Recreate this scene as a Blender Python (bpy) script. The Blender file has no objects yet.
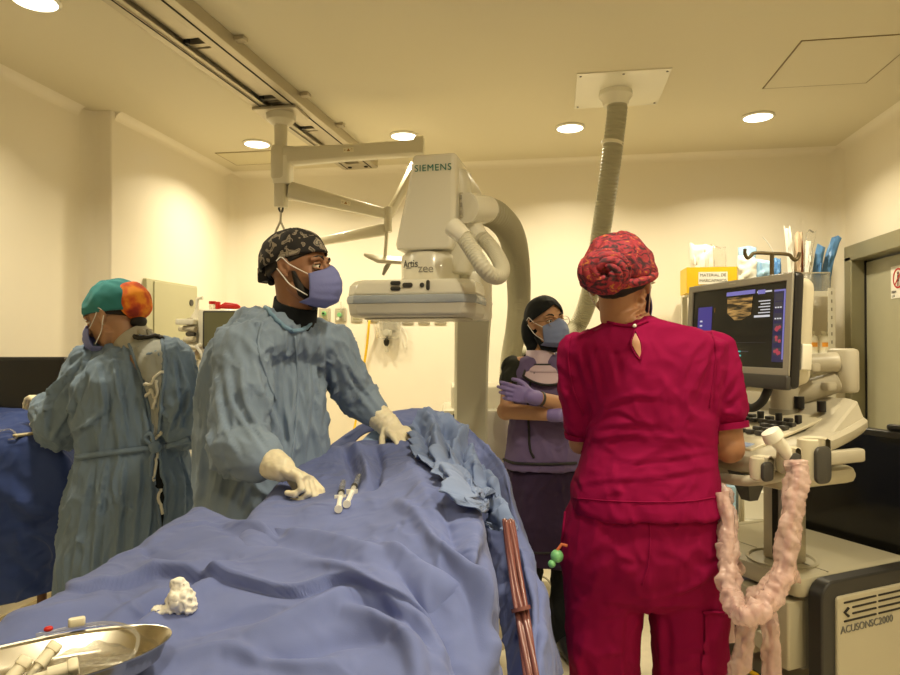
import bpy, bmesh, math, random
import numpy as np
from mathutils import Vector, Matrix, noise
random.seed(7)
sc = bpy.context.scene
COL = sc.collection
PI = math.pi
# ---------------------------------------------------------------- camera
F = 670.0
YAW = math.radians(8.9)
PITCH = math.atan(7.5 / F)
CAMZ = 1.4
fwd = Vector((-math.sin(YAW) * math.cos(PITCH), math.cos(YAW) * math.cos(PITCH), math.sin(PITCH)))
rgt = Vector((math.cos(YAW), math.sin(YAW), 0))
upv = rgt.cross(fwd)
cam_d = bpy.data.cameras.new('camera')
cam = bpy.data.objects.new('camera', cam_d)
COL.objects.link(cam)
cam.location = (0, 0, CAMZ)
cam.rotation_euler = (math.pi / 2 + PITCH, 0, YAW)
cam_d.sensor_width = 36
cam_d.lens = 36 * F / 900
cam_d.clip_start = 0.02
sc.camera = cam
# ---------------------------------------------------------------- world, exposure
w = bpy.data.worlds.new('world'); sc.world = w
w.use_nodes = True
w.node_tree.nodes['Background'].inputs[0].default_value = (1, .85, .6, 1)
w.node_tree.nodes['Background'].inputs[1].default_value = 0.15
sc.view_settings.view_transform = 'Standard'
sc.view_settings.look = 'None'
sc.view_settings.exposure = 0.0
sc.view_settings.gamma = 1
sc.view_settings.use_curve_mapping = False
sc.cycles.use_denoising = True
sc.cycles.max_bounces = 8
sc.cycles.diffuse_bounces = 5
sc.cycles.transparent_max_bounces = 8
sc.cycles.caustics_reflective = False
sc.cycles.caustics_refractive = False
sc.cycles.sample_clamp_indirect = 4
H = 2.73                     # ceiling height
LIGHT_COL = (1.0, .875, .62)
LAMP_W = 15.0                # each recessed downlight
STRIP_W = 0.0
# positions of the recessed downlights (x, y); the row behind the camera lights the near half
def Wp(px, py, d):
    """the point seen at pixel (px,py) at depth d"""
    v = fwd + rgt * ((px - 450) / F) + upv * ((337.5 - py) / F)
    # depth measured horizontally ahead of the camera
    v = v / (v.x * -math.sin(YAW) + v.y * math.cos(YAW))
    return Vector((0, 0, CAMZ)) + v * d
def Wz(px, py, z):
    v = fwd + rgt * ((px - 450) / F) + upv * ((337.5 - py) / F)
    return Vector((0, 0, CAMZ)) + v * ((z - CAMZ) / v.z)
def WX(px, py, X):
    v = fwd + rgt * ((px - 450) / F) + upv * ((337.5 - py) / F)
    return Vector((0, 0, CAMZ)) + v * (X / v.x)
def WY(px, py, Y):
    v = fwd + rgt * ((px - 450) / F) + upv * ((337.5 - py) / F)
    return Vector((0, 0, CAMZ)) + v * (Y / v.y)
def L(lat, d, z):
    """lateral (right +), depth ahead of camera, height"""
    return Vector((lat * math.cos(YAW) - d * math.sin(YAW), lat * math.sin(YAW) + d * math.cos(YAW), z))
LAMPS = [Wz(35, -1, H), Wz(257, 143, H), Wz(404, 135, H), Wz(570, 127, H), Wz(758, 116, H)]
LAMPS += [Vector((x, y, H)) for x, y in ((.10, 1.35), (1.2, 1.35), (-1.6, -.3), (-.1, -.3), (1.2, -.3))]
for p in LAMPS:
    ld = bpy.data.lights.new('downlight_light', 'AREA')
    ld.shape = 'DISK'; ld.size = .15; ld.energy = LAMP_W; ld.color = LIGHT_COL
    ld.spread = math.radians(138)
    lo = bpy.data.objects.new('downlight_light', ld); COL.objects.link(lo)
    lo.location = (p.x, p.y, H - .02)

# ---------------------------------------------------------------- materials
def nt(m): return m.node_tree.nodes, m.node_tree.links
def mat(name, col, rough=.5, metal=0, spec=.5, bump=0, bscale=200, coat=0, trans=0, alpha=1, emit=None, estr=1,
        sheen=0, var=0, vscale=6, stretch=(1, 1, 1), bdist=.002, ior=1.45, sss=0):
    m = bpy.data.materials.new(name); m.use_nodes = True
    N, K = nt(m); b = N['Principled BSDF']
    b.inputs['Base Color'].default_value = (*col, 1)
    b.inputs['Roughness'].default_value = rough
    b.inputs['Metallic'].default_value = metal
    b.inputs['Specular IOR Level'].default_value = spec
    b.inputs['Coat Weight'].default_value = coat
    b.inputs['Transmission Weight'].default_value = trans
    b.inputs['Alpha'].default_value = alpha
    b.inputs['IOR'].default_value = ior
    b.inputs['Sheen Weight'].default_value = sheen
    if sss:
        b.inputs['Subsurface Weight'].default_value = sss
        b.inputs['Subsurface Radius'].default_value = (.01, .004, .002)
    if emit:
        b.inputs['Emission Color'].default_value = (*emit, 1)
        b.inputs['Emission Strength'].default_value = estr
    if bump or var:
        tc = N.new('ShaderNodeTexCoord'); mp = N.new('ShaderNodeMapping')
        mp.inputs['Scale'].default_value = stretch
        K.new(tc.outputs['Object'], mp.inputs[0])
    if bump:
        n = N.new('ShaderNodeTexNoise'); n.inputs['Scale'].default_value = bscale; n.inputs['Detail'].default_value = 4
        K.new(mp.outputs[0], n.inputs['Vector'])
        bp = N.new('ShaderNodeBump'); bp.inputs['Strength'].default_value = bump; bp.inputs['Distance'].default_value = bdist
        K.new(n.outputs[0], bp.inputs['Height']); K.new(bp.outputs[0], b.inputs['Normal'])
    if var:
        n = N.new('ShaderNodeTexNoise'); n.inputs['Scale'].default_value = vscale; n.inputs['Detail'].default_value = 5
        K.new(mp.outputs[0], n.inputs['Vector'])
        r = N.new('ShaderNodeMapRange'); r.inputs['From Min'].default_value = .3; r.inputs['From Max'].default_value = .7
        r.inputs['To Min'].default_value = 1 - var; r.inputs['To Max'].default_value = 1 + var
        K.new(n.outputs[0], r.inputs[0])
        mx = N.new('ShaderNodeVectorMath'); mx.operation = 'SCALE'
        mx.inputs[0].default_value = col; K.new(r.outputs[0], mx.inputs['Scale'])
        K.new(mx.outputs[0], b.inputs['Base Color'])
    return m
def s2l(r, g, b):
    f = lambda c: (c / 255 / 12.92) if c / 255 <= .04045 else ((c / 255 + .055) / 1.055) ** 2.4
    return (f(r), f(g), f(b))
M = {}
M['wall'] = mat('wall_paint', (.86, .80, .665), .33, spec=.45, bump=.12, bscale=7, bdist=.006)
M['ceiling'] = mat('ceiling_paint', (.70, .64, .47), .6, bump=.05, bscale=60)
M['floor'] = mat('floor_vinyl', (.70, .64, .50), .3, var=.06, vscale=25)
M['cove'] = mat('trim_paint', (.74, .64, .42), .35)
M['white'] = mat('white_enamel', (.80, .76, .62), .35)
M['gloss'] = mat('gloss_white_plastic', (.82, .79, .66), .25, coat=.3)
M['cream'] = mat('cream_plastic', (.62, .57, .42), .4)
M['arm'] = mat('arm_enamel', (.66, .61, .46), .3, coat=.2)
M['grey'] = mat('grey_plastic', (.30, .28, .22), .45)
M['lgrey'] = mat('light_grey_plastic', (.46, .42, .32), .4)
M['dgrey'] = mat('dark_grey_plastic', (.05, .047, .04), .4)
M['black'] = mat('black_plastic', (.012, .011, .010), .35)
M['rubber'] = mat('black_rubber', (.015, .014, .012), .6)
M['hole'] = mat('dark_recess', (.02, .017, .012), .8)
M['steel'] = mat('stainless_steel', (.62, .58, .48), .22, metal=1)
M['alu'] = mat('aluminium', (.52, .47, .36), .38, metal=.6, var=.04, vscale=4)
M['screen_off'] = mat('switched_off_screen', (.008, .008, .007), .12)
M['hose'] = mat('hose_plastic', (.40, .38, .27), .45)
M['yellow'] = mat('yellow_plastic', (.80, .52, .02), .4)
M['red'] = mat('red_plastic', (.55, .015, .012), .4)
M['clear'] = mat('clear_plastic', (.85, .83, .74), .12, trans=.75, alpha=.55)
M['ltblue_pl'] = mat('pale_blue_packaging', (.35, .55, .75), .4, bump=.4, bscale=40)
M['blue_pl'] = mat('blue_packaging', (.12, .30, .62), .4, bump=.4, bscale=40)
M['paper'] = mat('white_paper', (.82, .80, .72), .6, bump=.3, bscale=40)
M['green'] = mat('green_plastic', (.18, .48, .20), .35)
M['sage'] = mat('sage_enamel', (.46, .44, .28), .45)
M['teal_text'] = mat('teal_lettering', (.0, .16, .13), .4)
M['grey_text'] = mat('grey_lettering', (.13, .13, .12), .4)
M['lgrey_text'] = mat('light_grey_lettering', (.30, .29, .25), .4)
M['emit'] = mat('lamp_diffuser', (1, 1, 1), .5, emit=(1, .95, .85), estr=6)

# ---------------------------------------------------------------- mesh helpers
ORG = {}
class MB:
    def __init__(s): s.v = []; s.f = []
    def add(s, vs, fs):
        o = len(s.v); s.v += [Vector(v) for v in vs]; s.f += [tuple(i + o for i in f) for f in fs]; return s
    def box(s, c, size, ax=None):
        """c centre, size full, ax = (ux,uy,uz) axes"""
        ux, uy, uz = ax or (Vector((1, 0, 0)), Vector((0, 1, 0)), Vector((0, 0, 1)))
        c = Vector(c); hx, hy, hz = size[0] / 2, size[1] / 2, size[2] / 2
        vs = [c + ux * (hx * a) + uy * (hy * b) + uz * (hz * g) for g in (-1, 1) for a, b in ((-1, -1), (1, -1), (1, 1), (-1, 1))]
        return s.add(vs, [(3, 2, 1, 0), (4, 5, 6, 7), (0, 1, 5, 4), (1, 2, 6, 5), (2, 3, 7, 6), (3, 0, 4, 7)])
    def rbox(s, c, size, ax=None, r=.01, n=3):
        """box with vertical edges rounded and small chamfer top/bottom (axis uz)"""
        ux, uy, uz = ax or (Vector((1, 0, 0)), Vector((0, 1, 0)), Vector((0, 0, 1)))
        hx, hy, hz = size[0] / 2, size[1] / 2, size[2] / 2
        r = min(r, hx * .99, hy * .99); ch = min(r * .6, hz * .8)
        pts = lambda q: [(sx * (hx - r) + (r - q) * math.cos(a), sy * (hy - r) + (r - q) * math.sin(a))
                         for sx, sy, a0 in ((1, 1, 0), (-1, 1, PI / 2), (-1, -1, PI), (1, -1, 1.5 * PI))
                         for a in [a0 + PI / 2 * k / n for k in range(n + 1)]]
        lay = [(ch, -hz), (ch * .3, -hz + ch * .3), (0, -hz + ch), (0, hz - ch), (ch * .3, hz - ch * .3), (ch, hz)]
        rings = [[Vector(c) + ux * x + uy * y + uz * z for x, y in pts(q)] for q, z in lay]
        return s.rings(rings)
    def rings(s, rings, cap=True, close=False):
        n = len(rings[0]); vs = [v for r in rings for v in r]; fs = []
        m = len(rings)
        for i in range(m - (0 if close else 1)):
            for j in range(n):
                a = i * n + j; b = i * n + (j + 1) % n; i2 = (i + 1) % m
                fs.append((a, b, i2 * n + (j + 1) % n, i2 * n + j))
        if cap and not close:
            fs.append(tuple(range(n - 1, -1, -1))); fs.append(tuple((m - 1) * n + j for j in range(n)))
        return s.add(vs, fs)
    def tube(s, pts, r, n=12, cap=True, flat=1.0, up=None):
        pts = [Vector(p) for p in pts]
        rs = r if isinstance(r, (list, tuple)) else [r] * len(pts)
        t0 = (pts[1] - pts[0]).normalized()
        u = up or (Vector((0, 0, 1)) if abs(t0.z) < .9 else Vector((1, 0, 0)))
        u = (u - t0 * u.dot(t0)).normalized(); rings = []
        for i, p in enumerate(pts):
            t = (pts[min(i + 1, len(pts) - 1)] - pts[max(i - 1, 0)]).normalized()
            u = (u - t * u.dot(t)).normalized(); v = t.cross(u)
            rings.append([p + u * (rs[i] * math.cos(2 * PI * k / n)) + v * (rs[i] * flat * math.sin(2 * PI * k / n)) for k in range(n)])
        return s.rings(rings, cap)
    def cyl(s, a, b, r, r2=None, n=24):
        return s.tube([a, b], [r, r if r2 is None else r2], n)
    def lathe(s, c, prof, ax=None, n=32):
        """prof = [(r,z)] about axis uz at c"""
        ux, uy, uz = ax or (Vector((1, 0, 0)), Vector((0, 1, 0)), Vector((0, 0, 1)))
        c = Vector(c)
        return s.rings([[c + ux * (r * math.cos(2 * PI * k / n)) + uy * (r * math.sin(2 * PI * k / n)) + uz * z for k in range(n)] for r, z in prof])
    def prism(s, poly, c, ux, uy, uz, t):
        """polygon (x,y) in ux,uy plane, extruded by t along uz from c"""
        c = Vector(c); n = len(poly)
        a = [c + ux * x + uy * y for x, y in poly]; b = [p + uz * t for p in a]
        return s.add(a + b, [tuple(range(n - 1, -1, -1)), tuple(range(n, 2 * n))] + [(i, (i + 1) % n, n + (i + 1) % n, n + i) for i in range(n)])
    def ell(s, c, r, ax=None, n=20, m=12):
        ux, uy, uz = ax or (Vector((1, 0, 0)), Vector((0, 1, 0)), Vector((0, 0, 1)))
        c = Vector(c); vs = [c - uz * r[2]]
        for i in range(1, m):
            a = -PI / 2 + PI * i / m
            for j in range(n):
                b = 2 * PI * j / n
                vs.append(c + ux * (r[0] * math.cos(a) * math.cos(b)) + uy * (r[1] * math.cos(a) * math.sin(b)) + uz * (r[2] * math.sin(a)))
        vs.append(c + uz * r[2]); fs = []
        for j in range(n): fs.append((0, 1 + (j + 1) % n, 1 + j))
        for i in range(m - 2):
            for j in range(n):
                a = 1 + i * n + j; b = 1 + i * n + (j + 1) % n
                fs.append((a, b, b + n, a + n))
        t = len(vs) - 1; o = 1 + (m - 2) * n
        for j in range(n): fs.append((t, o + j, o + (j + 1) % n))
        return s.add(vs, fs)
    def grid(s, G, wrap=False):
        """G[i][j] points"""
        m, n = len(G), len(G[0])
        vs = [p for r in G for p in r]
        return s.add(vs, [(i * n + j, i * n + (j + 1) % n, (i + 1) * n + (j + 1) % n, (i + 1) * n + j) for i in range(m - 1) for j in range(n if wrap else n - 1)])
    def mesh(s, name='m'):
        me = bpy.data.meshes.new(name); me.from_pydata([tuple(v) for v in s.v], [], s.f); me.update(); return me

def link_mesh(name, me, material, parent=None, smooth=35):
    """me has world coordinates"""
    o = bpy.data.objects.new(name, me); COL.objects.link(o)
    n = len(me.vertices); co = np.empty(n * 3); me.vertices.foreach_get('co', co); co = co.reshape(-1, 3)
    if parent is not None:
        org = ORG[parent.name]; o.parent = parent
    else:
        org = Vector(((co[:, 0].min() + co[:, 0].max()) / 2, (co[:, 1].min() + co[:, 1].max()) / 2, co[:, 2].min()))
        o.location = org
    ORG[o.name] = org
    co -= np.array(org); me.vertices.foreach_set('co', co.ravel()); me.update()
    if material is not None:
        if isinstance(material, (list, tuple)):
            for q in material: me.materials.append(q)
        else: me.materials.append(material)
    if smooth:
        me.shade_smooth()
        if smooth < 180: me.set_sharp_from_angle(angle=math.radians(smooth))
    return o
def obj(name, mb, material, parent=None, smooth=35, bevel=0, seg=2):
    me = mb.mesh(name)
    o = link_mesh(name, me, material, parent, smooth)
    if bevel:
        md = o.modifiers.new('bevel', 'BEVEL'); md.width = bevel; md.segments = seg; md.limit_method = 'ANGLE'; md.angle_limit = math.radians(40)
    return o
def thing(name, label, cat, loc, group=None):
    o = bpy.data.objects.new(name, None); COL.objects.link(o); o.location = loc
    o.empty_display_size = .1
    ORG[o.name] = Vector(loc)
    return tag(o, label, cat, group)
def tag(o, label, cat, group=None, kind=None):
    o['label'] = label; o['category'] = cat
    if group: o['group'] = group
    if kind: o['kind'] = kind
    return o
def struct(name, mb, m, parent=None, **k):
    o = obj(name, mb, m, parent, **k)
    if parent is None: o['kind'] = 'structure'
    return o
def copy_thing(root, loc, label=None, group=None):
    r = root.copy(); COL.objects.link(r); r.location = loc; ORG[r.name] = Vector(loc)
    if label: r['label'] = label
    if group: r['group'] = group
    for ch in list(root.children):
        c = ch.copy(); COL.objects.link(c); c.parent = r
        for g in ch.children:
            d = g.copy(); COL.objects.link(d); d.parent = c
    return r
def spline(pts, n=8):
    """Catmull-Rom through points (Vector or tuples of any dim)"""
    P = np.array([list(p) for p in pts], float); out = []
    Q = np.vstack([2 * P[0] - P[1], P, 2 * P[-1] - P[-2]])
    for i in range(1, len(Q) - 2):
        for k in range(n):
            t = k / n
            out.append(.5 * (2 * Q[i] + (Q[i + 1] - Q[i - 1]) * t + (2 * Q[i - 1] - 5 * Q[i] + 4 * Q[i + 1] - Q[i + 2]) * t * t + (3 * Q[i] - Q[i - 1] - 3 * Q[i + 1] + Q[i + 2]) * t ** 3))
    out.append(Q[-2])
    return np.array(out)
def sp3(pts, n=8): return [Vector(p) for p in spline(pts, n)]
def text(name, s, c, ux, uy, h, material, parent, depth=.0006, font_bold=False, align='CENTER', space=1.0):
    """flat letters centred on c, reading along ux with up uy"""
    cu = bpy.data.curves.new(name, 'FONT'); cu.body = s; cu.size = h; cu.align_x = align; cu.align_y = 'CENTER'
    cu.extrude = depth; cu.space_character = space
    to = bpy.data.objects.new('tmp', cu); COL.objects.link(to)
    dg = bpy.context.evaluated_depsgraph_get(); me = bpy.data.meshes.new_from_object(to.evaluated_get(dg))
    bpy.data.objects.remove(to)
    uz = ux.cross(uy)
    R = Matrix((ux, uy, uz)).transposed().to_4x4(); R.translation = Vector(c)
    me.transform(R)
    return link_mesh(name, me, material, parent, smooth=0)
AX = Vector((1, 0, 0)); AY = Vector((0, 1, 0)); AZ = Vector((0, 0, 1))
# ================================================================ room shell
XL, XL2, XR, YB, YF = -2.48, -2.63, 1.90, 4.85, -2.6
YS = 3.47
def quadbox(x0, x1, y0, y1, z0, z1):
    return MB().box(((x0 + x1) / 2, (y0 + y1) / 2, (z0 + z1) / 2), (x1 - x0, y1 - y0, z1 - z0))
T = .12
struct('floor', quadbox(-3, XR + T, YF - T, YB + T, -.1, 0), M['floor'])
struct('ceiling', quadbox(-3, XR + T, YF - T, YB + T, H, H + .1), M['ceiling'])
struct('wall_back', quadbox(-3, XR + T, YB, YB + T, 0, H), M['wall'])
# left wall: one shell with the rounded pier and the deeper near bay
poly = [(-3, YF), (XL2, YF)]
poly += [(XL2, YS - .10)]
for k in range(7):
    a = PI / 2 * k / 6
    poly.append((XL2 + .07 - .07 * math.cos(a), YS - .10 + .07 * math.sin(a)))
poly += [(XL - .012, YS - .03), (XL - .004, YS - .027), (XL, YS - .018), (XL, YB - .09)]
for k in range(1, 7):
    a = PI / 2 * k / 6
    poly.append((XL + .09 - .09 * math.cos(a), YB - .09 + .09 * math.sin(a)))
poly += [(XL + .09, YB + .02), (-3, YB + .02)]
struct('wall_left', MB().prism(poly, (0, 0, 0), AX, AY, AZ, H), M['wall'], smooth=50)
# right wall with the door opening
DY1 = 4.60; DY0 = 3.35; DZ = 1.96
mb = MB()
mb.box((XR + T / 2, (YF + DY0) / 2, H / 2), (T, DY0 - YF, H))
mb.box((XR + T / 2, (DY1 + YB) / 2, H / 2), (T, YB - DY1, H))
mb.box((XR + T / 2, (DY0 + DY1) / 2, (DZ + H) / 2), (T, DY1 - DY0, H - DZ))
cov = [(XR + .002, YB - .09)] + [(XR - .09 + .09 * math.cos(a), YB - .09 + .09 * math.sin(a)) for a in [PI / 2 * k / 6 for k in range(1, 7)]] + [(XR - .09, YB + .02), (XR + .002, YB + .02)]
mb.prism(cov, (0, 0, 0), AX, AY, AZ, H)
struct('wall_right', mb, M['wall'], smooth=50)
struct('wall_front', quadbox(-3, XR + T, YF - T, YF, 0, H), M['wall'])
# covings
def cove(a, b, n):
    a = Vector(a); b = Vector(b); t = (b - a).normalized()
    prof = [(0, 0), (0, -.05)] + [(.05 - .05 * math.cos(q), -.05 + .05 * math.sin(q)) for q in [PI / 2 * k / 5 for k in range(1, 6)]]
    return MB().prism(prof, a, Vector(n), AZ, t, (b - a).length)
struct('trim_1', cove((XR - .002, YB + .0, H + .001), (XL + .002, YB, H + .001), (0, -1, 0)), M['wall'])
struct('trim_2', cove((XL, YS, H + .001), (XL, YB, H + .001), (1, 0, 0)), M['wall'])
struct('trim_3', cove((XL2, YF, H + .001), (XL2, YS - .1, H + .001), (1, 0, 0)), M['wall'])
struct('trim_4', cove((XR, YB, H + .001), (XR, YF, H + .001), (-1, 0, 0)), M['wall'])
struct('baseboard_back', quadbox(XL + .09, XR - .09, YB - .015, YB + .01, 0, .1), M['cove'])
struct('baseboard_right', quadbox(XR - .015, XR + .01, YF, DY0 - .09, 0, .1), M['cove'])
struct('baseboard_left', quadbox(XL2 - .01, XL2 + .015, YF, YS - .12, 0, .1), M['cove'])
# door in the right wall
fm = mat('door_frame_metal', (.30, .28, .18), .35, metal=.3)
lm = mat('door_leaf_laminate', (.42, .40, .28), .3, var=.05, vscale=3)
mb = MB()
mb.box((XR + .02, DY1 + .0, DZ / 2), (.16, .10, DZ)); mb.box((XR + .02, DY0, DZ / 2), (.16, .10, DZ))
mb.box((XR + .02, (DY0 + DY1) / 2, DZ + .02), (.16, DY1 - DY0 + .10, .10))
fr = struct('door_1', mb, fm, bevel=.006)
mb = MB().box((XR + .05, (DY0 + DY1) / 2, DZ / 2 - .012), (.045, DY1 - DY0 - .104, DZ - .06))
leaf = obj('door_leaf', mb, lm, fr, bevel=.003)
hd = MB().tube([(XR + .03, DY0 + .14, 1.02), (XR - .03, DY0 + .14, 1.02), (XR - .035, DY0 + .26, 1.02)], .009)
hd.cyl((XR + .028, DY0 + .14, 1.02), (XR + .016, DY0 + .14, 1.02), .025)
obj('door_handle', hd, M['steel'], leaf)
obj('door_gasket', MB().box((XR + .024, DY1 - .052, DZ / 2), (.012, .012, DZ - .05)), M['rubber'], fr)
# ceiling access panels (thin frames set in the plaster) and flush vent
def seam(name, pts, m, lab, t=.006, frames=1):
    """a closed seam on the ceiling"""
    mb = MB(); n = len(pts)
    for i in range(n):
        a, b = pts[i], pts[(i + 1) % n]
        u = (b - a).normalized()
        mb.box((a + b) / 2 + Vector((0, 0, -.0005)), ((b - a).length + t, t, .005), (u, AZ.cross(u), AZ))
    o = obj(name, mb, m); return o
seam_m = mat('panel_seam', (.32, .25, .13), .7)
a = WX(883, 86, 1) ; P = [Wz(793, 40, H), Wz(905, 31, H), Wz(872, 80, H), Wz(765, 88, H)]
P = [Vector((P[0].x, P[0].y, H)), Vector((P[0].x + 1.0, P[0].y, H)), Vector((P[0].x + 1.0, P[3].y, H)), Vector((P[0].x, P[3].y, H))]
P = [Wz(797, 41, H), Wz(922, 30, H), Wz(870, 79, H), Wz(767, 88, H)]
x0 = (P[0].x + P[3].x) / 2; x1 = P[2].x; y0 = P[0].y; y1 = P[3].y
P = [Vector((x0, y0, H)), Vector((x1, y0, H)), Vector((x1, y1, H)), Vector((x0, y1, H))]
hatch = thing('ceiling_hatch', 'plain white rectangular access panel flush in the ceiling near the right wall', 'access panel', (x0, y0, H))
obj('hatch_panel', quadbox(x0, x1, y0, y1, H - .003, H + .002), M['ceiling'], hatch)
so = seam('hatch_seam', P, seam_m, ''); so.parent = hatch; so.location = so.location - Vector((x0, y0, H))
q = [Wz(213, 153, H), Wz(272, 152, H), Wz(272, 164.5, H), Wz(236, 165, H)]
x0, x1, y0, y1 = q[3].x, q[3].x + 1.02, q[0].y, q[3].y
vent = thing('ceiling_vent', 'square filter grille of two panels flush in the ceiling corner at left', 'ceiling vent', (x0, y0, H))
vm = mat('vent_plate', (.66, .60, .40), .6)
for k in range(2):
    xa = x0 + k * (x1 - x0) / 2; xb = xa + (x1 - x0) / 2
    obj('vent_plate', quadbox(xa + .01, xb - .01, y0 + .01, y1 - .01, H - .004, H + .002), vm, vent)
    so = seam('vent_frame', [Vector((xa + .005, y0, H)), Vector((xb - .005, y0, H)), Vector((xb - .005, y1, H)), Vector((xa + .005, y1, H))], seam_m, '')
    so.parent = vent; so.location = so.location - Vector((x0, y0, H))
# recessed downlights
names = ['recessed round ceiling light cut by the top left edge of the photo',
         'round ceiling light left of the hanging column of the ceiling arm',
         'round ceiling light just above the long horizontal ceiling arm',
         'round ceiling light between the white machine head and the ceiling duct',
         'round ceiling light at the right, nearest the right wall',
         ]
for i, p in enumerate(LAMPS):
    lab = names[i] if i < 5 else 'round recessed ceiling light ' + ['overhead in the middle of the room, above the operating table foot', 'overhead above the ultrasound console', 'behind the photographer at the left wall', 'behind the photographer in the room middle', 'behind the photographer at the right wall'][i - 5]
    t = thing('downlight', lab, 'ceiling light', (p.x, p.y, H - .012), 'recessed ceiling lights' if i < 5 else 'recessed ceiling lights behind the photographer')
    c = Vector((p.x, p.y, H))
    obj('lamp_ring', MB().lathe(c, [(.088, .001), (.092, -.006), (.084, -.012), (.078, -.012), (.078, .001)]), M['gloss'], t)
    obj('lamp_diffuser', MB().lathe(c, [(.077, .001), (.077, -.009), (.0, -.009)][:3], n=28), M['emit'], t)

# ================================================================ ceiling rail
# two parallel extrusions running into the room with panels between them
def railx(x, y, z=H): return Vector((x, y, z))
ra = Wz(97, 0, H - .05); rb = Wz(343, 167, H - .05)
rc = Wz(184, 0, H - .05); rd = Wz(377, 168, H - .05)
X0 = -1.515; X1 = -1.25
RY1 = (rb.y + rd.y) / 2; RY0 = -1.2
print('RAIL', ra, rb, rc, rd)
rail = thing('ceiling_rail', 'long twin aluminium equipment rail mounted along the ceiling', 'ceiling rail', (X0, RY1, H - .06))
RM = M['alu']
def rprofile(x, side, wid):
    mb = MB()
    mb.box((x + side * wid / 2, (RY0 + RY1) / 2, H - .03), (wid, RY1 - RY0, .06))
    mb.box((x + side * (wid + .012), (RY0 + RY1) / 2, H - .052), (.024, RY1 - RY0, .008))
    mb.box((x + side * (wid + .012), (RY0 + RY1) / 2, H - .012), (.024, RY1 - RY0, .008))
    return mb
obj('rail_beam', rprofile(X0, 1, .045), RM, rail, bevel=.002)
obj('rail_beam', rprofile(X1, -1, .07), RM, rail, bevel=.002)
obj('rail_groove', MB().box((X1 - .045, (RY0 + RY1) / 2, H - .0605), (.008, RY1 - RY0 - .02, .003)), M['hole'], rail)
obj('rail_groove', MB().box((X0 + .040, (RY0 + RY1) / 2, H - .0605), (.006, RY1 - RY0 - .02, .003)), M['hole'], rail)
gaps = sorted([Wz(198, 45, H - .04).y, Wz(270, 100, H - .04).y, Wz(306, 130, H - .04).y, 1.0, .2])
edges = [RY0] + gaps + [RY1]
for i in range(len(edges) - 1):
    a = edges[i] + (.05 if i else 0); b = edges[i + 1] - (.05 if i < len(edges) - 2 else .16)
    obj('cover_panel', MB().box(((X0 + X1) / 2 - .01, (a + b) / 2, H - .03), (X1 - X0 - .17, b - a, .012)), RM, rail, bevel=.002)
for i, g in enumerate(gaps):
    cb = obj('cross_member', MB().box(((X0 + X1) / 2 - .01, g + .025, H - .018), (X1 - X0 - .12, .03, .03)), RM, rail, bevel=.002)
    obj('bolt', MB().cyl(((X0 + X1) / 2 - .06, g - .02, H - .045), ((X0 + X1) / 2 - .06, g - .02, H - .005), .014), M['dgrey'], rail)
    obj('shadow_gap', MB().box(((X0 + X1) / 2 - .01, g, H - .004), (X1 - X0 - .12, .12, .006)), M['hole'], rail)
    obj('ceiling_bracket', MB().box((X1 + .02, g + .05, H - .01), (.05, .04, .02)), RM, rail, bevel=.003)
ec = obj('end_cap', MB().box(((X0 + X1) / 2, RY1 - .05, H - .045), (X1 - X0 - .02, .14, .03)), RM, rail, bevel=.003)
for dx in (-.06, .06):
    obj('bolt', MB().cyl(((X0 + X1) / 2 + dx, RY1 - .05, H - .066), ((X0 + X1) / 2 + dx, RY1 - .05, H - .03), .014), M['hole'], rail)

rail.rotation_euler.z = -.055
# ================================================================ ceiling supply arm
cD = None
colx = Wz(281, 112, H - .06); CY = colx.y
bx0 = Vector(((X0 + X1) / 2, CY, H))
bx0 = Vector((colx.x, colx.y, H))
print('ARM base', bx0, 'rail', X0, X1)
cdep = -bx0.x * math.sin(YAW) + bx0.y * math.cos(YAW)
def C(px, py, d=None): return Wp(px, py, d or cdep)
armt = thing('ceiling_boom_arm', 'cream ceiling mounted boom with folding arms hanging from the rail', 'ceiling arm', C(281, 205))
AM = M['arm']
obj('carriage_plate', MB().box((bx0.x, bx0.y, H - .068), (X1 - X0 - .02, .20, .016)), RM, armt, bevel=.003)
zz = lambda py: C(281, py).z
obj('ceiling_hub', MB().lathe((bx0.x, bx0.y, 0), [(.0, zz(126)), (.045, zz(126)), (.075, zz(121)), (.082, zz(114)), (.08, H - .07), (0, H - .07)]), AM, armt)
obj('column', MB().cyl((bx0.x, bx0.y, zz(147)), (bx0.x, bx0.y, zz(122)), .034, .036), AM, armt)
A0 = C(280, 157); A1 = C(424, 147, cdep - .05)
u = (A1 - A0).normalized(); side = u.cross(AZ).normalized()
mb = MB()
hh = lambda p, h1, h2: None
ring = []
for t, a, b in ((0, .055, .05), (.12, .045, .05), (.45, .036, .045), (.93, .036, .045), (.94, .055, .05), (1.0, .055, .05)):
    p = A0.lerp(A1, t)
    ring.append([p + side * s_ * .04 + AZ * z_ for s_, z_ in ((-1, -b * .8), (-.6, -b), (.6, -b), (1, -b * .8), (1, a * .8), (.6, a), (-.6, a), (-1, a * .8))])
mb.rings(ring)
ua = obj('upper_arm', mb, AM, armt, smooth=40, bevel=.004)
lab_m = mat('warning_sticker', (.80, .74, .55), .5); tri_m = mat('warning_triangle', (.35, .16, .02), .5)
def sticker(p, u, n, parent):
    up = AZ - u * AZ.dot(u)
    up.normalize()
    obj('warning_label', MB().box(p, (.055, .024, .0012), (u, up, n)), lab_m, parent)
    obj('warning_triangle', MB().prism([(-.009, -.007), (.009, -.007), (0, .009)], p + n * .0008, u, up, n, .0008), tri_m, parent, smooth=0)
    text('label_text', '\u2190', p + n * .0009 - u * .018, u, up, .016, tri_m, parent)
    text('label_text', '\u2191', p + n * .0009 + u * .018, u, up, .016, tri_m, parent)
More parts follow.
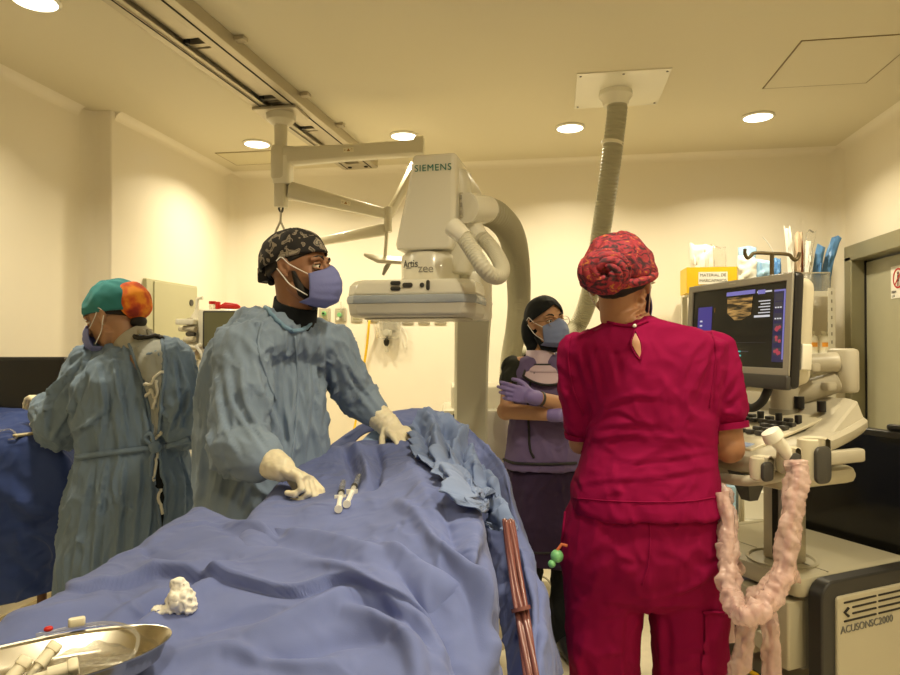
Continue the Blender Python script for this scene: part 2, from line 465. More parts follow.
n_ = -side if side.dot(fwd) > 0 else side
sticker(A0.lerp(A1, .49) + n_ * .0415, u, n_, ua)
obj('elbow_block', MB().rbox(C(280, 163), (.088, .088, .19), r=.03), AM, armt)
jb = C(282, 175)
obj('swivel_housing', MB().rbox(C(283, 170), (.10, .08, .16), r=.02), M['white'], armt)
obj('lower_post', MB().rbox(C(281, 193), (.062, .062, .16), r=.012), AM, armt)
# lower folding arms
d2 = cdep + .25
def bar(a, b, r1, r2, name='folding_arm', m=AM, par=armt):
    u = (b - a).normalized(); v = (AZ - u * AZ.dot(u)).normalized(); s_ = u.cross(v); rs = []
    for t, r in ((0, r1 * .8), (.03, r1), (.5, (r1 + r2) / 2), (.97, r2), (1, r2 * .8)):
        p = a.lerp(b, t)
        rs.append([p + s_ * (x * .7 * r) + v * (z * r) for x, z in ((-1, -.6), (-.6, -1), (.6, -1), (1, -.6), (1, .6), (.6, 1), (-.6, 1), (-1, .6))])
    return obj(name, MB().rings(rs), m, par, smooth=40, bevel=.003)
K0 = C(287, 190); K1 = C(386, 214, d2)
fa = bar(K0, K1, .047, .030)
u2_ = (K1 - K0).normalized(); s2_ = u2_.cross(AZ).normalized(); s2_ = s2_ if s2_.dot(fwd) < 0 else -s2_
sticker(K0.lerp(K1, .56) + s2_ * .032, u2_, s2_, fa)
obj('joint', MB().cyl(C(388, 207, d2), C(388, 232, d2), .024), AM, armt)
fb = bar(C(389, 216, d2), C(416, 165, d2 + .25), .026, .036)
fc = bar(C(386, 229, d2), C(318, 242, d2 + .3), .034, .026)
obj('hanging_rod', MB().cyl(C(387, 230, d2), C(385, 257, d2), .010), AM, armt)
obj('handle_plate', MB().prism([(-.17, .03), (.0, .0), (.12, -.03), (.1, -.07), (-.08, -.05)], C(392, 259, d2), rgt, (AZ * .6 + fwd * .8).normalized(), Vector((0, 0, 1)), .02), AM, armt, bevel=.004)
obj('handle_grip', MB().tube([C(390, 262, d2), C(386, 268, d2), C(383, 275, d2)], [.012, .015, .008]), M['grey'], armt)
# hook, swivel and cord under the post
obj('hook', MB().tube(sp3([C(281, 203), C(283, 207), C(281.5, 212), C(279, 209), C(280, 206)]), .006), M['dgrey'], armt)
cd = MB(); cd.tube([C(281, 210), C(280.5, 222)], .006)
cd.tube([C(280.5, 221), C(276, 231), C(273, 243)], .006); cd.tube([C(280.5, 221), C(284, 229), C(287, 240), C(290, 256)], .006)
obj('cord_loop', cd, M['lgrey'], armt)

# ================================================================ ceiling duct (plate + corrugated hose)
def corrug(pts, r, pitch=.014, amp=.08, n=20):
    P = sp3(pts, 24); Ls = [0]
    for i in range(1, len(P)): Ls.append(Ls[-1] + (P[i] - P[i - 1]).length)
    tot = Ls[-1]; m = int(tot / pitch * 4); Pn = np.array([list(p) for p in P]); s = np.linspace(0, tot, m)
    Q = [Vector((np.interp(q, Ls, Pn[:, 0]), np.interp(q, Ls, Pn[:, 1]), np.interp(q, Ls, Pn[:, 2]))) for q in s]
    R = r if callable(r) else (lambda t: r)
    rr = [R(q / tot) * (1 + amp * (.5 - .5 * math.cos(2 * PI * q / pitch)) - amp / 2) for q in s]
    return MB().tube(Q, rr, n)
pc = Wz(621, 88, H); pd = pc.y
dk = thing('ceiling_duct', 'long ribbed cable duct dropping from a square ceiling plate to the floor', 'duct', (pc.x, pc.y, H))
q = [Wz(574, 74, H), Wz(667, 67, H), Wz(662, 103, H), Wz(577, 108, H)]
x0 = (q[0].x + q[3].x) / 2; x1 = (q[1].x + q[2].x) / 2; y0 = (q[0].y + q[1].y) / 2; y1 = (q[2].y + q[3].y) / 2
pl = obj('ceiling_plate', quadbox(x0, x1, y0, y1, H - .006, H + .001), M['gloss'], dk, bevel=.001)
for fx in (.04, .5, .96):
    for fy in (.06, .94): obj('screw', MB().cyl((x0 + fx * (x1 - x0), y0 + fy * (y1 - y0), H - .0085), (x0 + fx * (x1 - x0), y0 + fy * (y1 - y0), H - .004), .006, n=10), M['dgrey'], pl)
dd = .5 * (y0 + y1)
dc = Wz(619, 97, H - .1); dcd = -dc.x * math.sin(YAW) + dc.y * math.cos(YAW)
cx, cy = dc.x, (y0 + y1) / 2 + .02
dcd = -cx * math.sin(YAW) + cy * math.cos(YAW)
zt = Wp(619, 106, dcd).z
obj('duct_collar', MB().lathe((cx, cy, 0), [(.0, H - .001), (.085, H - .005), (.087, H - .03), (.072, H - .05), (.062, zt), (.0, zt)]), M['gloss'], dk)
D = lambda px, py, d: Wp(px, py, d)
obj('ribbed_hose', corrug([(cx, cy, zt + .03), D(617, 112, dcd), D(610, 170, dcd + .05), D(602, 225, dcd + .15), D(592, 285, dcd + .35), D(578, 325, dcd + .5), D(555, 348, 3.85), D(520, 357, 3.95), D(505, 364, 3.97)], .052, pitch=.018), M['hose'], dk)
obj('cable_tie', MB().cyl(D(612.3, 142, dcd + .02), D(611.8, 145, dcd + .02), .057), M['white'], dk)

# ================================================================ wall items
em = thing('electrical_cabinet', 'sage grey electrical panel cabinet mounted on the left wall', 'electrical cabinet', (XL, 4.1, 1.0))
pa = WX(150, 278, XL + .05); pb = WX(200, 287, XL + .05)
obj('cabinet_box', quadbox(XL + .001, XL + .028, pa.y, pb.y, .95, pa.z), M['sage'], em, bevel=.004)
dr = obj('cabinet_door', quadbox(XL + .028, XL + .036, pa.y + .07, pb.y - .01, .98, pa.z - .012), M['sage'], em, bevel=.003)
obj('lock_plate', MB().cyl((XL + .034, pb.y - .09, pa.z - .12), (XL + .042, pb.y - .09, pa.z - .12), .022), M['dgrey'], dr)
# gas / power outlets in the back wall
def outlet(px, kind, label, py=315, wpx=12):
    c = WY(px, py, YB); t = thing('wall_outlet', label, 'wall outlet', (c.x, YB, c.z - .05), 'outlets in a row on the back wall')
    wd = .088; hh = .105
    o = obj('outlet_plate', MB().box((c.x, YB - .006, c.z), (wd, .012, hh)), M['lgrey'], t, bevel=.006)
    obj('outlet_face', MB().box((c.x, YB - .014, c.z), (wd * .62, .006, hh * .66)), M['sage'], t, bevel=.002)
    if kind == 'gas':
        obj('gas_socket', MB().cyl((c.x, YB - .016, c.z + .01), (c.x, YB - .032, c.z + .01), .017), M['green'], t)
        obj('gas_nipple', MB().cyl((c.x, YB - .03, c.z + .01), (c.x, YB - .045, c.z + .01), .008), M['black'], t)
    elif kind == 'reg':
        obj('flow_meter', MB().tube([(c.x + .01, YB - .03, c.z - .03), (c.x + .01, YB - .03, c.z + .1)], [.012, .005]), M['clear'], t)
        obj('gas_socket', MB().cyl((c.x - .0, YB - .016, c.z), (c.x - .0, YB - .045, c.z), .016), M['green'], t)
        obj('valve_knob', MB().cyl((c.x - .01, YB - .03, c.z - .03), (c.x - .01, YB - .05, c.z - .03), .012), M['white'], t)
    elif kind == 'switch':
        obj('rocker', MB().box((c.x + .004, YB - .019, c.z), (.03, .008, .04)), M['paper'], t, bevel=.002)
    else:
        for dz in (-.018, .018):
            obj('socket_face', MB().cyl((c.x, YB - .014, c.z + dz), (c.x, YB - .019, c.z + dz), .014), M['dgrey'], t)
outlet(325, 'gas', 'leftmost green and grey gas outlet on the back wall beside the face mask')
outlet(341, 'reg', 'back wall gas outlet fitted with a slim flow meter')
outlet(357, 'switch', 'back wall plate with a small white switch, left of the yellow hose')
outlet(373, 'socket', 'grey back wall outlet directly behind the yellow hose')
outlet(408, 'socket', 'grey back wall outlet right of the hanging suction regulator', 317)
outlet(424, 'socket', 'second grey back wall outlet from the white machine column', 317)
outlet(440.5, 'socket', 'grey back wall outlet next to the white machine column', 317)
# yellow hose
yh = MB().tube(sp3([WY(370, 317, YB - .02), WY(369, 325, YB - .05), WY(367, 345, YB - .03), WY(363, 372, YB - .02), WY(360, 395, YB - .03), WY(356, 420, YB - .05), WY(352, 437, YB - .1), (WY(350, 440, YB).x, YB - .16, .55), (WY(350, 440, YB).x - .1, YB - .2, .015)]), .009)
tag(obj('yellow_hose', yh, M['yellow']), 'thin yellow gas hose hanging down the back wall', 'hose')
# suction regulator in a clear bag
c = WY(390, 325, YB)
rg = thing('suction_regulator', 'clear plastic wrapped suction regulator hanging on the back wall', 'suction regulator', (c.x, YB, c.z - .15))
obj('mounting_rail', MB().box((c.x, YB - .008, c.z + .01), (.15, .016, .1)), M['lgrey'], rg, bevel=.004)
obj('regulator_body', MB().rbox((c.x - .01, YB - .04, c.z - .06), (.07, .045, .045), r=.01), M['white'], rg)
obj('gauge', MB().cyl((c.x - .012, YB - .06, c.z - .055), (c.x - .012, YB - .075, c.z - .055), .024), M['white'], rg)
obj('black_knob', MB().lathe((c.x - .015, YB - .045, c.z - .155), [(.0, 0), (.012, .0), (.022, .02), (.022, .04), (.010, .05), (.01, .07), (0, .07)]), M['black'], rg)
obj('tube_nozzle', MB().lathe((c.x - .013, YB - .045, c.z - .20), [(.0, 0), (.014, .0), (.014, .03), (.008, .045), (0, .045)]), M['lgrey'], rg)
bagv = MB()
rs = []
for i, (z, rx, ry) in enumerate(((.05, .07, .012), (.03, .085, .04), (-.02, .09, .05), (-.07, .085, .05), (-.1, .08, .04), (-.105, .05, .02))):
    rs.append([Vector((c.x + rx * math.cos(a) * (1 + .06 * math.sin(5 * a + i)), YB - .055 + ry * math.sin(a), c.z + z)) for a in [2 * PI * k / 28 for k in range(28)]])
bagv.rings(rs)
obj('clear_bag', bagv, M['clear'], rg)
obj('thin_line', MB().tube(sp3([(c.x + .09, YB - .02, c.z + .0), (c.x + .13, YB - .02, c.z - .08), (c.x + .12, YB - .02, c.z - .17), (c.x + .1, YB - .02, c.z - .1)]), .0025), M['paper'], rg)

# prohibition sign on the door
sp = thing('door_sign', 'white notice with a red crossed circle stuck on the metal door', 'sign', (XR, 3.95, 1.5))
g0 = WX(891, 267, XR + .026); g1 = WX(891, 299, XR + .026)
sy1 = g0.y; sw = .17; zt, zb = g0.z, g1.z; szc = (zt + zb) / 2; xs = XR + .0265
obj('sign_sheet', MB().box((xs - .001, sy1 - sw / 2, szc), (.002, sw, zt - zb)), M['paper'], sp)
sred = mat('sign_red', (.50, .02, .015), .5)
uy_, ux_ = AZ, Vector((0, -1, 0)); nn = Vector((-1, 0, 0)); cc = Vector((xs - .003, sy1 - sw / 2, szc + .02)); R_ = .058
mb = MB().rings([[cc + ux_ * (r * math.cos(a)) + uy_ * (r * math.sin(a)) + nn * o for a in [2 * PI * k / 40 for k in range(40)]] for r, o in ((R_, 0), (R_, .0008), (R_ - .01, .0008), (R_ - .01, 0))], cap=False, close=True)
mb.box(cc + nn * .0006, (.1, .008, .001), ((ux_ + uy_).normalized() * 1, (uy_ - ux_).normalized(), nn))
obj('prohibition_ring', mb, sred, sp, smooth=0)
mb = MB(); mb.ell(cc + uy_ * .028, (.010, .010, .001), (ux_, uy_, nn)); mb.box(cc + uy_ * .0, (.02, .036, .0005), (ux_, uy_, nn))
mb.box(cc + ux_ * -.008 - uy_ * .03, (.007, .03, .0005), (ux_, uy_, nn)); mb.box(cc + ux_ * .008 - uy_ * .03, (.007, .03, .0005), (ux_, uy_, nn))
mb.box(cc + ux_ * .02 + uy_ * .0, (.006, .04, .0005), ((ux_ + uy_ * .3).normalized(), (uy_ - ux_ * .3).normalized(), nn))
obj('person_pictogram', mb, mat('sign_brown', (.10, .02, .015), .5), sp, smooth=0)
text('sign_text', 'PERM', cc - uy_ * .077 - ux_ * .076, ux_, uy_, .022, M['grey_text'], sp, align='LEFT')
text('sign_text', 'L.N', cc - uy_ * .099 - ux_ * .07, ux_, uy_, .020, M['grey_text'], sp, align='LEFT')
# ================================================================ white imaging machine (C arm)
RX = Vector((1, 0, 0)); RYv = Vector((0, 1, 0))
gl = M['gloss']
dd = 2.55
ctr = L((418 - 450) / 670 * 2.62, 2.72, 0)
ca = thing('c_arm_machine', 'white angiography imaging machine with a flat detector head on a curved arm', 'imaging machine', (ctr.x, 4.2, 0))
yaw_d = math.radians(3)
du = Vector((math.cos(yaw_d), math.sin(yaw_d), 0)); dv = Vector((-math.sin(yaw_d), math.cos(yaw_d), 0)); dz = AZ
# detector: octagonal slab in three layers; front face plane at depth ~2.5
fl = Wp(344, 297, 2.56); frr = Wp(474, 297, 2.45)
wd = (frr - fl).length; 
du = (frr - fl); du.z = 0; du.normalize(); dv = AZ.cross(du)
dep = .44
dc = (fl + frr) / 2 + dv * dep / 2
zt, zm1, zm0, zb = Wp(410, 277, 2.44).z, Wp(410, 294, 2.44).z, Wp(410, 301, 2.44).z, Wp(410, 316, 2.44).z
def octo(w_, d_, ch):
    x, y = w_ / 2, d_ / 2
    return [(-x + ch, -y), (x - ch, -y), (x, -y + ch), (x, y - ch), (x - ch, y), (-x + ch, y), (-x, y - ch), (-x, -y + ch)]
def slab(layers, name, m, par, bevel=.006):
    return obj(name, MB().rings([[Vector((dc.x, dc.y, 0)) + du * x + dv * y + AZ * z for x, y in octo(a, b, c)] for a, b, c, z in layers]), m, par, bevel=bevel, seg=3, smooth=30)
det = slab([(wd - .02, dep - .02, .035, zm1), (wd, dep, .04, zm1 + .006), (wd - .005, dep - .005, .045, zt - .02), (wd - .03, dep - .03, .06, zt)], 'detector_housing', gl, ca)
slab([(wd - .03, dep - .03, .04, zm0 - .004), (wd - .03, dep - .03, .04, zm1 + .004)], 'grey_bumper_band', M['grey'], ca, .002)
lows = slab([(wd - .03, dep - .03, .06, zb), (wd - .005, dep - .005, .05, zb + .012), (wd, dep, .04, zm0)], 'detector_base', mat('pale_grey_plastic', (.60, .57, .48), .35), ca)
slab([(wd - .10, dep - .10, .04, zb - .006), (wd - .10, dep - .10, .04, zb + .001)], 'detector_window', M['lgrey'], ca, .002)
wrap = mat('clear_wrap', (.42, .46, .50), .12, bump=.9, bscale=12, bdist=.01, spec=.8)
slab([(wd + .004, dep + .004, .042, zm0 - .003), (wd + .012, dep + .012, .045, (zm0 + zm1) / 2), (wd + .004, dep + .004, .042, zm1 + .003)], 'plastic_wrap', wrap, ca, .003)
# buttons on the front
yf = -dep / 2 - .0015
def onf(px, py): # point on the front plane
    n = dv; p0 = dc + dv * yf; v = Wp(px, py, 1) - Vector((0, 0, CAMZ)); t = (p0 - Vector((0, 0, CAMZ))).dot(n) / v.dot(n)
    return Vector((0, 0, CAMZ)) + v * t
for px, py, sx, sy in ((395.5, 283, .040, .016), (395.5, 288.5, .040, .016), (407.5, 285, .040, .018), (422, 285, .018, .018), (428, 285, .014, .038)):
    obj('front_button', MB().rbox(onf(px, py), (sx, sy, .005), (du, AZ, -dv), r=min(sx, sy) * .45), M['dgrey'], det)
# head tower above: tapered cover
def onp(px, py, d): return Wp(px, py, d)
td = 2.50
def towerring(z, xl, xr, y0, y1, r):
    hx = (xr - xl) / 2; cx_ = (xl + xr) / 2; hy = (y1 - y0) / 2; cy_ = (y0 + y1) / 2
    out = []
    for sx, sy, a0 in ((1, 1, 0), (-1, 1, PI / 2), (-1, -1, PI), (1, -1, 1.5 * PI)):
        for k in range(5):
            a = a0 + PI / 2 * k / 4
            out.append(tc + du * (cx_ + sx * (hx - r) + r * math.cos(a)) + dv * (cy_ + sy * (hy - r) + r * math.sin(a)) + AZ * z)
    return out
tc = Vector((dc.x, dc.y, 0)) + dv * (-.02)
def xat(px, py): # local x of pixel on plane y=-.13
    n = dv; p0 = tc + dv * -.13; v = Wp(px, py, 1) - Vector((0, 0, CAMZ)); t = (p0 - Vector((0, 0, CAMZ))).dot(n) / v.dot(n)
    p = Vector((0, 0, CAMZ)) + v * t; return (p - tc).dot(du), p.z
# main tower
rows = []
for py, pl_, pr_, y1, sh in ((250, 396, 450, .22, 0), (244, 394.5, 453, .23, 0), (225, 398.5, 455, .24, 0), (200, 404, 455.5, .24, 0), (175, 408.5, 455.5, .24, 0), (160, 411, 456, .22, 0), (155, 412.5, 455.5, .20, 0)):
    a, z = xat(pl_, py); b, _ = xat(pr_, py)
    rows.append((z, a, b, y1))
tw = MB().rings([towerring(z, a, b, -.13, y1, .022) for z, a, b, y1 in rows])
tow = obj('head_cover', tw, gl, ca, bevel=.008, seg=3, smooth=40)
# side body (deeper block seen on the right flank)
rows = []
for py, pr_ in ((271, 463), (255, 466), (235, 466), (205, 467), (175, 466.5), (163, 461)):
    b, z = xat(pr_, py); a, _ = xat(428, py); rows.append((z, a, b))
sb = MB().rings([towerring(z, a, b, -.07, .26, .04) for z, a, b in rows])
obj('side_body', sb, mat('ivory_plastic', (.72, .69, .56), .3, coat=.2), ca, bevel=.006, smooth=40)
a, z0 = xat(459, 216); _, z1 = xat(459, 190); b, z2 = xat(461, 268)
p = tc + dv * -.085
obj('vent_slot_strip', MB().rbox(p + du * (a + .0) + AZ * ((z0 + z1) / 2), (.016, .022, z1 - z0), r=.007), M['lgrey'], ca)
for k in range(3):
    obj('flank_button', MB().rbox(p + du * (a + .0) - dv * .010 + AZ * (z0 + (z1 - z0) * (.2 + .3 * k)), (.010, .008, .018), r=.003), M['grey'], ca)
# collar drum
a, z0 = xat(395, 274); b, z1 = xat(452, 251)
rr = (b - a) / 2 + .004; cxx = (a + b) / 2
obj('collar_drum', MB().lathe(tc + du * (cxx + .0) + dv * (rr - .13) - AZ * 0, [(0, zt - .01), (rr, zt - .01), (rr, z1 - .01), (rr - .01, z1 + .004), (0, z1 + .004)], n=48), gl, ca, smooth=40)
dcen = tc + du * cxx + dv * (rr - .13)
# lettering
fn = -dv
c_, z_ = xat(433, 168); text('lettering_siemens', 'SIEMENS', tc + du * c_ + dv * (-.1325) + AZ * z_, du, AZ, .036, M['teal_text'], tow, depth=.0003, space=1.12)
def ondrum(px, py):
    x, z = xat(px, py); x -= cxx
    ang = math.asin(max(-1, min(1, x / (rr + .001)))); return dcen + du * ((rr + .001) * math.sin(ang)) - dv * ((rr + .001) * math.cos(ang)) + AZ * z, ang
for s_, px0, py0, h_, m_ in (('Artis', 400.5, 263.5, .042, M['grey_text']), ('zee', 418, 268.5, .046, M['lgrey_text'])):
    xs_ = px0
    for chx in s_:
        wch = {'A': 5.6, 'r': 3.2, 't': 2.9, 'i': 2.0, 's': 3.8, 'z': 4.8, 'e': 5.2}[chx]
        pt, an = ondrum(xs_ + wch / 2, py0)
        text('lettering_artis', chx, pt, (du * math.cos(an) + dv * math.sin(an)).normalized(), AZ, h_, m_, ca)
        xs_ += wch
pt, an = ondrum(407, 267.8); obj('small_print', MB().box(pt, (.03, .001, .003), (du * math.cos(an) + dv * math.sin(an), dv * math.cos(an) - du * math.sin(an), AZ)), M['lgrey_text'], ca)
# hoses and sockets
s1 = Wp(472, 209, 2.58); s1b = Wp(485, 209, 2.66)
obj('hose_socket', MB().cyl(Wp(466, 208, 2.56), Wp(487, 210, 2.68), .058, .056), gl, ca)
obj('ribbed_hose', corrug([Wp(484, 210, 2.67), Wp(498, 217, 2.75), Wp(511, 234, 2.9), Wp(517, 262, 3.1), Wp(519, 300, 3.4), Wp(516, 330, 3.7), Wp(510, 365, 3.92), Wp(508, 420, 4.0)], .057, pitch=.016), M['hose'], ca)
sk = Wp(457, 233, 2.40); obj('hose_socket', MB().cyl(Wp(453, 227, 2.44), Wp(466, 238, 2.40), .036, .030), gl, ca)
sk2 = Wp(481, 232, 2.55); obj('hose_socket', MB().cyl(Wp(473, 226, 2.62), Wp(481, 238, 2.58), .036, .031), gl, ca)
obj('ribbed_hose', corrug([Wp(463, 236, 2.41), Wp(472, 250, 2.38), Wp(482, 266, 2.36), Wp(491, 275, 2.38), Wp(499, 276, 2.42), Wp(502, 268, 2.48), Wp(497, 256, 2.54), Wp(490, 246, 2.58), Wp(481, 236, 2.60)], .029, pitch=.011), mat('cream_hose', (.60, .57, .44), .4), ca)
# curved arm (C), its outer stand and foot
arc = []
IC = Vector((dc.x, 0, 1.06))
cA = L(.09, 2.85, 0)
for k in range(25):
    a = math.radians(62 - 152 * k / 24)
    arc.append((.62 * math.cos(a), .62 * math.sin(a)))
base = L(.10, 2.62, 1.02)
fdir = L(0, 1, 0)
rl = []
for (y, z) in arc:
    rl.append(base + fdir * y + AZ * z)
def cband(path, wx, th, name, m):
    rings = []
    for i, p_ in enumerate(path):
        t = (path[min(i + 1, len(path) - 1)] - path[max(i - 1, 0)]).normalized(); nrm = t.cross(rgt).normalized()
        rings.append([p_ + rgt * (x * wx / 2) + nrm * (y * th / 2) for x, y in ((-1, -.7), (-.85, -1), (.85, -1), (1, -.7), (1, .7), (.85, 1), (-.85, 1), (-1, .7))])
    return obj(name, MB().rings(rings), m, ca, smooth=60)
cband(rl, .158, .16, 'curved_arm', mat('arm_ivory', (.60, .58, .44), .35))
obj('detector_carrier', MB().rbox(L(.09, 2.86, 1.60), (.16, .34, .20), (rgt, fdir, AZ), r=.02), gl, ca)
obj('tube_housing', MB().lathe(rl[-1] + AZ * -.12 - fdir * .02, [(0, 0), (.16, 0), (.17, .02), (.17, .2), (.13, .24), (0, .24)]), gl, ca)
st = L(.13, 3.62, 0)
obj('stand_cabinet', MB().rbox(L(.13, 3.55, .63), (.34, .5, .90), (rgt, fdir, AZ), r=.03), gl, ca)
obj('stand_cabinet', MB().rbox(L(.155, 3.62, .68), (.30, .44, 1.02), (rgt, fdir, AZ), r=.03), M['white'], ca)
obj('cabinet_seam', MB().box(L(.165, 3.299, .63), (.008, .004, .86), (rgt, fdir, AZ)), M['hole'], ca)
obj('cabinet_seam', MB().box(L(.018, 3.299, .63), (.006, .004, .86), (rgt, fdir, AZ)), M['hole'], ca)
# foot on the floor
ft = MB()
ft.rbox(L(.40, 3.82, .10), (1.25, .62, .16), (rgt, fdir, AZ), r=.12, n=6)
obj('stand_foot', ft, M['white'], ca)
obj('foot_skirt', MB().rbox(L(.40, 3.82, .035), (1.33, .70, .07), (rgt, fdir, AZ), r=.12, n=6), M['sage'], ca)
obj('arm_mount', MB().rbox(L(.10, 3.30, .75), (.2, .25, .3), (rgt, fdir, AZ), r=.03), gl, ca)
obj('foot_cable', MB().tube(sp3([L(.30, 3.60, .187), L(.42, 3.53, .187), L(.50, 3.505, .185), L(.56, 3.47, .10), L(.62, 3.44, .01), L(.80, 3.40, .01)], 6), .005), M['lgrey'], ca)

# ================================================================ ultrasound console
U1 = (rgt * .917 + fdir * .398).normalized(); U2 = (rgt * -.398 + fdir * .917).normalized()
UO = L(1.008, 1.85, 0)
def U(a, b, z): return UO + U1 * a + U2 * b + AZ * z
UA = (U1, U2, AZ)
us = thing('ultrasound_machine', 'cream and grey ultrasound console with raised monitor and pink sleeved probe cables', 'ultrasound machine', U(.3, .25, 0))
cart = mat('cart_shell', (.46, .42, .30), .4)
ZC = .75
BL, BW = .37, .56
# hollow front body: shell made of side, top, back, floor
side = MB()
prof = []
def rrect(x0, x1, z0, z1, r, n=6):
    out = []
    for cx_, cz_, a0 in ((x1 - r, z1 - r, 0), (x0 + r, z1 - r, PI / 2), (x0 + r, z0 + r, PI), (x1 - r, z0 + r, 1.5 * PI)):
        for k in range(n + 1):
            a = a0 + PI / 2 * k / n; out.append((cx_ + r * math.cos(a), cz_ + r * math.sin(a)))
    return out
rim = rrect(-.005, BL + .1, .14, ZC, .05)
obj('side_rim', MB().prism(rim, U(0, -.02, 0), U1, AZ, U2, .045), mat('rim_grey', (.030, .028, .024), .45), us, bevel=.006, seg=3)
sp_ = obj('side_panel', MB().prism(rrect(.046, BL + .085, .16, ZC - .042, .012), U(0, -.028, 0), U1, AZ, U2, .03), cart, us, bevel=.004)
nU = -U2
vents = []
for i in range(4):
    for (x0, x1) in ((.070, .205), (.213, .33), (.338, .44)):
        if i in (1, 2) and x0 == .070: x0 = .104
        vents.append((x0, x1, ZC - .060 - .017 * i))
for x0, x1, z in vents:
    obj('vent_slot', MB().rbox(U((x0 + x1) / 2, -.0285, z), ((x1 - x0), .0055, .004), (U1, AZ, nU), r=.004), M['hole'], sp_)
obj('vent_logo', MB().tube([U(.088, -.029, ZC - .076), U(.072, -.029, ZC - .086), U(.088, -.029, ZC - .098)], .004), M['hole'], sp_)
text('lettering_model', 'ACUSON', U(.056, -.0295, .616), U1, AZ, .0295, M['grey_text'], sp_, align='LEFT', depth=.0008)
text('lettering_model', 'SC2000', U(.056 + .1215, -.0295, .616), U1, AZ, .0295, M['grey_text'], sp_, align='LEFT', depth=.0008, font_bold=True, space=1.05)
obj('far_side_panel', MB().prism(rrect(0, BL + .1, .14, ZC, .05), U(0, BW - .04, 0), U1, AZ, U2, .03), cart, us, bevel=.006)
top = obj('cart_top', MB().rbox(U(BL / 2 + .03, BW / 2, ZC - .03), (BL + .12, BW - .06, .06), UA, r=.03, n=5), cart, us)
obj('top_seam', MB().box(U(.10, BW / 2 - .02, ZC + .0005), (.003, BW - .12, .002), UA), M['grey'], us)
obj('column_ring', MB().lathe(U(.08, .18, ZC), [(.10, -.002), (.102, .004), (.092, .006), (.088, .001), (.088, -.002)]), cart, us)
obj('back_body', MB().rbox(U(.24, BW / 2, .43), (.36, BW - .07, .58), UA, r=.02), cart, us)
bay = MB(); bay.box(U(.03, BW / 2, .60), (.10, BW - .08, .22), UA)
obj('connector_bay', MB().rbox(U(.045, BW / 2, .60), (.08, BW - .1, .24), UA, r=.015), M['grey'], us)
for k in range(4):
    pm = obj('port_module', MB().rbox(U(-.012, .085 + .118 * k, .585), (.075, .07, .19), UA, r=.008), cart, us) if k != 2 else obj('port_module', MB().rbox(U(.0, .085 + .118 * k, .585), (.03, .08, .19), UA, r=.008), M['dgrey'], us)
    obj('port_knob', MB().cyl(U(-.05, .085 + .118 * k + .028, .56), U(-.09, .085 + .118 * k + .028, .56), .026, .023) if k == 0 else MB().cyl(U(-.01, .085 + .118 * k + .03, .56), U(-.03, .085 + .118 * k + .03, .56), .014), cart, pm)
obj('drawer_front', MB().rbox(U(-.015, BW / 2 - .01, .33), (.03, BW - .1, .17), UA, r=.01), cart, us)
obj('tray_lip', MB().rbox(U(-.05, BW / 2 - .01, .415), (.06, BW - .08, .02), UA, r=.01), cart, us)
obj('status_lamp', MB().ell(U(-.052, .30, .66), (.005, .005, .005)), mat('indicator_blue', (.3, .4, 1), .3, emit=(.35, .4, 1), estr=8), us)
obj('cart_base', MB().rbox(U(.21, BW / 2, .11), (.52, BW - .02, .08), UA, r=.05, n=5), M['dgrey'], us)
for a in (.0, .42):
    for b in (.05, BW - .06):
        wh = obj('castor', MB().cyl(U(a, b - .02, .055), U(a, b + .02, .055), .055), M['rubber'], us)
for i, (cc_, pts) in enumerate((('yellow', [(-.05, .12), (-.07, .18), (-.05, .26), (-.06, .36)]), ('black', [(-.05, .08), (-.06, .2), (-.04, .3)]), ('paper', [(-.04, .1), (-.07, .24), (-.05, .42)]))):
    obj('loose_cable', MB().tube(sp3([U(a, b, .436 + .008 * (j % 2)) for j, (a, b) in enumerate(pts)]), .006 if cc_ != 'paper' else .003), M[cc_], us)
# column
obj('column', MB().rbox(U(.08, .17, (ZC + 1.05) / 2), (.075, .10, 1.05 - ZC), UA, r=.012), M['alu'], us)
obj('column_slot', MB().box(U(.0415, .17, (ZC + 1.03) / 2), (.002, .02, .24), UA), M['hole'], us)
obj('under_slab', MB().rbox(U(-.045, .20, 1.045), (.30, .52, .045), UA, r=.04), cart, us)
# control panel
cp = M['lgrey']
def Up(a, b, z): # sloping panel surface: rises away from operator
    return U(a, b, z + .04 + (a + .05) * .22)
pan = MB()
out = [(-.27, .02), (-.24, -.05), (-.16, -.08), (.10, -.06), (.17, .02), (.17, .44), (.10, .50), (-.18, .52), (-.26, .46), (-.275, .25)]
outs = spline(out + [out[0]], 5)[:-1]
pan.rings([[Up(a * s_ + (1 - s_) * -.08, b * s_ + (1 - s_) * .22, z) for a, b in outs] for s_, z in ((.86, 1.065), (.97, 1.075), (1, 1.09), (1, 1.105), (.97, 1.115))])
obj('control_panel', pan, cp, us)
rz = MB(); o2 = [(-.22, .04), (.13, .03), (.13, .44), (-.22, .44)]
rz.rings([[Up(a, b, z) for a, b in [(x, y) for x, y in o2]] for z in (1.105, 1.118)] )
kp = obj('keyboard_deck', MB().rings([[Up(-.22, .02, z), Up(.14, .00, z + .02), Up(.14, .46, z + .02), Up(-.22, .46, z)] for z in (1.112, 1.122)]), M['cream'], us, bevel=.003)
wedge = MB().rings([[Up(-.02, -.075, 1.10), Up(.15, -.04, 1.10), Up(.15, -.02, 1.10), Up(-.02, -.0, 1.10)], [Up(.0, -.05, 1.118), Up(.13, -.03, 1.165), Up(.14, .02, 1.17), Up(-.02, .03, 1.12)]])
obj('side_wedge', wedge, cp, us, bevel=.005)
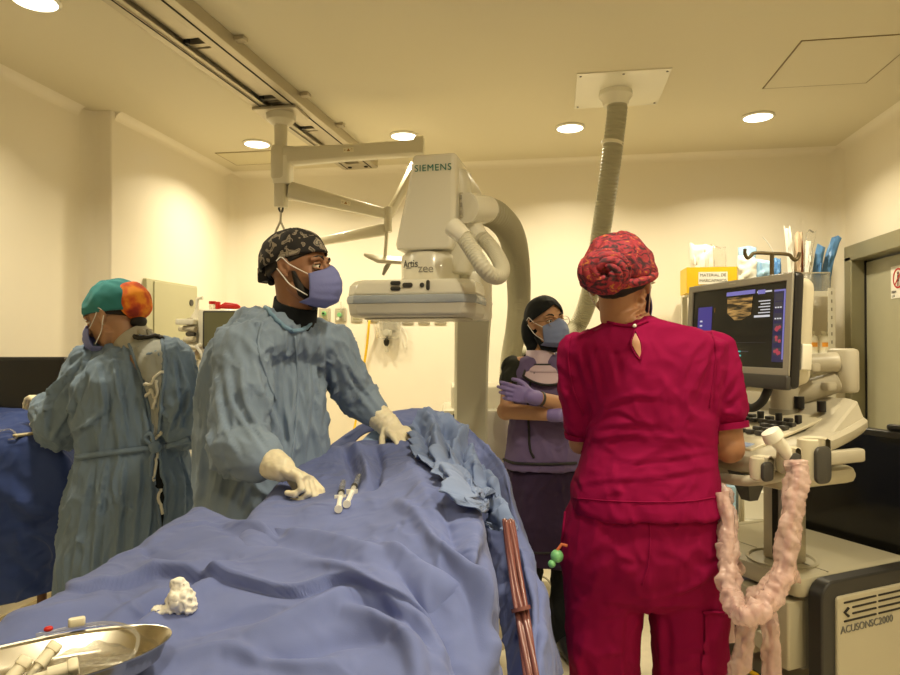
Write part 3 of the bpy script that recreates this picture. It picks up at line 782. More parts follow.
obj('back_rise', MB().rings([[Up(.03, -.02, 1.11), Up(.16, -.02, 1.11), Up(.16, .48, 1.11), Up(.03, .48, 1.11)], [Up(.07, -.0, 1.155), Up(.15, -.0, 1.165), Up(.15, .46, 1.165), Up(.07, .46, 1.155)]]), cp, us, bevel=.006)
nk = 0
keys_col = [M['dgrey'], M['black']]
for i in range(5):
    for j in range(12):
        a = -.13 + i * .028; b = .04 + j * .032
        if i in (1, 2) and 3 <= j <= 5: continue
        tall = (i == 4 and j % 2 == 0)
        obj('key' if not tall else 'slider_knob', MB().rbox(Up(a, b, 1.128 + (a + .24) * .05), (.020, .022, .012) if not tall else (.018, .014, .035), UA, r=.004, n=2), keys_col[tall], kp)
obj('trackball', MB().ell(Up(-.115, .19, 1.128), (.028, .028, .016), UA), M['lgrey'], kp)
obj('touch_screen', MB().rbox(Up(-.20, .09, 1.124), (.05, .11, .006), UA, r=.006), mat('touch_screen', (.25, .28, .32), .15, emit=(.5, .6, .8), estr=.25), kp)
obj('rotary_knob', MB().cyl(Up(.06, .10, 1.15), Up(.06, .10, 1.185), .014), M['black'], us)
obj('rotary_knob', MB().cyl(Up(.05, .02, 1.15), Up(.05, .02, 1.18), .012), M['black'], us)
obj('front_handle', MB().tube(sp3([Up(-.16, -.08, 1.07), Up(-.24, -.06, 1.065), Up(-.285, .02, 1.06), Up(-.29, .25, 1.06), Up(-.27, .46, 1.065), Up(-.18, .53, 1.07)]), .014), cp, us)
obj('bracket', MB().rings([[U(-.20, .05, 1.05), U(-.12, .05, 1.05), U(-.12, .12, 1.05), U(-.20, .12, 1.05)], [U(-.17, .07, .97), U(-.14, .07, .97), U(-.14, .10, .97), U(-.17, .10, .97)]]), M['dgrey'], us)
# probe holders on the near side: open cups with a slot
def holder(c, r, h, dark, name='probe_holder'):
    """C-shaped cup opening towards the camera side"""
    rings_o = []
    A = [math.radians(d) for d in range(-235, 56, 12)]
    pts = []
    mb = MB(); G = []
    prof = [(r, h), (r + .010, h), (r + .013, h * .6), (r + .010, .0), (r * .75, -.012), (0.002, -.012), (.002, 0), (r * .8, .005), (r, .03), (r, h)]
    for a in A:
        G.append([c + nU * (q * math.cos(a)) * 1 + U1 * (q * math.sin(a)) + AZ * z for q, z in prof])
    mb.grid(G)
    return obj(name, mb, M['lgrey'], us, smooth=50)
for (px, py, d, r, h, cup) in ((762, 460, 1.66, .024, .050, 0), (789, 453, 1.66, .024, .055, 1), (814, 460, 1.70, .036, .098, 2)):
    c = Wp(px, py + 18, d)
    A = [math.radians(x) for x in range(-150, 151, 15)]
    G = []
    for a in A:
        G.append([c + (-nU) * (q * math.cos(a)) * .8 + U1 * (q * math.sin(a)) + AZ * z for q, z in ((r - .006, h), (r, h + .004), (r + .007, h), (r + .009, h * .5), (r + .006, .0), (r - .004, -.006), (r - .007, .0), (r - .008, h * .5), (r - .006, h))])
    obj('probe_holder', MB().grid(G), M['cream'], us, smooth=50)
    # dark inner tongue
    a0 = c - U1 * r * .35 + nU * r * .95
    obj('holder_tongue', MB().rbox(a0 + AZ * h * .40, (r * 1.5, h * .95, .012), (U1, AZ, nU), r=r * .5, n=4), M['dgrey'], us)
rb = MB(); 
obj('holder_rail', MB().rbox(Up(-.1, -.075, 1.075), (.36, .03, .035), UA, r=.01), cp, us)
# monitor arm
ac = U(.07, .15, 0)
obj('arm_collar', MB().cyl(ac + AZ * 1.13, ac + AZ * 1.21, .05), M['grey'], us)
obj('arm_post', MB().cyl(ac + AZ * 1.205, ac + AZ * 1.275, .046), M['lgrey'], us)
elb = U(.165, .05, 1.325); mback = U(.13, .13, 1.39)
def link_arm(a, b, r1, r2, name):
    u = (b - a).normalized(); v = (AZ - u * AZ.dot(u)).normalized(); s_ = u.cross(v); rs = []
    for t, r in ((0, r1 * .7), (.03, r1), (.5, (r1 + r2) / 2), (.97, r2), (1, r2 * .7)):
        p = a.lerp(b, t); rs.append([p + s_ * (r * math.cos(q)) + v * (r * math.sin(q)) for q in [2 * PI * k / 20 for k in range(20)]])
    return obj(name, MB().rings(rs), M['lgrey'], us, smooth=50)
link_arm(ac + AZ * 1.240, elb - AZ * .03, .038, .030, 'lower_arm')
link_arm(elb + AZ * .025, U(-.02, .18, 1.335), .030, .028, 'upper_arm')
obj('arm_elbow', MB().rbox(elb + U1 * .015, (.05, .085, .13), UA, r=.02), M['lgrey'], us)
for p_ in (U(.08, .10, 1.335), U(.12, .08, 1.280)):
    obj('arm_clip', MB().rbox(p_ + nU * .03, (.035, .03, .025), UA, r=.008), cp, us)
# monitor
mR = Wp(797, 270, 1.78); mL = Wp(691, 287, 2.25); mBR = Wp(770, 386, 1.93)
mu = (mR - mL); wM = mu.length; mu.z = 0; mu.normalize()
mn = mu.cross(AZ).normalized()
if mn.dot(-fdir) < 0: mn = -mn
print('MON', wM, mR, mL, mn)
tilt = .06
mup = (AZ - mn * tilt).normalized(); mnn = mu.cross(mup).normalized(); mnn = mnn if mnn.dot(mn) > 0 else -mnn
hM = .315
mc = (Vector((mR.x, mR.y, 0)) + Vector((mL.x, mL.y, 0))) / 2 + AZ * (mR.z + mL.z) / 2 - mup * hM / 2
wM = math.hypot(mR.x - mL.x, mR.y - mL.y)
MA = (mu, -mnn, mup)
def Mo(x, y, o=0): return mc + mu * x + mup * y + mnn * o
obj('monitor_back', MB().rbox(Mo(.0, 0.0, -.045), (wM - .02, hM - .02, .06), (mu, mup, mnn), r=.03), M['cream'], us)
obj('monitor_rim', MB().rbox(Mo(0, 0, -.012), (wM, hM, .03), (mu, mup, mnn), r=.014), M['black'], us)
bz = MB(); hx, hy = wM / 2 - .004, hM / 2 - .004
ix, iy0, iy1 = hx - .022, -hy + .05, hy - .02
def frame_(x0, x1, y0, y1, X0_, X1_, Y0_, Y1_, o0, o1):
    mb = MB(); inn = [(x0, y0), (x1, y0), (x1, y1), (x0, y1)]; ou = [(X0_, Y0_), (X1_, Y0_), (X1_, Y1_), (X0_, Y1_)]
    mb.rings([[Mo(x, y, o0) for x, y in ou], [Mo(x, y, o1) for x, y in ou], [Mo(x, y, o1) for x, y in inn], [Mo(x, y, o0) for x, y in inn]], cap=False, close=True); return mb
obj('monitor_bezel', frame_(-ix, ix, iy0, iy1, -hx, hx, -hy + .03, hy, .003, .010), M['grey'], us, bevel=.002)
obj('monitor_chin', MB().rbox(Mo(0, -hy + .012, .004), (2 * hx, .04, .02), (mu, mup, mnn), r=.008), M['dgrey'], us)
obj('monitor_badge', MB().box(Mo(-.01, hy - .008, .0105), (.03, .003, .0006), (mu, mup, mnn)), M['lgrey'], us)
scr = obj('screen', MB().box(Mo(0, (iy0 + iy1) / 2, .002), (2 * ix, iy1 - iy0, .004), (mu, mup, mnn)), mat('lit_screen', (.012, .012, .012), .15, emit=(.10, .085, .05), estr=.06), us)
SW, SH = 2 * ix, iy1 - iy0
def S(u_, v_, o=.0045): return Mo(-ix + u_ * SW, iy1 - v_ * SH, o)
def emis(name, c, e=1.0): return mat(name, tuple(x * .1 for x in c), .3, emit=c, estr=e)
E_pur = emis('screen_violet', (.06, .045, .26), .8); E_lav = emis('screen_lavender', (.22, .20, .55), .8); E_wht = emis('screen_white', (.8, .8, .85), .7)
E_red = emis('screen_red', (.5, .06, .10), .7); E_org = emis('screen_orange', (.50, .22, .03), .7); E_cy = emis('screen_cyan', (.1, .6, .55), .7); E_dk = emis('screen_dusk', (.10, .09, .12), .4)
def rect(name, u0, u1, v0, v1, m, o=.0047):
    p = (S(u0, v0, o) + S(u1, v1, o)) / 2
    return obj(name, MB().box(p, (abs(u1 - u0) * SW, abs(v1 - v0) * SH, .0006), (mu, mup, mnn)), m, scr, smooth=0)
rect('patient_panel', .07, .24, .22, .66, E_pur); rect('title_bar', .40, .70, .055, .105, E_lav)
for k, (u_, v_) in enumerate(((.10, .40), (.10, .46), (.16, .55), (.13, .59), (.20, .61), (.17, .63))): rect('panel_icon', u_, u_ + .028, v_, v_ + .022, E_wht, .0054)
# ultrasound image: noisy warm wedge
eu = bpy.data.materials.new('ultrasound_image'); eu.use_nodes = True; N_, K_ = nt(eu); bb = N_['Principled BSDF']
tc_ = N_.new('ShaderNodeTexCoord'); mp_ = N_.new('ShaderNodeMapping'); mp_.inputs['Scale'].default_value = (18, 18, 130); K_.new(tc_.outputs['Object'], mp_.inputs[0])
nn_ = N_.new('ShaderNodeTexNoise'); nn_.inputs['Scale'].default_value = 1; nn_.inputs['Detail'].default_value = 6; K_.new(mp_.outputs[0], nn_.inputs[0])
cr_ = N_.new('ShaderNodeValToRGB'); cr_.color_ramp.elements[0].position = .42; cr_.color_ramp.elements[0].color = (.01, .006, .002, 1); cr_.color_ramp.elements[1].position = .75; cr_.color_ramp.elements[1].color = (.75, .42, .12, 1)
K_.new(nn_.outputs[0], cr_.inputs[0]); K_.new(cr_.outputs[0], bb.inputs['Emission Color']); bb.inputs['Emission Strength'].default_value = 1; bb.inputs['Base Color'].default_value = (.02, .015, .01, 1)
p4 = [(.41, .13), (.68, .13), (.67, .36), (.58, .42), (.50, .42), (.42, .33)]
obj('ultrasound_image', MB().add([S(a, b, .0051) for a, b in p4], [(0, 1, 2, 3, 4, 5)]), eu, scr, smooth=0)
rect('status_text', .72, .86, .085, .105, E_wht); rect('status_text', .73, .80, .07, .12, E_lav, .0053)
for k in range(5): rect('readout_line', .74 + .02 * (k % 2), .85, .20 + .035 * k, .212 + .035 * k, E_wht)
rect('readout_block', .70, .85, .375, .40, E_wht)
rect('side_strip', .885, .99, .10, .93, emis('screen_strip', (.035, .03, .10), .6))
rect('side_strip_edge', .975, .988, .10, .90, E_lav, .0056); rect('side_strip_edge', .885, .985, .09, .11, E_lav, .0056)
for k, v_ in enumerate((.17, .27, .40, .52, .66, .80)):
    rect('thumbnail', .895, .965, v_ - .035, v_ + .05, E_dk, .0053)
    if k >= 3:
        mb = MB()
        rr_ = random.Random(k)
        for q in range(5):
            a = rr_.random() * .04; b = rr_.random() * .06
            mb.ell(S(.915 + a, v_ - .02 + b, .0060), (.004 + .003 * rr_.random(), .005, .0004), (mu, mup, mnn), n=8, m=6)
        o_ = obj('doppler_image', mb, E_red, scr, smooth=0)
        o_['kind'] = 'stuff'
    elif k >= 1:
        for q in range(3): rect('thumbnail_trace', .90 + .022 * q, .914 + .022 * q, v_ + .02, v_ + .035, E_wht, .0060)
rect('baseline', .25, .82, .70, .703, E_dk); rect('ecg_label', .50, .58, .805, .822, E_cy); rect('ecg_label', .58, .66, .808, .818, E_dk); rect('ecg_label', .52, .54, .84, .86, E_wht); rect('ecg_label', .565, .585, .855, .875, E_cy)
rect('side_tick', .27, .273, .24, .30, E_org)
obj('side_buttons', MB().rbox(Mo(wM / 2 - .006, -.07, -.045), (.012, .07, .03), (mu, mup, mnn), r=.004), M['white'], us)
obj('cable_loop', MB().tube(sp3([Mo(.02, -hM / 2 + .02, -.02), Mo(.03, -hM / 2 - .04, -.01), Mo(.07, -hM / 2 - .065, -.01), Mo(.12, -hM / 2 - .04, -.01), Mo(.14, -hM / 2 + .02, -.02)]), .012), M['rubber'], us)
# hook holder above the monitor
hb = Mo(.02, hM / 2 - .03, -.05)
ht = lambda px, py: Wp(px, py, 2.08)
hm = mat('hook_metal', (.14, .11, .06), .35, metal=.7)
h1 = MB().tube([ht(771.5, 290), ht(772, 254.5)], .0065)
obj('hook_stem', h1, hm, us)
obj('hook_bar', MB().tube(sp3([ht(745, 249), ht(745, 254), ht(747.5, 258), ht(751, 256), ht(755, 253), ht(772, 253.5), ht(788, 254.5), ht(792, 258), ht(795, 260), ht(798, 258), ht(799.5, 252.5)], 6), .0055), hm, us)
# probe in holder, pink sleeved cables
ps = mat('pink_sleeve', (.86, .62, .55), .22, trans=.2, alpha=.55, bump=1, bscale=45, bdist=.006, stretch=(1, 1, .4))
pb_ = obj('ultrasound_probe', MB().tube([Wp(789, 458, 1.64), Wp(781, 445, 1.635), Wp(776, 440, 1.63), Wp(774.5, 439, 1.63), Wp(773, 436, 1.63), Wp(770, 431, 1.63)], [.012, .017, .017, .025, .025, .022], 16), M['gloss'], us)
def sleeve(pts, r, name='sleeved_cable', seed=0):
    P = sp3(pts, 22); rs = []
    for i, p in enumerate(P):
        rs.append(r * (1 + .20 * noise.noise(Vector((i * .10, seed, 0))) + .05 * noise.noise(Vector((i * .7, seed + 5, 0)))))
    n = 26; mb = MB(); mb.tube(P, rs, n)
    for k, v in enumerate(mb.v):
        i = k // n
        if i < len(P): mb.v[k] = P[i] + (v - P[i]) * (1 + .38 * noise.noise(Vector((v.x * 60, v.y * 60, v.z * 26 + seed))) + .22 * noise.noise(Vector((v.x * 130, v.y * 130, v.z * 60 + seed))))
    o = obj(name, mb, ps, us, smooth=60)
    obj('inner_cable', MB().tube(P, r * .28, 8), mat('cable_grey' + str(seed), (.35, .14, .12), .5), o)
    return o
Q = lambda px, py, d: Wp(px, py, d)
sleeve([Q(795, 462, 1.62), Q(797, 480, 1.60), Q(792, 510, 1.58), Q(788, 540, 1.57), Q(783, 575, 1.56), Q(770, 600, 1.54), Q(752, 614, 1.52), Q(738, 612, 1.54), Q(730, 592, 1.58), Q(728, 560, 1.62), Q(728, 530, 1.66), Q(724, 505, 1.70), Q(722, 490, 1.74)], .024, seed=1)
sleeve([Q(722, 492, 1.66), Q(728, 520, 1.64), Q(727, 550, 1.62), Q(727, 580, 1.6)], .016, seed=2)
sleeve([Q(786, 570, 1.62), Q(766, 588, 1.60), Q(752, 605, 1.60), Q(746, 630, 1.6), Q(742, 655, 1.6), Q(736, 685, 1.6), Q(734, 730, 1.62)], .021, seed=3)
sleeve([Q(795, 575, 1.72), Q(776, 580, 1.70), Q(768, 605, 1.66), Q(771, 640, 1.64), Q(772, 690, 1.64)], .020, seed=4)
sleeve([Q(740, 565, 1.8), Q(724, 580, 1.78), Q(724, 610, 1.76), Q(728, 640, 1.76)], .018, seed=5)

# ================================================================ large switched off screen behind the console
sA = Wz(900, 551, .72); 
bsO = U(.535, .05, 0)
bs = thing('floor_screen', 'large black switched off flat screen standing behind the ultrasound console', 'screen', bsO)
obj('screen_casing', MB().rbox(U(.535, .05, .90), (.05, .98, .44), UA, r=.012), M['black'], bs)
obj('screen_glass', MB().box(U(.5085, .05, .90), (.003, .94, .40), UA), M['screen_off'], bs)
obj('stand_post', MB().cyl(U(.60, .05, .04), U(.60, .05, .95), .03), M['dgrey'], bs)
obj('stand_foot', MB().rbox(U(.70, .05, .02), (.36, .66, .04), UA, r=.04), M['dgrey'], bs)
tag(obj('tape_dispenser', MB().rbox(U(.54, .08, 1.131), (.035, .15, .02), UA, r=.012), M['black']), 'small flat black object lying on top of the big dark screen', 'device')

# ================================================================ shelf with supplies in the back right corner
SX0, SX1, SY0, SY1 = .88, 1.70, 4.40, 4.80
sh = thing('storage_shelf', 'white slotted angle shelving unit in the back right corner', 'shelf', ((SX0 + SX1) / 2, 4.6, 0))
TOP = WY(834, 288, SY0).z
SX1 = WY(835, 300, SY0).x; SX0 = WY(693, 300, SY0).x
shw = mat('shelf_enamel', (.72, .69, .58), .4)
def post(x, y, sx, sy, name='shelf_post'):
    mb = MB(); mb.box((x, y + sy * .02, TOP / 2), (.003, .04, TOP)); mb.box((x - sx * .02, y, TOP / 2), (.04, .003, TOP))
    return obj(name, mb, shw, sh)
for x, sx in ((SX0, -1), (SX1, 1)):
    for y, sy in ((SY0, 1), (SY1, -1)):
        po = post(x, y, sx, sy)
        if y == SY0 and x == SX1:
            hmb = MB()
            for k in range(38): hmb.box((x - sx * .02, y - .002, TOP - .03 - k * .05), (.008, .002, .02))
            obj('post_holes', hmb, M['grey'], po)['kind'] = 'stuff'
levels = [TOP - .02, WY(820, 353, SY0).z - .015, WY(820, 405, SY0).z - .0, WY(720, 520, SY0).z, .12]
for i, z in enumerate(levels):
    mb = MB().box(((SX0 + SX1) / 2, (SY0 + SY1) / 2, z), (SX1 - SX0 - .004, SY1 - SY0 - .004, .004)); mb.box(((SX0 + SX1) / 2, SY0 + .003, z - .015), (SX1 - SX0 - .006, .003, .03))
    obj('shelf_board', mb, shw, sh)
mb = MB().prism([(0, 0), (.10, 0), (.03, -.10), (.03, -.35), (0, -.35)], (SX1 - .14, SY1 - .02, TOP - .03), Vector((-1, 0, 0)), AZ, AY, .003)
obj('corner_gusset', mb, shw, sh)
ZT = TOP - .018
def on_top(px, d=None): return WY(px, 262, SY0 + .08)
# yellow supply box
x0 = WY(687, 285, SY0 + .03).x; x1 = WY(737, 285, SY0 + .03).x
yb = thing('supply_box', 'yellow open box with a printed white label on the top shelf', 'box', ((x0 + x1) / 2, SY0 + .13, ZT))
by0, by1, bh = SY0 + .03, SY0 + .25, max(.09, WY(712, 267, SY0 + .03).z - ZT)
mb = MB()
mb.box(((x0 + x1) / 2, by0, ZT + bh / 2), (x1 - x0, .004, bh)); mb.box(((x0 + x1) / 2, by1, ZT + bh / 2), (x1 - x0, .004, bh))
mb.box((x0, (by0 + by1) / 2, ZT + bh / 2), (.004, by1 - by0, bh)); mb.box((x1, (by0 + by1) / 2, ZT + bh / 2), (.004, by1 - by0, bh)); mb.box(((x0 + x1) / 2, (by0 + by1) / 2, ZT + .003), (x1 - x0, by1 - by0, .004))
obj('box_shell', mb, M['yellow'], yb)
lc = WY(713, 278, by0 - .003)
obj('box_label', MB().box((lc.x, by0 - .0028, lc.z), (.175, .001, .078)), M['paper'], yb)
text('label_text', 'MATERIAL DE', Vector((lc.x, by0 - .0036, lc.z + .018)), AX, AZ, .026, M['grey_text'], yb, font_bold=True)
text('label_text', 'MARCAPASOS', Vector((lc.x, by0 - .0036, lc.z - .016)), AX, AZ, .026, M['grey_text'], yb, font_bold=True)
def packet(px, py, pxw, pyh, y, m, label, lean=0, name='sterile_packet', cat='packet', rot=0, group='supplies on the top shelf', th=.02, seed=0, zb=None):
    c = WY(px, py, y); wd = pxw * y * .98 / 670; hh = pyh * y * .98 / 670
    if zb is not None:
        top = c.z + hh / 2; hh = top - zb - .002; c.z = zb + .001 + hh / 2
    mb = MB(); G = []
    cr, sr = math.cos(rot), math.sin(rot)
    ux_ = Vector((cr, 0, sr)); uz_ = Vector((-sr, 0, cr))
    n = 14
    for sgn in (1,):
        rings = []
        for i in range(n + 1):
            t = i / n; z = (t - .5) * hh
            tk = th * (.12 + math.sin(PI * min(1, max(0, t))) ** .6) ; ww = wd / 2 * (1 + .08 * noise.noise(Vector((t * 3, seed, 0))))
            rings.append([c + ux_ * (ww * math.cos(a) * (1 + .10 * noise.noise(Vector((t * 6, seed + 3, math.cos(a)))))) + ux_ * (lean * hh * t * t) + uz_ * (z + hh * .10 * t * noise.noise(Vector((math.cos(a) * 1.7, seed * 3.1, 0)))) + AY * (tk * math.sin(a) * (1 + 1.2 * noise.noise(Vector((math.cos(a) * 3, t * 7, seed))))) for a in [2 * PI * k / 24 for k in range(24)]])
        mb.rings(rings)
    o = obj(name, mb, m, None, smooth=60)
    tag(o, label, cat, group)
    return o
packet(701, 256, 22, 22, SY0 + .10, M['paper'], 'white folded paper packet with a dark slit poking out of the yellow box', seed=1, th=.04, zb=ZT + .006)
packet(718, 257, 15, 21, SY0 + .20, M['clear'], 'clear plastic packet standing behind the white one in the yellow box', seed=2, zb=ZT + .006)
packet(747, 267, 18, 20, SY0 + .04, M['paper'], 'white wrapped packet with a small printed square, right of the yellow box', seed=4, th=.02, zb=ZT)
packet(747, 252, 17, 9, SY0 + .14, M['ltblue_pl'], 'blue green sachet tip sticking up behind the white packet', seed=5, rot=.0, zb=ZT)
packet(764, 268, 15, 15, SY0 + .06, M['ltblue_pl'], 'pale blue bag under the left end of the hook bar', seed=6, th=.03, zb=ZT)
packet(776, 267, 9, 17, SY0 + .16, M['blue_pl'], 'light blue folded bag just right of the hook stem', seed=7, th=.03, zb=ZT)
# clear bin holding long packets
bx0_, bx1_ = WY(783, 262, SY0 + .05).x, WY(830, 262, SY0 + .05).x; bz1 = WY(805, 273, SY0 + .05).z
bn = thing('clear_bin', 'clear plastic bin full of long packets on the right of the top shelf', 'bin', ((bx0_ + bx1_) / 2, SY0 + .18, ZT))
mb = MB()
ys0, ys1 = SY0 + .05, SY0 + .32; t_ = .004
for cx_, cy_, sx, sy in (((bx0_ + bx1_) / 2, ys0, bx1_ - bx0_, t_), ((bx0_ + bx1_) / 2, ys1, bx1_ - bx0_, t_), (bx0_, (ys0 + ys1) / 2, t_, ys1 - ys0), (bx1_, (ys0 + ys1) / 2, t_, ys1 - ys0)):
    mb.box((cx_, cy_, (ZT + bz1) / 2), (sx, sy, bz1 - ZT))
mb.box(((bx0_ + bx1_) / 2, (ys0 + ys1) / 2, ZT + .003), (bx1_ - bx0_, ys1 - ys0, t_))
obj('bin_shell', mb, M['clear'], bn)
obj('bin_rim', MB().box(((bx0_ + bx1_) / 2, ys0, bz1), (bx1_ - bx0_, .012, .008)), M['lgrey'], bn)
tanp = mat('tan_packaging', (.66, .50, .34), .5, bump=.4, bscale=40); redp = mat('red_stripe_packaging', (.60, .20, .12), .5)
pkm = [(791, 228, 6, M['paper'], 0, 'tallest thin white catheter pack at the left of the clear bin'), (797, 233, 7, tanp, 1, 'tan and white long packet beside the tallest pack in the clear bin'),
       (801.5, 240, 2.5, redp, 2, 'narrow red edged packet in the clear bin'), (806, 232, 9, M['clear'], 3, 'crinkled clear plastic sleeve in the clear bin'),
       (808, 242, 6, M['paper'], 0, 'white packet in front of the clear sleeve in the bin'), (816, 246, 8, M['blue_pl'], 1, 'left one of the two rolled blue packs in the clear bin'),
       (825, 238, 9, M['blue_pl'], 2, 'taller right one of the two rolled blue packs in the clear bin')]
for i, (px, py, a, m_, ro, lab) in enumerate(pkm):
    yy = SY0 + .09 + .05 * ro
    packet(px, py + 10, a, 20, yy, m_, lab, seed=10 + i, th=.016, lean=(-.06, .03, 0, .08, .02, .10, .20)[i], group='long packets in the clear bin', name='long_packet', zb=ZT + .006)
tag(obj('thin_catheter', MB().tube(sp3([WY(763, 237, SY0 + .3), WY(770, 246, SY0 + .3), WY(777, 262, SY0 + .3), WY(779, 288, SY0 + .3)]), .004), M['paper']), 'thin white tube sticking up behind the hook bar', 'tube')
# bottles
def bottle(px, lab):
    y = SY0 + .12; b0 = WY(px, 352, y); zb = levels[1] + .002
    t = thing('saline_bottle', lab, 'bottle', (b0.x, y, zb), 'bottles on the second shelf')
    hh = WY(px, 331, SY0 + .12).z - zb; r = .044
    obj('bottle_body', MB().lathe((b0.x, y, zb), [(0, 0), (r, 0), (r, hh * .66), (r * .8, hh * .80), (.018, hh * .86), (.018, hh * .9), (0, hh * .9)]), M['gloss'], t)
    obj('bottle_cap', MB().lathe((b0.x, y, zb), [(0, hh * .88), (.022, hh * .88), (.022, hh), (0, hh)]), M['white'], t)
    mb = MB(); G = []
    for z in (hh * .2, hh * .6): G.append([Vector((b0.x + (r + .001) * math.sin(a), y - (r + .001) * math.cos(a), zb + z)) for a in [-1.2 + 2.4 * k / 16 for k in range(17)]])
    lb = obj('bottle_label', mb.grid(G), mat('bottle_label', (.80, .72, .55), .5), t)
    mb = MB(); G = []
    for z in (hh * .34, hh * .52): G.append([Vector((b0.x + (r + .002) * math.sin(a), y - (r + .002) * math.cos(a), zb + z)) for a in [-.7 + 1.4 * k / 12 for k in range(13)]])
    obj('label_band', mb.grid(G), mat('orange_print', (.80, .34, .04), .5), lb)
bottle(810.5, 'left one of the two white bottles with orange labels on the shelf')
bottle(825, 'right white bottle with orange label, next to the shelf post')
# stack of papers / boxes on lower shelves
def cbox(x, y, zb, sx, sy, sz, m, name, lab, cat='box', g='boxes on the lower shelves'):
    tag(obj(name, MB().box((x, y, zb + sz / 2 + .001), (sx, sy, sz)), m, None, bevel=.004), lab, cat, g)
cbox(SX1 - .16, SY0 + .15, levels[2] + .003, .20, .2, .05, M['paper'], 'paper_box', 'flat white box on the third shelf below the bottles')
cbox(SX1 - .16, SY0 + .15, levels[2] + .054, .18, .18, .035, M['ltblue_pl'], 'glove_box', 'pale blue box lying on the flat white box under the bottles')
cbox(SX0 + .15, SY0 + .16, levels[3] + .003, .22, .26, .20, M['ltblue_pl'], 'supply_carton', 'pale carton on the low shelf seen beneath the console', 'box')
cbox(SX0 + .40, SY0 + .16, levels[3] + .003, .18, .26, .17, M['paper'], 'supply_carton', 'white carton on the low shelf beside the pale one')
cbox(SX0 + .62, SY0 + .16, levels[3] + .003, .18, .26, .22, M['cream'], 'supply_carton', 'cream carton at the right of the low shelf')
# walking pole / drip stand leg seen under the console
dp = thing('drip_stand', 'slim cream metal pole standing behind the ultrasound console', 'stand', Wz(742, 600, 0) * 0 + L(1.28, 2.95, 0))
b_ = L(1.28, 2.95, 0)
obj('pole', MB().cyl(b_ + AZ * .03, b_ + AZ * 1.0, .012), M['cream'], dp)
for k in range(5):
    a = 2 * PI * k / 5; e = b_ + Vector((math.cos(a) * .22, math.sin(a) * .22, .045))
    lg = obj('leg', MB().tube([b_ + AZ * .07, e + AZ * .01], .012), M['cream'], dp)
    obj('wheel', MB().cyl(e + Vector((-.01, 0, -.02)), e + Vector((.01, 0, -.02)), .025), M['rubber'], lg)
# ================================================================ anaesthesia trolley with monitor (back left)
ad = 3.65
an = thing('anaesthesia_trolley', 'cream anaesthesia trolley with shelves, bottles and tubing near the left wall', 'medical trolley', L(-1.33, 3.8, 0))
def A_(px, py, d=ad): return Wp(px, py, d)
cr = M['cream']; wh = M['gloss']
LA = (rgt, fdir, AZ)
ac0 = L(-1.30, 3.82, 0)
obj('trolley_base', MB().rbox(ac0 + AZ * .14, (.58, .5, .12), LA, r=.05), cr, an)
for sx in (-.22, .22):
    for sy in (-.18, .18): obj('castor', MB().cyl(ac0 + rgt * (sx - .02) + fdir * sy + AZ * .045, ac0 + rgt * (sx + .02) + fdir * sy + AZ * .045, .045), M['rubber'], an)
obj('cabinet', MB().rbox(ac0 + AZ * .48, (.50, .44, .56), LA, r=.03), wh, an)
for k in range(3):
    dw = obj('drawer', MB().rbox(ac0 - fdir * .225 + AZ * (.30 + .175 * k), (.44, .02, .155), LA, r=.008), cr, an)
    obj('drawer_handle', MB().rbox(ac0 - fdir * .245 + AZ * (.33 + .175 * k), (.20, .02, .018), LA, r=.006), M['grey'], dw)
obj('worktop', MB().rbox(ac0 - fdir * .03 + AZ * .79, (.56, .52, .03), LA, r=.03), cr, an)
for sx in (-.20, .20):
    obj('upright', MB().rbox(ac0 + rgt * sx + fdir * .12 + AZ * 1.12, (.04, .06, .64), LA, r=.01), cr, an)
obj('back_panel', MB().rbox(ac0 + fdir * .15 + AZ * 1.12, (.40, .03, .60), LA, r=.01), M['white'], an)
obj('equipment_rail', MB().rbox(ac0 + fdir * .04 + AZ * 1.26, (.56, .03, .03), LA, r=.008), M['alu'], an)
obj('top_shelf', MB().rbox(ac0 + fdir * .08 + AZ * 1.49, (.46, .30, .03), LA, r=.02), cr, an)
# small details: module boxes, red knob, hose coils
obj('gas_module', MB().rbox(A_(197, 372, 3.6), (.12, .12, .13), LA, r=.01), wh, an)
obj('gas_module', MB().rbox(A_(222, 381, 3.58), (.09, .10, .11), LA, r=.01), cr, an)
obj('red_knob', MB().cyl(A_(214.5, 361, 3.50), A_(214.5, 361, 3.56), .022), M['red'], an)
obj('red_knob', MB().cyl(A_(209, 366, 3.50), A_(209, 366, 3.56), .012), M['red'], an)
obj('blue_valve', MB().cyl(A_(211, 378, 3.48), A_(211, 378, 3.54), .013), M['blue_pl'], an)
rr_ = random.Random(4)
for k in range(9):
    y0 = 322 + 6.0 * k
    obj('breathing_valve', MB().tube([A_(184 + rr_.random() * 4, y0, 3.55), A_(194 + rr_.random() * 4, y0 + rr_.random() * 4 - 2, 3.52)], .008 + .008 * rr_.random()), [wh, M['lgrey'], M['dgrey'], cr][k % 4], an)
obj('vertical_manifold', MB().cyl(A_(190, 318, 3.56), A_(190, 380, 3.56), .014), M['alu'], an)
obj('tray_arm', MB().rbox(A_(188, 322, 3.56), (.10, .10, .03), LA, r=.01), wh, an)
for k, (pts, r, m_) in enumerate((([(190, 350), (196, 362), (192, 384), (198, 402), (206, 420)], .009, 'lgrey'), ([(196, 345), (203, 360), (200, 386), (207, 405), (202, 425)], .008, 'paper'),
                               ([(214, 352), (219, 372), (212, 395), (206, 412), (210, 430)], .006, 'paper'), ([(206, 350), (208, 372), (204, 392), (197, 412)], .004, 'dgrey'), ([(222, 352), (227, 376), (222, 400)], .007, 'clear'))):
    obj('breathing_tube', MB().tube(sp3([A_(x, y, 3.42 + .01 * k) for x, y in pts]), r), M[m_], an)
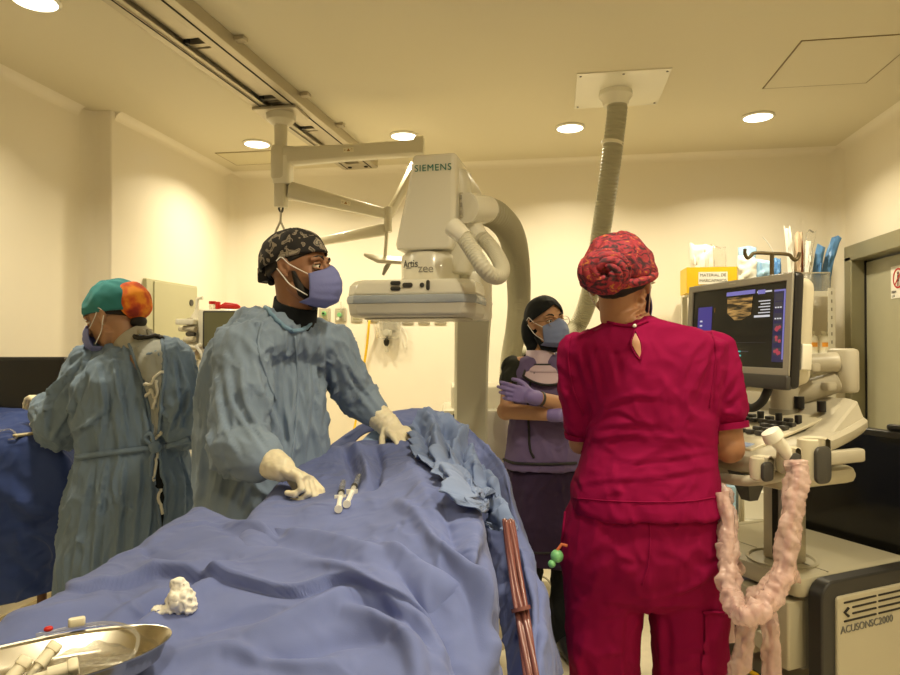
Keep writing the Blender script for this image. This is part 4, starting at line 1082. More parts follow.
# accessories standing on the worktop
wt = .806
def small_jar(lat, d, z, r, h, m, cap, name, lab, cat):
    c = L(lat, d, z)
    t = thing(name, lab, cat, c, 'items on the anaesthesia trolley')
    obj('body', MB().lathe(c, [(0, .001), (r, .001), (r, h * .75), (r * .5, h * .86), (0, h * .86)]), m, t)
    obj('cap', MB().lathe(c, [(0, h * .86), (r * .55, h * .86), (r * .5, h), (0, h)]), cap, t)
small_jar(-1.40, 3.66, wt, .035, .12, M['paper'], M['ltblue_pl'], 'medicine_bottle', 'small white bottle standing on the trolley worktop beside the gown', 'bottle')
small_jar(-1.30, 3.64, wt, .03, .10, M['clear'], M['paper'], 'glass_jar', 'small clear jar standing on the trolley worktop', 'jar')
tb = L(-1.36, 3.62, wt)
# monitor on the trolley
pm = thing('patient_monitor', 'white patient monitor with a dark screen on top of the trolley', 'monitor', A_(222, 352, 3.6))
mz = (A_(222, 310).z + A_(222, 353).z) / 2
pc_ = Vector((A_(222, 332, 3.56).x, A_(222, 332, 3.56).y, mz))
wm_ = 48 * 3.56 / 670; hm_ = 44 * 3.56 / 670
obj('monitor_body', MB().rbox(pc_ + fdir * .05, (wm_, hm_, .12), (rgt, AZ, -fdir), r=.02), wh, pm)
obj('screen_bezel', MB().rbox(pc_ - fdir * .012 + rgt * .012 + AZ * .006, (wm_ - .036, hm_ - .03, .008), (rgt, AZ, -fdir), r=.008), M['dgrey'], pm)
obj('screen', MB().box(pc_ - fdir * .017 + rgt * .012 + AZ * .008, (wm_ - .056, hm_ - .052, .002), (rgt, AZ, -fdir)), mat('dull_green_screen', (.16, .16, .09), .2), pm)
for i in range(3): obj('channel_label', MB().box(pc_ - fdir * .0185 + rgt * (-.06 + .045 * i) - AZ * .062, (.02, .006, .001), (rgt, AZ, -fdir)), M['grey'], pm)
obj('mount', MB().rbox(pc_ + fdir * .06 - AZ * (hm_ / 2 + .05), (.06, .06, .12), LA, r=.01), M['grey'], pm)
# things on top of monitor
mt = mz + hm_ / 2
def topthing(px, dx): return Vector((A_(px, 310, 3.62).x, A_(px, 310, 3.62).y, mt + .001))
t_ = topthing(199, 0)
sb_ = thing('spray_bottle', 'white dispenser bottle with a pump top left of the patient monitor', 'bottle', t_)
z0_ = 0; s0 = A_(197, 345, 3.60)
obj('bottle_body', MB().lathe(Vector((s0.x, s0.y, mz - .06)), [(0, 0), (.036, 0), (.038, .02), (.038, .13), (.014, .17), (.014, .18), (0, .18)]), wh, sb_)
obj('pump_head', MB().tube([Vector((s0.x, s0.y, mz + .12)), Vector((s0.x, s0.y, mz + .175)), Vector((s0.x, s0.y, mz + .18)) + rgt * .03], .010), wh, sb_)
obj('bottle_shelf', MB().rbox(Vector((s0.x, s0.y, mz - .075)), (.10, .12, .025), LA, r=.01), wh, an)
j0 = topthing(212.5, 0)
jr = thing('red_capped_jar', 'tiny clear jar with red cap on top of the patient monitor', 'jar', j0)
obj('jar_body', MB().lathe(j0, [(0, 0), (.018, 0), (.018, .03), (0, .03)]), M['clear'], jr)
obj('jar_cap', MB().lathe(j0, [(0, .03), (.019, .03), (.019, .045), (0, .045)]), M['red'], jr)
j1 = topthing(218, 0)
tag(obj('red_clip', MB().rbox(j1 + AZ * .022, (.022, .03, .04), LA, r=.006), M['red']), 'small upright red clip on the patient monitor', 'clip', 'red items on the patient monitor')
j2 = topthing(229, 0)
tag(obj('red_pulse_probe', MB().tube([j2 + rgt * -.05 + AZ * .014, j2 + rgt * -.02 + AZ * .022, j2 + rgt * .04 + AZ * .018, j2 + rgt * .06 + AZ * .012], [.008, .018, .016, .007]), M['red']), 'red handset lying on top of the patient monitor', 'handset', 'red items on the patient monitor')
# white pulse line frame right of monitor
obj('side_handle', MB().tube(sp3([pc_ + rgt * (wm_ / 2 - .01) + AZ * .02, pc_ + rgt * (wm_ / 2 + .03) + AZ * .0, pc_ + rgt * (wm_ / 2 + .03) - AZ * .06, pc_ + rgt * (wm_ / 2 - .01) - AZ * .08]), .008), M['clear'], pm)

# ================================================================ dark screen, far left
ds = thing('wall_side_screen', 'wide switched off black screen at the far left behind the instrument table', 'screen', L(-2.1, 2.95, 0))
q0 = Wp(64, 357, 2.95); q1 = Wp(64, 405, 2.95)
W_ = .74; zc_ = q0.z - .23
dcn = q0 - rgt * (W_ / 2); dcn.z = zc_
obj('screen_casing', MB().rbox(dcn + fdir * .03, (W_, .46, .05), (rgt, AZ, -fdir), r=.012), M['black'], ds)
obj('screen_glass', MB().box(dcn + fdir * .004, (W_ - .03, .43, .003), (rgt, AZ, -fdir)), M['screen_off'], ds)
dcn0 = dcn.copy(); dcn0.z = 0
obj('stand_post', MB().cyl(dcn0 + fdir * .08 + AZ * .03, dcn0 + fdir * .08 + AZ * 1.1, .03), M['dgrey'], ds)
obj('stand_foot', MB().rbox(dcn0 + fdir * .10 + AZ * .02, (.5, .36, .04), LA, r=.04), M['dgrey'], ds)
# ================================================================ cloth helpers
def cloth_mat(name, col, var=.10, weave=.35, zs=1.0):
    m = mat(name, col, .85, spec=.15, sheen=.08)
    N, K = nt(m); b = N['Principled BSDF']
    tc = N.new('ShaderNodeTexCoord')
    n1 = N.new('ShaderNodeTexNoise'); n1.inputs['Scale'].default_value = 500; n1.inputs['Detail'].default_value = 2
    n2 = N.new('ShaderNodeTexNoise'); n2.noise_type = 'RIDGED_MULTIFRACTAL'; n2.inputs['Scale'].default_value = 12; n2.inputs['Detail'].default_value = 4; n2.inputs['Distortion'].default_value = .9; n2.inputs['Roughness'].default_value = .45
    K.new(tc.outputs['Object'], n1.inputs['Vector'])
    mp_ = N.new('ShaderNodeMapping'); mp_.inputs['Scale'].default_value = (1, 1, zs); K.new(tc.outputs['Object'], mp_.inputs[0]); K.new(mp_.outputs[0], n2.inputs['Vector'])
    b1 = N.new('ShaderNodeBump'); b1.inputs['Strength'].default_value = weave; b1.inputs['Distance'].default_value = .0006
    b2 = N.new('ShaderNodeBump'); b2.inputs['Strength'].default_value = 1.0; b2.inputs['Distance'].default_value = .012
    K.new(n1.outputs[0], b1.inputs['Height']); K.new(n2.outputs[0], b2.inputs['Height']); K.new(b2.outputs[0], b1.inputs['Normal']); K.new(b1.outputs[0], b.inputs['Normal'])
    n3 = N.new('ShaderNodeTexNoise'); n3.inputs['Scale'].default_value = 5; n3.inputs['Detail'].default_value = 6; K.new(tc.outputs['Object'], n3.inputs['Vector'])
    r = N.new('ShaderNodeMapRange'); r.inputs['From Min'].default_value = .3; r.inputs['From Max'].default_value = .7; r.inputs['To Min'].default_value = 1 - var; r.inputs['To Max'].default_value = 1 + var
    mx = N.new('ShaderNodeVectorMath'); mx.operation = 'SCALE'; mx.inputs[0].default_value = col
    K.new(n3.outputs[0], r.inputs[0]); K.new(r.outputs[0], mx.inputs['Scale']); K.new(mx.outputs[0], b.inputs['Base Color'])
    return m
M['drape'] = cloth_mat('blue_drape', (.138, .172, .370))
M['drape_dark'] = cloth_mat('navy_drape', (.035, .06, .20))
M['towel'] = cloth_mat('light_blue_towel', (.185, .245, .420))
M['paleblue'] = cloth_mat('pale_blue_cloth', (.30, .42, .66))

def surf(rows, su=10, sv=10):
    """rows[i][j] control points -> dense array by Catmull-Rom in both directions"""
    R = [spline(r, sv) for r in rows]
    A = np.array(R)                      # rows x n x 3
    out = [spline(A[:, j], su) for j in range(A.shape[1])]
    return np.array(out).transpose(1, 0, 2)
def normals(P):
    du = np.gradient(P, axis=0); dv = np.gradient(P, axis=1); n = np.cross(du, dv)
    n /= np.linalg.norm(n, axis=2, keepdims=True) + 1e-9
    return n
def pix(P):
    C0 = np.array([0, 0, CAMZ]); v = P - C0
    x = v @ np.array(rgt); y = v @ np.array(upv); z = np.maximum(v @ np.array(fwd), .05)
    return 450 + F * x / z, 337.5 - F * y / z
KH = 2.3
def crease(P, pts, wid, h, kind='ridge', taper=True):
    """height field of a fold that runs along the polyline pts (projected coordinates) with half-width wid"""
    X, Y = pix(P); S = spline([(*p, 0) for p in pts], 12)[:, :2]
    best = np.full(X.shape, 1e9); tt = np.zeros(X.shape); sg = np.zeros(X.shape)
    for i in range(len(S) - 1):
        a, b = S[i], S[i + 1]; d = b - a; l2 = (d ** 2).sum() + 1e-9
        t = np.clip(((X - a[0]) * d[0] + (Y - a[1]) * d[1]) / l2, 0, 1)
        ex = X - a[0] - t * d[0]; ey = Y - a[1] - t * d[1]; q = np.hypot(ex, ey)
        m = q < best; best = np.where(m, q, best); tt = np.where(m, (i + t) / (len(S) - 1), tt)
        cr = d[0] * ey - d[1] * ex; sg = np.where(m, np.sign(cr), sg)
    env = np.sin(np.clip(tt, 0.02, .98) * PI) ** .5 if taper else 1
    h = h * KH
    if kind == 'ridge': return h * np.exp(-(best / wid) ** 2) * env
    if kind == 'step':      # one side (sg>0) is lower near the line
        return -h * np.where(sg > 0, np.exp(-(best / wid)), np.exp(-(best / (wid * .12)) ** 2)) * env
    if kind == 'roll':      # raised lip on one side, gap on the other
        return -h * np.tanh(sg * best / 1.1) * np.exp(-best / wid) * env
def fbm(P, sc_, seed, st=(1, 1, 1)):
    out = np.empty(P.shape[:2])
    for i in range(P.shape[0]):
        for j in range(P.shape[1]):
            p = P[i, j]; out[i, j] = noise.noise(Vector((p[0] * sc_ * st[0] + seed, p[1] * sc_ * st[1], p[2] * sc_ * st[2])))
    return out
def wrinkles(P, seed, amp=.004, sc_=4.0, sharp=7.0):
    out = np.zeros(P.shape[:2]); nz = noise.noise
    for i in range(P.shape[0]):
        for j in range(P.shape[1]):
            p = Vector(P[i, j]); q = p * sc_ + Vector((nz(p * 3 + Vector((seed, 0, 0))), nz(p * 3 + Vector((0, seed, 0))), 0)) * 1.3
            m = .5 + .9 * nz(p * 2.5 + Vector((7, seed, 0)))
            a = max(0, 1 - abs(nz(q + Vector((seed, 0, 0)))) * sharp); b = max(0, 1 - abs(nz(q * 2.1 + Vector((0, 0, seed)))) * sharp * .8)
            out[i, j] = max(0, m) * (a * a * (3 - 2 * a) + .5 * b * b)
    return out * amp
def cloth_obj(name, P, m, parent=None, thick=.0025, smooth=180):
    mb = MB(); n, k = P.shape[:2]
    me = bpy.data.meshes.new(name)
    idx = np.arange(n * k).reshape(n, k)
    fs = np.stack([idx[:-1, :-1], idx[:-1, 1:], idx[1:, 1:], idx[1:, :-1]], -1).reshape(-1, 4)
    me.from_pydata(P.reshape(-1, 3).tolist(), [], fs.tolist()); me.update()
    o = link_mesh(name, me, m, parent, smooth=smooth)
    md = o.modifiers.new('thick', 'SOLIDIFY'); md.thickness = thick; md.offset = 0
    return o
def hit(P, px, py):
    X, Y = pix(P); i = np.argmin((X - px) ** 2 + (Y - py) ** 2); return Vector(P.reshape(-1, 3)[i])
def G3(rows): return [[Wp(*p) for p in r] for r in rows]

# ================================================================ operating table (under the sheets)
TB = L(-.26, 1.55, 0)
ot = thing('operating_table', 'operating table under the blue sheets, only its outline showing', 'operating table', TB)
obj('table_top', MB().rbox(L(-.20, 1.50, .84), (.44, 1.78, .05), LA, r=.04), M['white'], ot)
obj('mattress', MB().rbox(L(-.20, 1.50, .885), (.42, 1.74, .04), LA, r=.04), M['dgrey'], ot)
obj('pedestal', MB().rbox(L(-.20, 1.5, .43), (.26, .5, .76), LA, r=.05), M['white'], ot)
obj('pedestal_foot', MB().rbox(L(-.20, 1.5, .04), (.46, 1.0, .08), LA, r=.06), M['grey'], ot)

# ---- sheet over the chest and arms (goes under the leg sheet)
rowsB = G3([
 # far edge, at the neck / head screen
 [(285, 520, 2.12), (316, 462, 2.16), (345, 443, 2.20), (380, 441, 2.22), (412, 443, 2.20), (440, 449, 2.16), (452, 470, 2.10), (462, 520, 2.08)],
 [(262, 545, 1.98), (292, 475, 2.03), (325, 460, 2.06), (372, 457, 2.08), (415, 456, 2.02), (444, 462, 1.98), (458, 500, 1.92), (470, 560, 1.9)],
 [(245, 570, 1.78), (272, 492, 1.82), (310, 485, 1.85), (365, 480, 1.83), (418, 470, 1.76), (452, 480, 1.72), (474, 530, 1.66), (486, 610, 1.65)],
 [(225, 600, 1.60), (252, 513, 1.64), (300, 506, 1.64), (360, 502, 1.60), (420, 492, 1.52), (462, 500, 1.48), (488, 560, 1.46), (497, 660, 1.46)],
 [(210, 640, 1.44), (240, 535, 1.46), (295, 532, 1.44), (360, 532, 1.40), (420, 525, 1.33), (468, 535, 1.30), (496, 610, 1.30), (503, 740, 1.32)],
 [(190, 700, 1.25), (225, 575, 1.26), (290, 575, 1.24), (360, 575, 1.20), (425, 575, 1.15), (478, 595, 1.12), (502, 690, 1.13), (508, 860, 1.15)],
 [(160, 800, 1.10), (205, 650, 1.10), (285, 650, 1.08), (360, 650, 1.05), (428, 645, 1.02), (486, 670, 1.00), (510, 780, 1.0), (516, 980, 1.02)],
 [(100, 960, .92), (170, 760, .92), (275, 765, .90), (360, 765, .88), (430, 760, .86), (494, 790, .85), (520, 920, .85), (526, 1200, .87)],
])
P = surf(rowsB, 30, 30)
Nn = normals(P); Nn *= np.sign(Nn[..., 2:3].mean()) if Nn[..., 2].mean() != 0 else 1
h = crease(P, [(330, 452), (380, 452), (415, 448), (440, 455)], 5, .010)
h += crease(P, [(343, 447), (350, 462), (356, 480), (352, 492)], 4, -.012)
h += crease(P, [(352, 448), (362, 462), (370, 478), (372, 488)], 5, .012)
h += crease(P, [(375, 450), (380, 465), (372, 485)], 4, -.010)
h += crease(P, [(368, 490), (374, 486), (378, 478)], 4, -.014)
h += crease(P, [(440, 452), (455, 480), (470, 520), (480, 560), (490, 610)], 7, .010)
h += crease(P, [(425, 470), (440, 500), (452, 530), (462, 560)], 8, -.008)
h += crease(P, [(395, 500), (415, 515), (430, 535), (440, 560)], 6, .007)
h += crease(P, [(300, 515), (340, 508), (380, 500)], 8, .006)
h += crease(P, [(405, 462), (430, 490), (440, 520)], 12, .008)
h += crease(P, [(432, 540), (462, 575), (482, 620), (493, 665)], 4, .014) + crease(P, [(440, 536), (470, 572), (489, 618), (500, 665)], 3.5, -.014)
h += crease(P, [(478, 545), (480, 590), (486, 640)], 5, -.014)
h += crease(P, [(468, 530), (470, 570), (478, 620), (488, 670)], 4, .010)
h += .006 * fbm(P, 7, 3) + .0025 * fbm(P, 22, 9) + wrinkles(P, 3, .0055, 5)
P = P + Nn * h[..., None]
PB = P
shB = cloth_obj('chest_drape', P, M['drape'])
tag(shB, 'smooth blue sheet over the patient chest, carrying the two syringes', 'surgical drape', 'surgical drapes on the operating table')

# ---- leg sheet in the foreground
rowsA = G3([
 [(165, 640, 1.72), (180, 560, 1.71), (193, 509.5, 1.70), (235, 520, 1.56), (275, 528, 1.45), (325, 537, 1.36), (375, 543, 1.29), (402, 560, 1.20), (440, 600, 1.12), (470, 660, 1.08), (480, 780, 1.06)],
 [(140, 660, 1.58), (155, 585, 1.57), (165, 527, 1.55), (215, 533, 1.44), (265, 541, 1.35), (320, 552, 1.26), (370, 562, 1.18), (405, 580, 1.12), (440, 622, 1.04), (468, 690, 1.0), (478, 820, .98)],
 [(105, 700, 1.42), (120, 612, 1.41), (130, 550, 1.40), (185, 556, 1.33), (250, 566, 1.25), (315, 580, 1.17), (370, 597, 1.10), (412, 620, 1.03), (445, 665, .97), (475, 730, .93), (485, 900, .92)],
 [(60, 740, 1.27), (75, 650, 1.27), (85, 579, 1.26), (150, 589, 1.20), (230, 602, 1.13), (305, 620, 1.06), (368, 640, 1.0), (420, 665, .94), (455, 720, .89), (490, 790, .86), (497, 980, .85)],
 [(5, 800, 1.13), (20, 690, 1.13), (35, 609, 1.12), (115, 626, 1.07), (205, 644, 1.01), (295, 664, .95), (365, 690, .90), (430, 720, .85), (475, 780, .81), (505, 860, .78), (510, 1060, .77)],
 [(-90, 860, 1.00), (-65, 760, 1.0), (-35, 652, .99), (65, 680, .95), (180, 705, .89), (285, 735, .84), (370, 770, .80), (445, 810, .76), (500, 870, .72), (530, 960, .69), (535, 1160, .69)],
 [(-190, 1040, .86), (-170, 900, .86), (-130, 760, .85), (0, 800, .81), (140, 840, .76), (280, 880, .71), (380, 920, .67), (470, 960, .64), (540, 1030, .61), (570, 1120, .59), (575, 1300, .59)],
])
P = surf(rowsA, 34, 26)
Nn = normals(P); Nn *= np.sign(Nn[..., 2].mean())
h = crease(P, [(53, 591), (90, 588), (122, 584), (159, 576), (220, 580), (294, 592), (340, 578), (383, 593), (442, 622)], 6, .0075, 'roll')
h += crease(P, [(110, 640), (150, 610), (190, 585), (225, 560)], 5, -.007)
h += crease(P, [(120, 645), (160, 616), (198, 590), (235, 566)], 5, .006)
h += crease(P, [(85, 640), (130, 610), (165, 590)], 5, .005)
h += crease(P, [(193, 510), (235, 525), (273, 530), (349, 545), (400, 560)], 4, .006)
h += crease(P, [(205, 520), (240, 532), (280, 540), (345, 556), (390, 570)], 6, -.006)
h += crease(P, [(262, 522), (275, 531), (290, 534)], 3, -.008)
h += crease(P, [(385, 548), (410, 575), (440, 605), (465, 640), (478, 675)], 5, .010)
h += crease(P, [(398, 565), (425, 600), (450, 635), (462, 675)], 6, -.012)
h += crease(P, [(365, 560), (400, 600), (430, 640), (445, 680)], 8, .006)
h += crease(P, [(388, 550), (430, 588), (462, 628), (486, 680)], 4.5, .013) + crease(P, [(398, 548), (442, 588), (473, 628), (496, 680)], 4, -.013)
h += crease(P, [(300, 560), (350, 572), (390, 600), (420, 650)], 5, .006)
h += crease(P, [(240, 640), (290, 625), (335, 600), (350, 590)], 9, .010)
h += crease(P, [(225, 660), (290, 655), (340, 640), (390, 640)], 9, -.009)
h += crease(P, [(180, 635), (230, 618), (280, 612)], 7, -.007)
h += crease(P, [(170, 660), (230, 652), (300, 668), (350, 665)], 7, .007)
h += crease(P, [(340, 610), (380, 625), (410, 650), (420, 690)], 8, .010)
h += crease(P, [(355, 600), (395, 612), (430, 650)], 6, -.008)
h += crease(P, [(0, 625), (40, 618), (80, 610), (120, 600)], 8, .006)
h += crease(P, [(135, 572), (175, 568), (240, 575)], 10, .006)
h += crease(P, [(140, 545), (160, 560), (200, 565)], 6, -.005)
h += .007 * fbm(P, 6, 13) + .003 * fbm(P, 18, 5) + wrinkles(P, 17, .0065, 4.5)
P = P + Nn * h[..., None]
PA = P
shA = cloth_obj('leg_drape', P, M['drape'])
tag(shA, 'large creased blue sheet over the patient legs in the foreground, under the metal dish', 'surgical drape', 'surgical drapes on the operating table')

# ---- side sheet hanging on the right and over the head frame
rowsC = G3([
 [(318, 458, 2.30), (345, 445, 2.32), (365, 432, 2.34), (395, 428, 2.34), (420, 440, 2.26), (438, 455, 2.18)],
 [(325, 452, 2.42), (352, 430, 2.44), (385, 414, 2.46), (415, 413, 2.44), (440, 428, 2.36), (452, 462, 2.24)],
 [(388, 418, 2.60), (400, 414, 2.58), (420, 411.5, 2.56), (440, 412.5, 2.50), (455, 432, 2.38), (466, 480, 2.14)],
 [(435, 470, 2.60), (440, 440, 2.60), (448, 417, 2.58), (462, 428, 2.46), (474, 455, 2.26), (482, 520, 1.98)],
 [(480, 560, 2.50), (480, 500, 2.48), (478, 441, 2.40), (482, 450, 2.30), (487, 490, 2.08), (492, 560, 1.80)],
 [(520, 620, 2.20), (520, 560, 2.18), (505, 472, 2.16), (503, 480, 2.06), (500, 530, 1.88), (499, 610, 1.62)],
 [(548, 640, 1.95), (538, 580, 1.93), (515, 507, 1.92), (512, 520, 1.84), (508, 575, 1.70), (506, 660, 1.46)],
 [(560, 660, 1.75), (550, 625, 1.74), (531, 553, 1.74), (524, 565, 1.66), (516, 620, 1.52), (513, 720, 1.32)],
 [(560, 700, 1.56), (556, 670, 1.55), (546, 600, 1.55), (535, 615, 1.46), (524, 680, 1.34), (520, 800, 1.18)],
 [(560, 770, 1.40), (558, 720, 1.40), (545, 655, 1.39), (536, 680, 1.30), (530, 760, 1.18), (526, 880, 1.08)],
 [(560, 860, 1.25), (558, 800, 1.25), (550, 720, 1.25), (540, 760, 1.16), (534, 850, 1.06), (532, 1000, .98)],
])
P = surf(rowsC, 20, 24)
Nn = normals(P); Nn *= np.sign((Nn[..., 2] - .6 * (Nn @ np.array(fdir))).mean())
h = crease(P, [(330, 456), (360, 440), (385, 430), (400, 428)], 4, -.008)
h += crease(P, [(340, 452), (365, 447), (385, 440)], 4, .008)
h += crease(P, [(515, 535), (527, 570), (537, 610), (540, 650)], 4, .008)
h += crease(P, [(520, 560), (526, 600), (528, 650)], 4, -.010)
h += crease(P, [(534, 560), (540, 600), (536, 650), (532, 690)], 3, -.008)
h += .008 * fbm(P, 8, 31) + .003 * fbm(P, 20, 41) + wrinkles(P, 23, .007, 6)
P = P + Nn * h[..., None]
PC = P
shC = cloth_obj('side_drape', P, M['drape'])
tag(shC, 'blue sheet peaking over the patient head and hanging down the right side', 'surgical drape', 'surgical drapes on the operating table')

# ---- crumpled light blue towel over the head end and right side
KH = 1.0
rowsD = G3([
 [(409, 432, 2.20), (412, 422, 2.22), (421, 414, 2.26), (432, 412, 2.28), (446, 421, 2.28), (466, 433, 2.24)],
 [(412, 446, 2.14), (418, 436, 2.15), (428, 430, 2.17), (440, 433, 2.16), (452, 440, 2.14), (468, 443, 2.12)],
 [(413, 453, 2.11), (428, 450, 2.10), (436, 450, 2.08), (447, 452, 2.06), (456, 448, 2.07), (476, 456, 2.02)],
 [(424, 462, 2.05), (436, 466, 2.02), (447, 462, 2.00), (458, 466, 1.98), (470, 464, 1.96), (484, 470, 1.92)],
 [(441, 474, 1.97), (450, 470, 1.93), (459, 468, 1.92), (470, 478, 1.89), (482, 476, 1.88), (496, 482, 1.84)],
 [(446, 484, 1.92), (456, 490, 1.88), (468, 486, 1.86), (480, 492, 1.84), (492, 488, 1.80), (505, 496, 1.76)],
 [(458, 502, 1.86), (472, 500, 1.83), (484, 500, 1.80), (492, 510, 1.77), (500, 506, 1.74), (511, 512, 1.70)],
 [(487, 512, 1.80), (488, 508, 1.78), (491, 516, 1.76), (497, 522, 1.72), (506, 520, 1.69), (515, 522, 1.66)],
 [(490, 524, 1.76), (492, 524, 1.74), (495, 526, 1.72), (503, 528, 1.69), (510, 529, 1.66), (517, 529, 1.63)],
 [(491, 529, 1.74), (494, 530, 1.72), (498, 531, 1.70), (505, 532, 1.67), (512, 532, 1.64), (519, 531, 1.61)],
])
P = surf(rowsD, 22, 30)
Nn = normals(P); Nn *= np.sign((Nn[..., 2] - .8 * (Nn @ np.array(fdir))).mean())
def settle(P, under, gap):
    C0 = np.array([0, 0, CAMZ]); X, Y = pix(P); X = X.copy(); Y = Y.copy()
    for S in under:
        sx, sy = pix(S); sx = sx.ravel(); sy = sy.ravel(); sd = np.linalg.norm(S.reshape(-1, 3) - C0, axis=1)
        for i in range(P.shape[0]):
            for j in range(P.shape[1]):
                q = (sx - X[i, j]) ** 2 + (sy - Y[i, j]) ** 2; k = q < 30
                if k.any():
                    dmin = sd[k].min() - gap; v = P[i, j] - C0; d = np.linalg.norm(v)
                    if d > dmin: P[i, j] = C0 + v * (dmin / d)
    # ease the sheet so it drapes smoothly over what lies under it
    for _ in range(6):
        Q = P.copy(); Q[1:-1, 1:-1] = (P[:-2, 1:-1] + P[2:, 1:-1] + P[1:-1, :-2] + P[1:-1, 2:]) / 4 * .6 + P[1:-1, 1:-1] * .4; P = Q
    return P
P = settle(P, (PB, PC), .030)
KH = 1.9
h = crease(P, [(425, 415), (435, 435), (440, 455), (441, 470)], 4, .022)
h += crease(P, [(418, 425), (424, 440), (428, 455)], 3.5, -.018)
h += crease(P, [(446, 425), (450, 445), (449, 462)], 4, -.02)
h += crease(P, [(440, 418), (456, 432), (466, 434)], 3.5, .018)
h += crease(P, [(466, 436), (456, 446), (450, 460)], 3.5, .02)
h += crease(P, [(468, 444), (462, 455), (460, 464)], 3, -.02)
h += crease(P, [(440, 474), (452, 470), (458, 490), (460, 502)], 3.5, .018)
h += crease(P, [(463, 474), (468, 490), (470, 498)], 4, -.016)
h += crease(P, [(470, 455), (480, 475), (490, 500), (495, 515)], 3.5, .018)
h += crease(P, [(478, 465), (489, 492), (491, 510)], 3, -.016)
h += crease(P, [(458, 500), (475, 500), (490, 500)], 3, .014)
h += .026 * fbm(P, 12, 51) + .016 * fbm(P, 26, 61) + wrinkles(P, 27, .014, 9)
P = P + Nn * h[..., None]
shD = cloth_obj('crumpled_towel', P, M['towel'])
tag(shD, 'crumpled paler blue cloth bunched at the head end of the table', 'surgical towel')

# ---- small pale cloth at the neck
rowsE = G3([
 [(361, 446, 2.24), (372, 436, 2.28), (385, 431, 2.30), (396, 436, 2.28), (402, 446, 2.22)],
 [(364, 452, 2.20), (376, 446, 2.22), (386, 444, 2.24), (396, 445, 2.22), (402, 450, 2.18)],
 [(366, 456, 2.14), (378, 454, 2.14), (388, 452, 2.14), (396, 452, 2.13), (404, 455, 2.10)],
])
P = surf(rowsE, 14, 14); Nn = normals(P); Nn *= np.sign(Nn[..., 2].mean())
P = P + Nn * (.010 + .012 * fbm(P, 16, 71))[..., None]
tag(cloth_obj('neck_cloth', P, M['paleblue']), 'small pale blue folded cloth tucked in at the patient neck', 'cloth')

# ================================================================ left instrument table with navy drape
td_ = thing('instrument_table', 'instrument table fully covered by a dark navy drape at the far left', 'table', L(-1.75, 2.35, 0))
tl = L(-1.97, 2.72, 0)
obj('table_frame', MB().rbox(tl + AZ * 1.03, (1.0, .52, .03), LA, r=.02), M['steel'], td_)
br = mat('brown_leg_tube', (.16, .07, .035), .5)
for sx in (-.46, .46):
    for sy in (-.23, .23):
        e = tl + rgt * sx + fdir * sy
        lg = obj('leg', MB().cyl(e + AZ * .05, e + AZ * 1.0, .016), br, td_)
        obj('castor', MB().cyl(e + rgt * -.015 + AZ * .028, e + rgt * .015 + AZ * .028, .028), M['rubber'], lg)
KH = 1.4
rowsF = G3([
 [(-200, 392, 2.85), (-110, 396, 2.85), (-20, 399, 2.85), (30, 402, 2.85), (88, 420, 2.85), (98, 480, 2.80), (100, 560, 2.78)],
 [(-250, 408, 2.55), (-140, 410, 2.55), (-30, 413, 2.55), (30, 414, 2.55), (78, 424, 2.52), (92, 480, 2.50), (94, 575, 2.48)],
 [(-300, 426, 2.28), (-160, 428, 2.28), (-40, 430, 2.28), (25, 432, 2.28), (62, 440, 2.25), (78, 490, 2.22), (82, 580, 2.20)],
 [(-320, 445, 2.18), (-170, 446, 2.18), (-42, 447, 2.18), (22, 449, 2.18), (55, 458, 2.17), (72, 500, 2.15), (76, 585, 2.13)],
 [(-330, 520, 2.15), (-175, 522, 2.14), (-45, 520, 2.12), (15, 515, 2.14), (48, 520, 2.13), (66, 540, 2.13), (74, 588, 2.12)],
 [(-335, 570, 2.15), (-178, 572, 2.13), (-50, 566, 2.15), (10, 562, 2.12), (45, 560, 2.14), (64, 568, 2.12), (73, 590, 2.12)],
 [(-340, 625, 2.15), (-180, 622, 2.15), (-45, 612, 2.14), (8, 604, 2.13), (36, 596, 2.12), (58, 590, 2.12), (72, 592, 2.12)],
])
rowsF = [[Vector((0, 0, CAMZ)) + (p - Vector((0, 0, CAMZ))) * 1.12 for p in r] for r in rowsF]
P = surf(rowsF, 16, 18); Nn = normals(P); Nn *= np.sign((Nn[..., 2] - .8 * (Nn @ np.array(fdir))).mean())
h = crease(P, [(-5, 480), (20, 500), (50, 515)], 8, .018) + crease(P, [(10, 530), (40, 520), (70, 505)], 5, -.015) + crease(P, [(0, 545), (35, 532), (60, 528)], 6, .012)
h += crease(P, [(0, 420), (30, 418), (60, 425)], 3, .012) + crease(P, [(5, 560), (30, 580), (50, 590)], 7, -.012)
h += .016 * fbm(P, 5, 81) + .006 * fbm(P, 14, 91) + wrinkles(P, 33, .012, 4)
P = P + Nn * h[..., None]
PF = P
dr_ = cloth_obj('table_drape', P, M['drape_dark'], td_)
# items on it
tf = mat('wood_spatula', (.62, .55, .36), .5)
sp0 = hit(PF, 14, 439); sp1 = hit(PF, 68, 432)
tag(obj('paper_strip', MB().box((sp0 + sp1) / 2 + AZ * .012, ((sp1 - sp0).length, .035, .008), ((sp1 - sp0).normalized(), AZ.cross((sp1 - sp0).normalized()), AZ)), tf, bevel=.003), 'long cream strip lying on the navy instrument drape', 'strip')
hz_ = lambda x, y: hit(PF, x, y) + AZ * .012
tag(obj('plastic_tube', MB().tube(sp3([hz_(-8, 436), hz_(6, 432), hz_(14, 434), hz_(16, 440), hz_(8, 443)]), .003), M['clear']), 'thin clear tube curled on the navy drape beside the cream strip', 'tube')
tag(obj('gauze_pad', MB().rbox(hz_(38, 427), (.05, .03, .012), LA, r=.008), M['paper']), 'tiny white pad near the gloved hand on the navy drape', 'gauze')

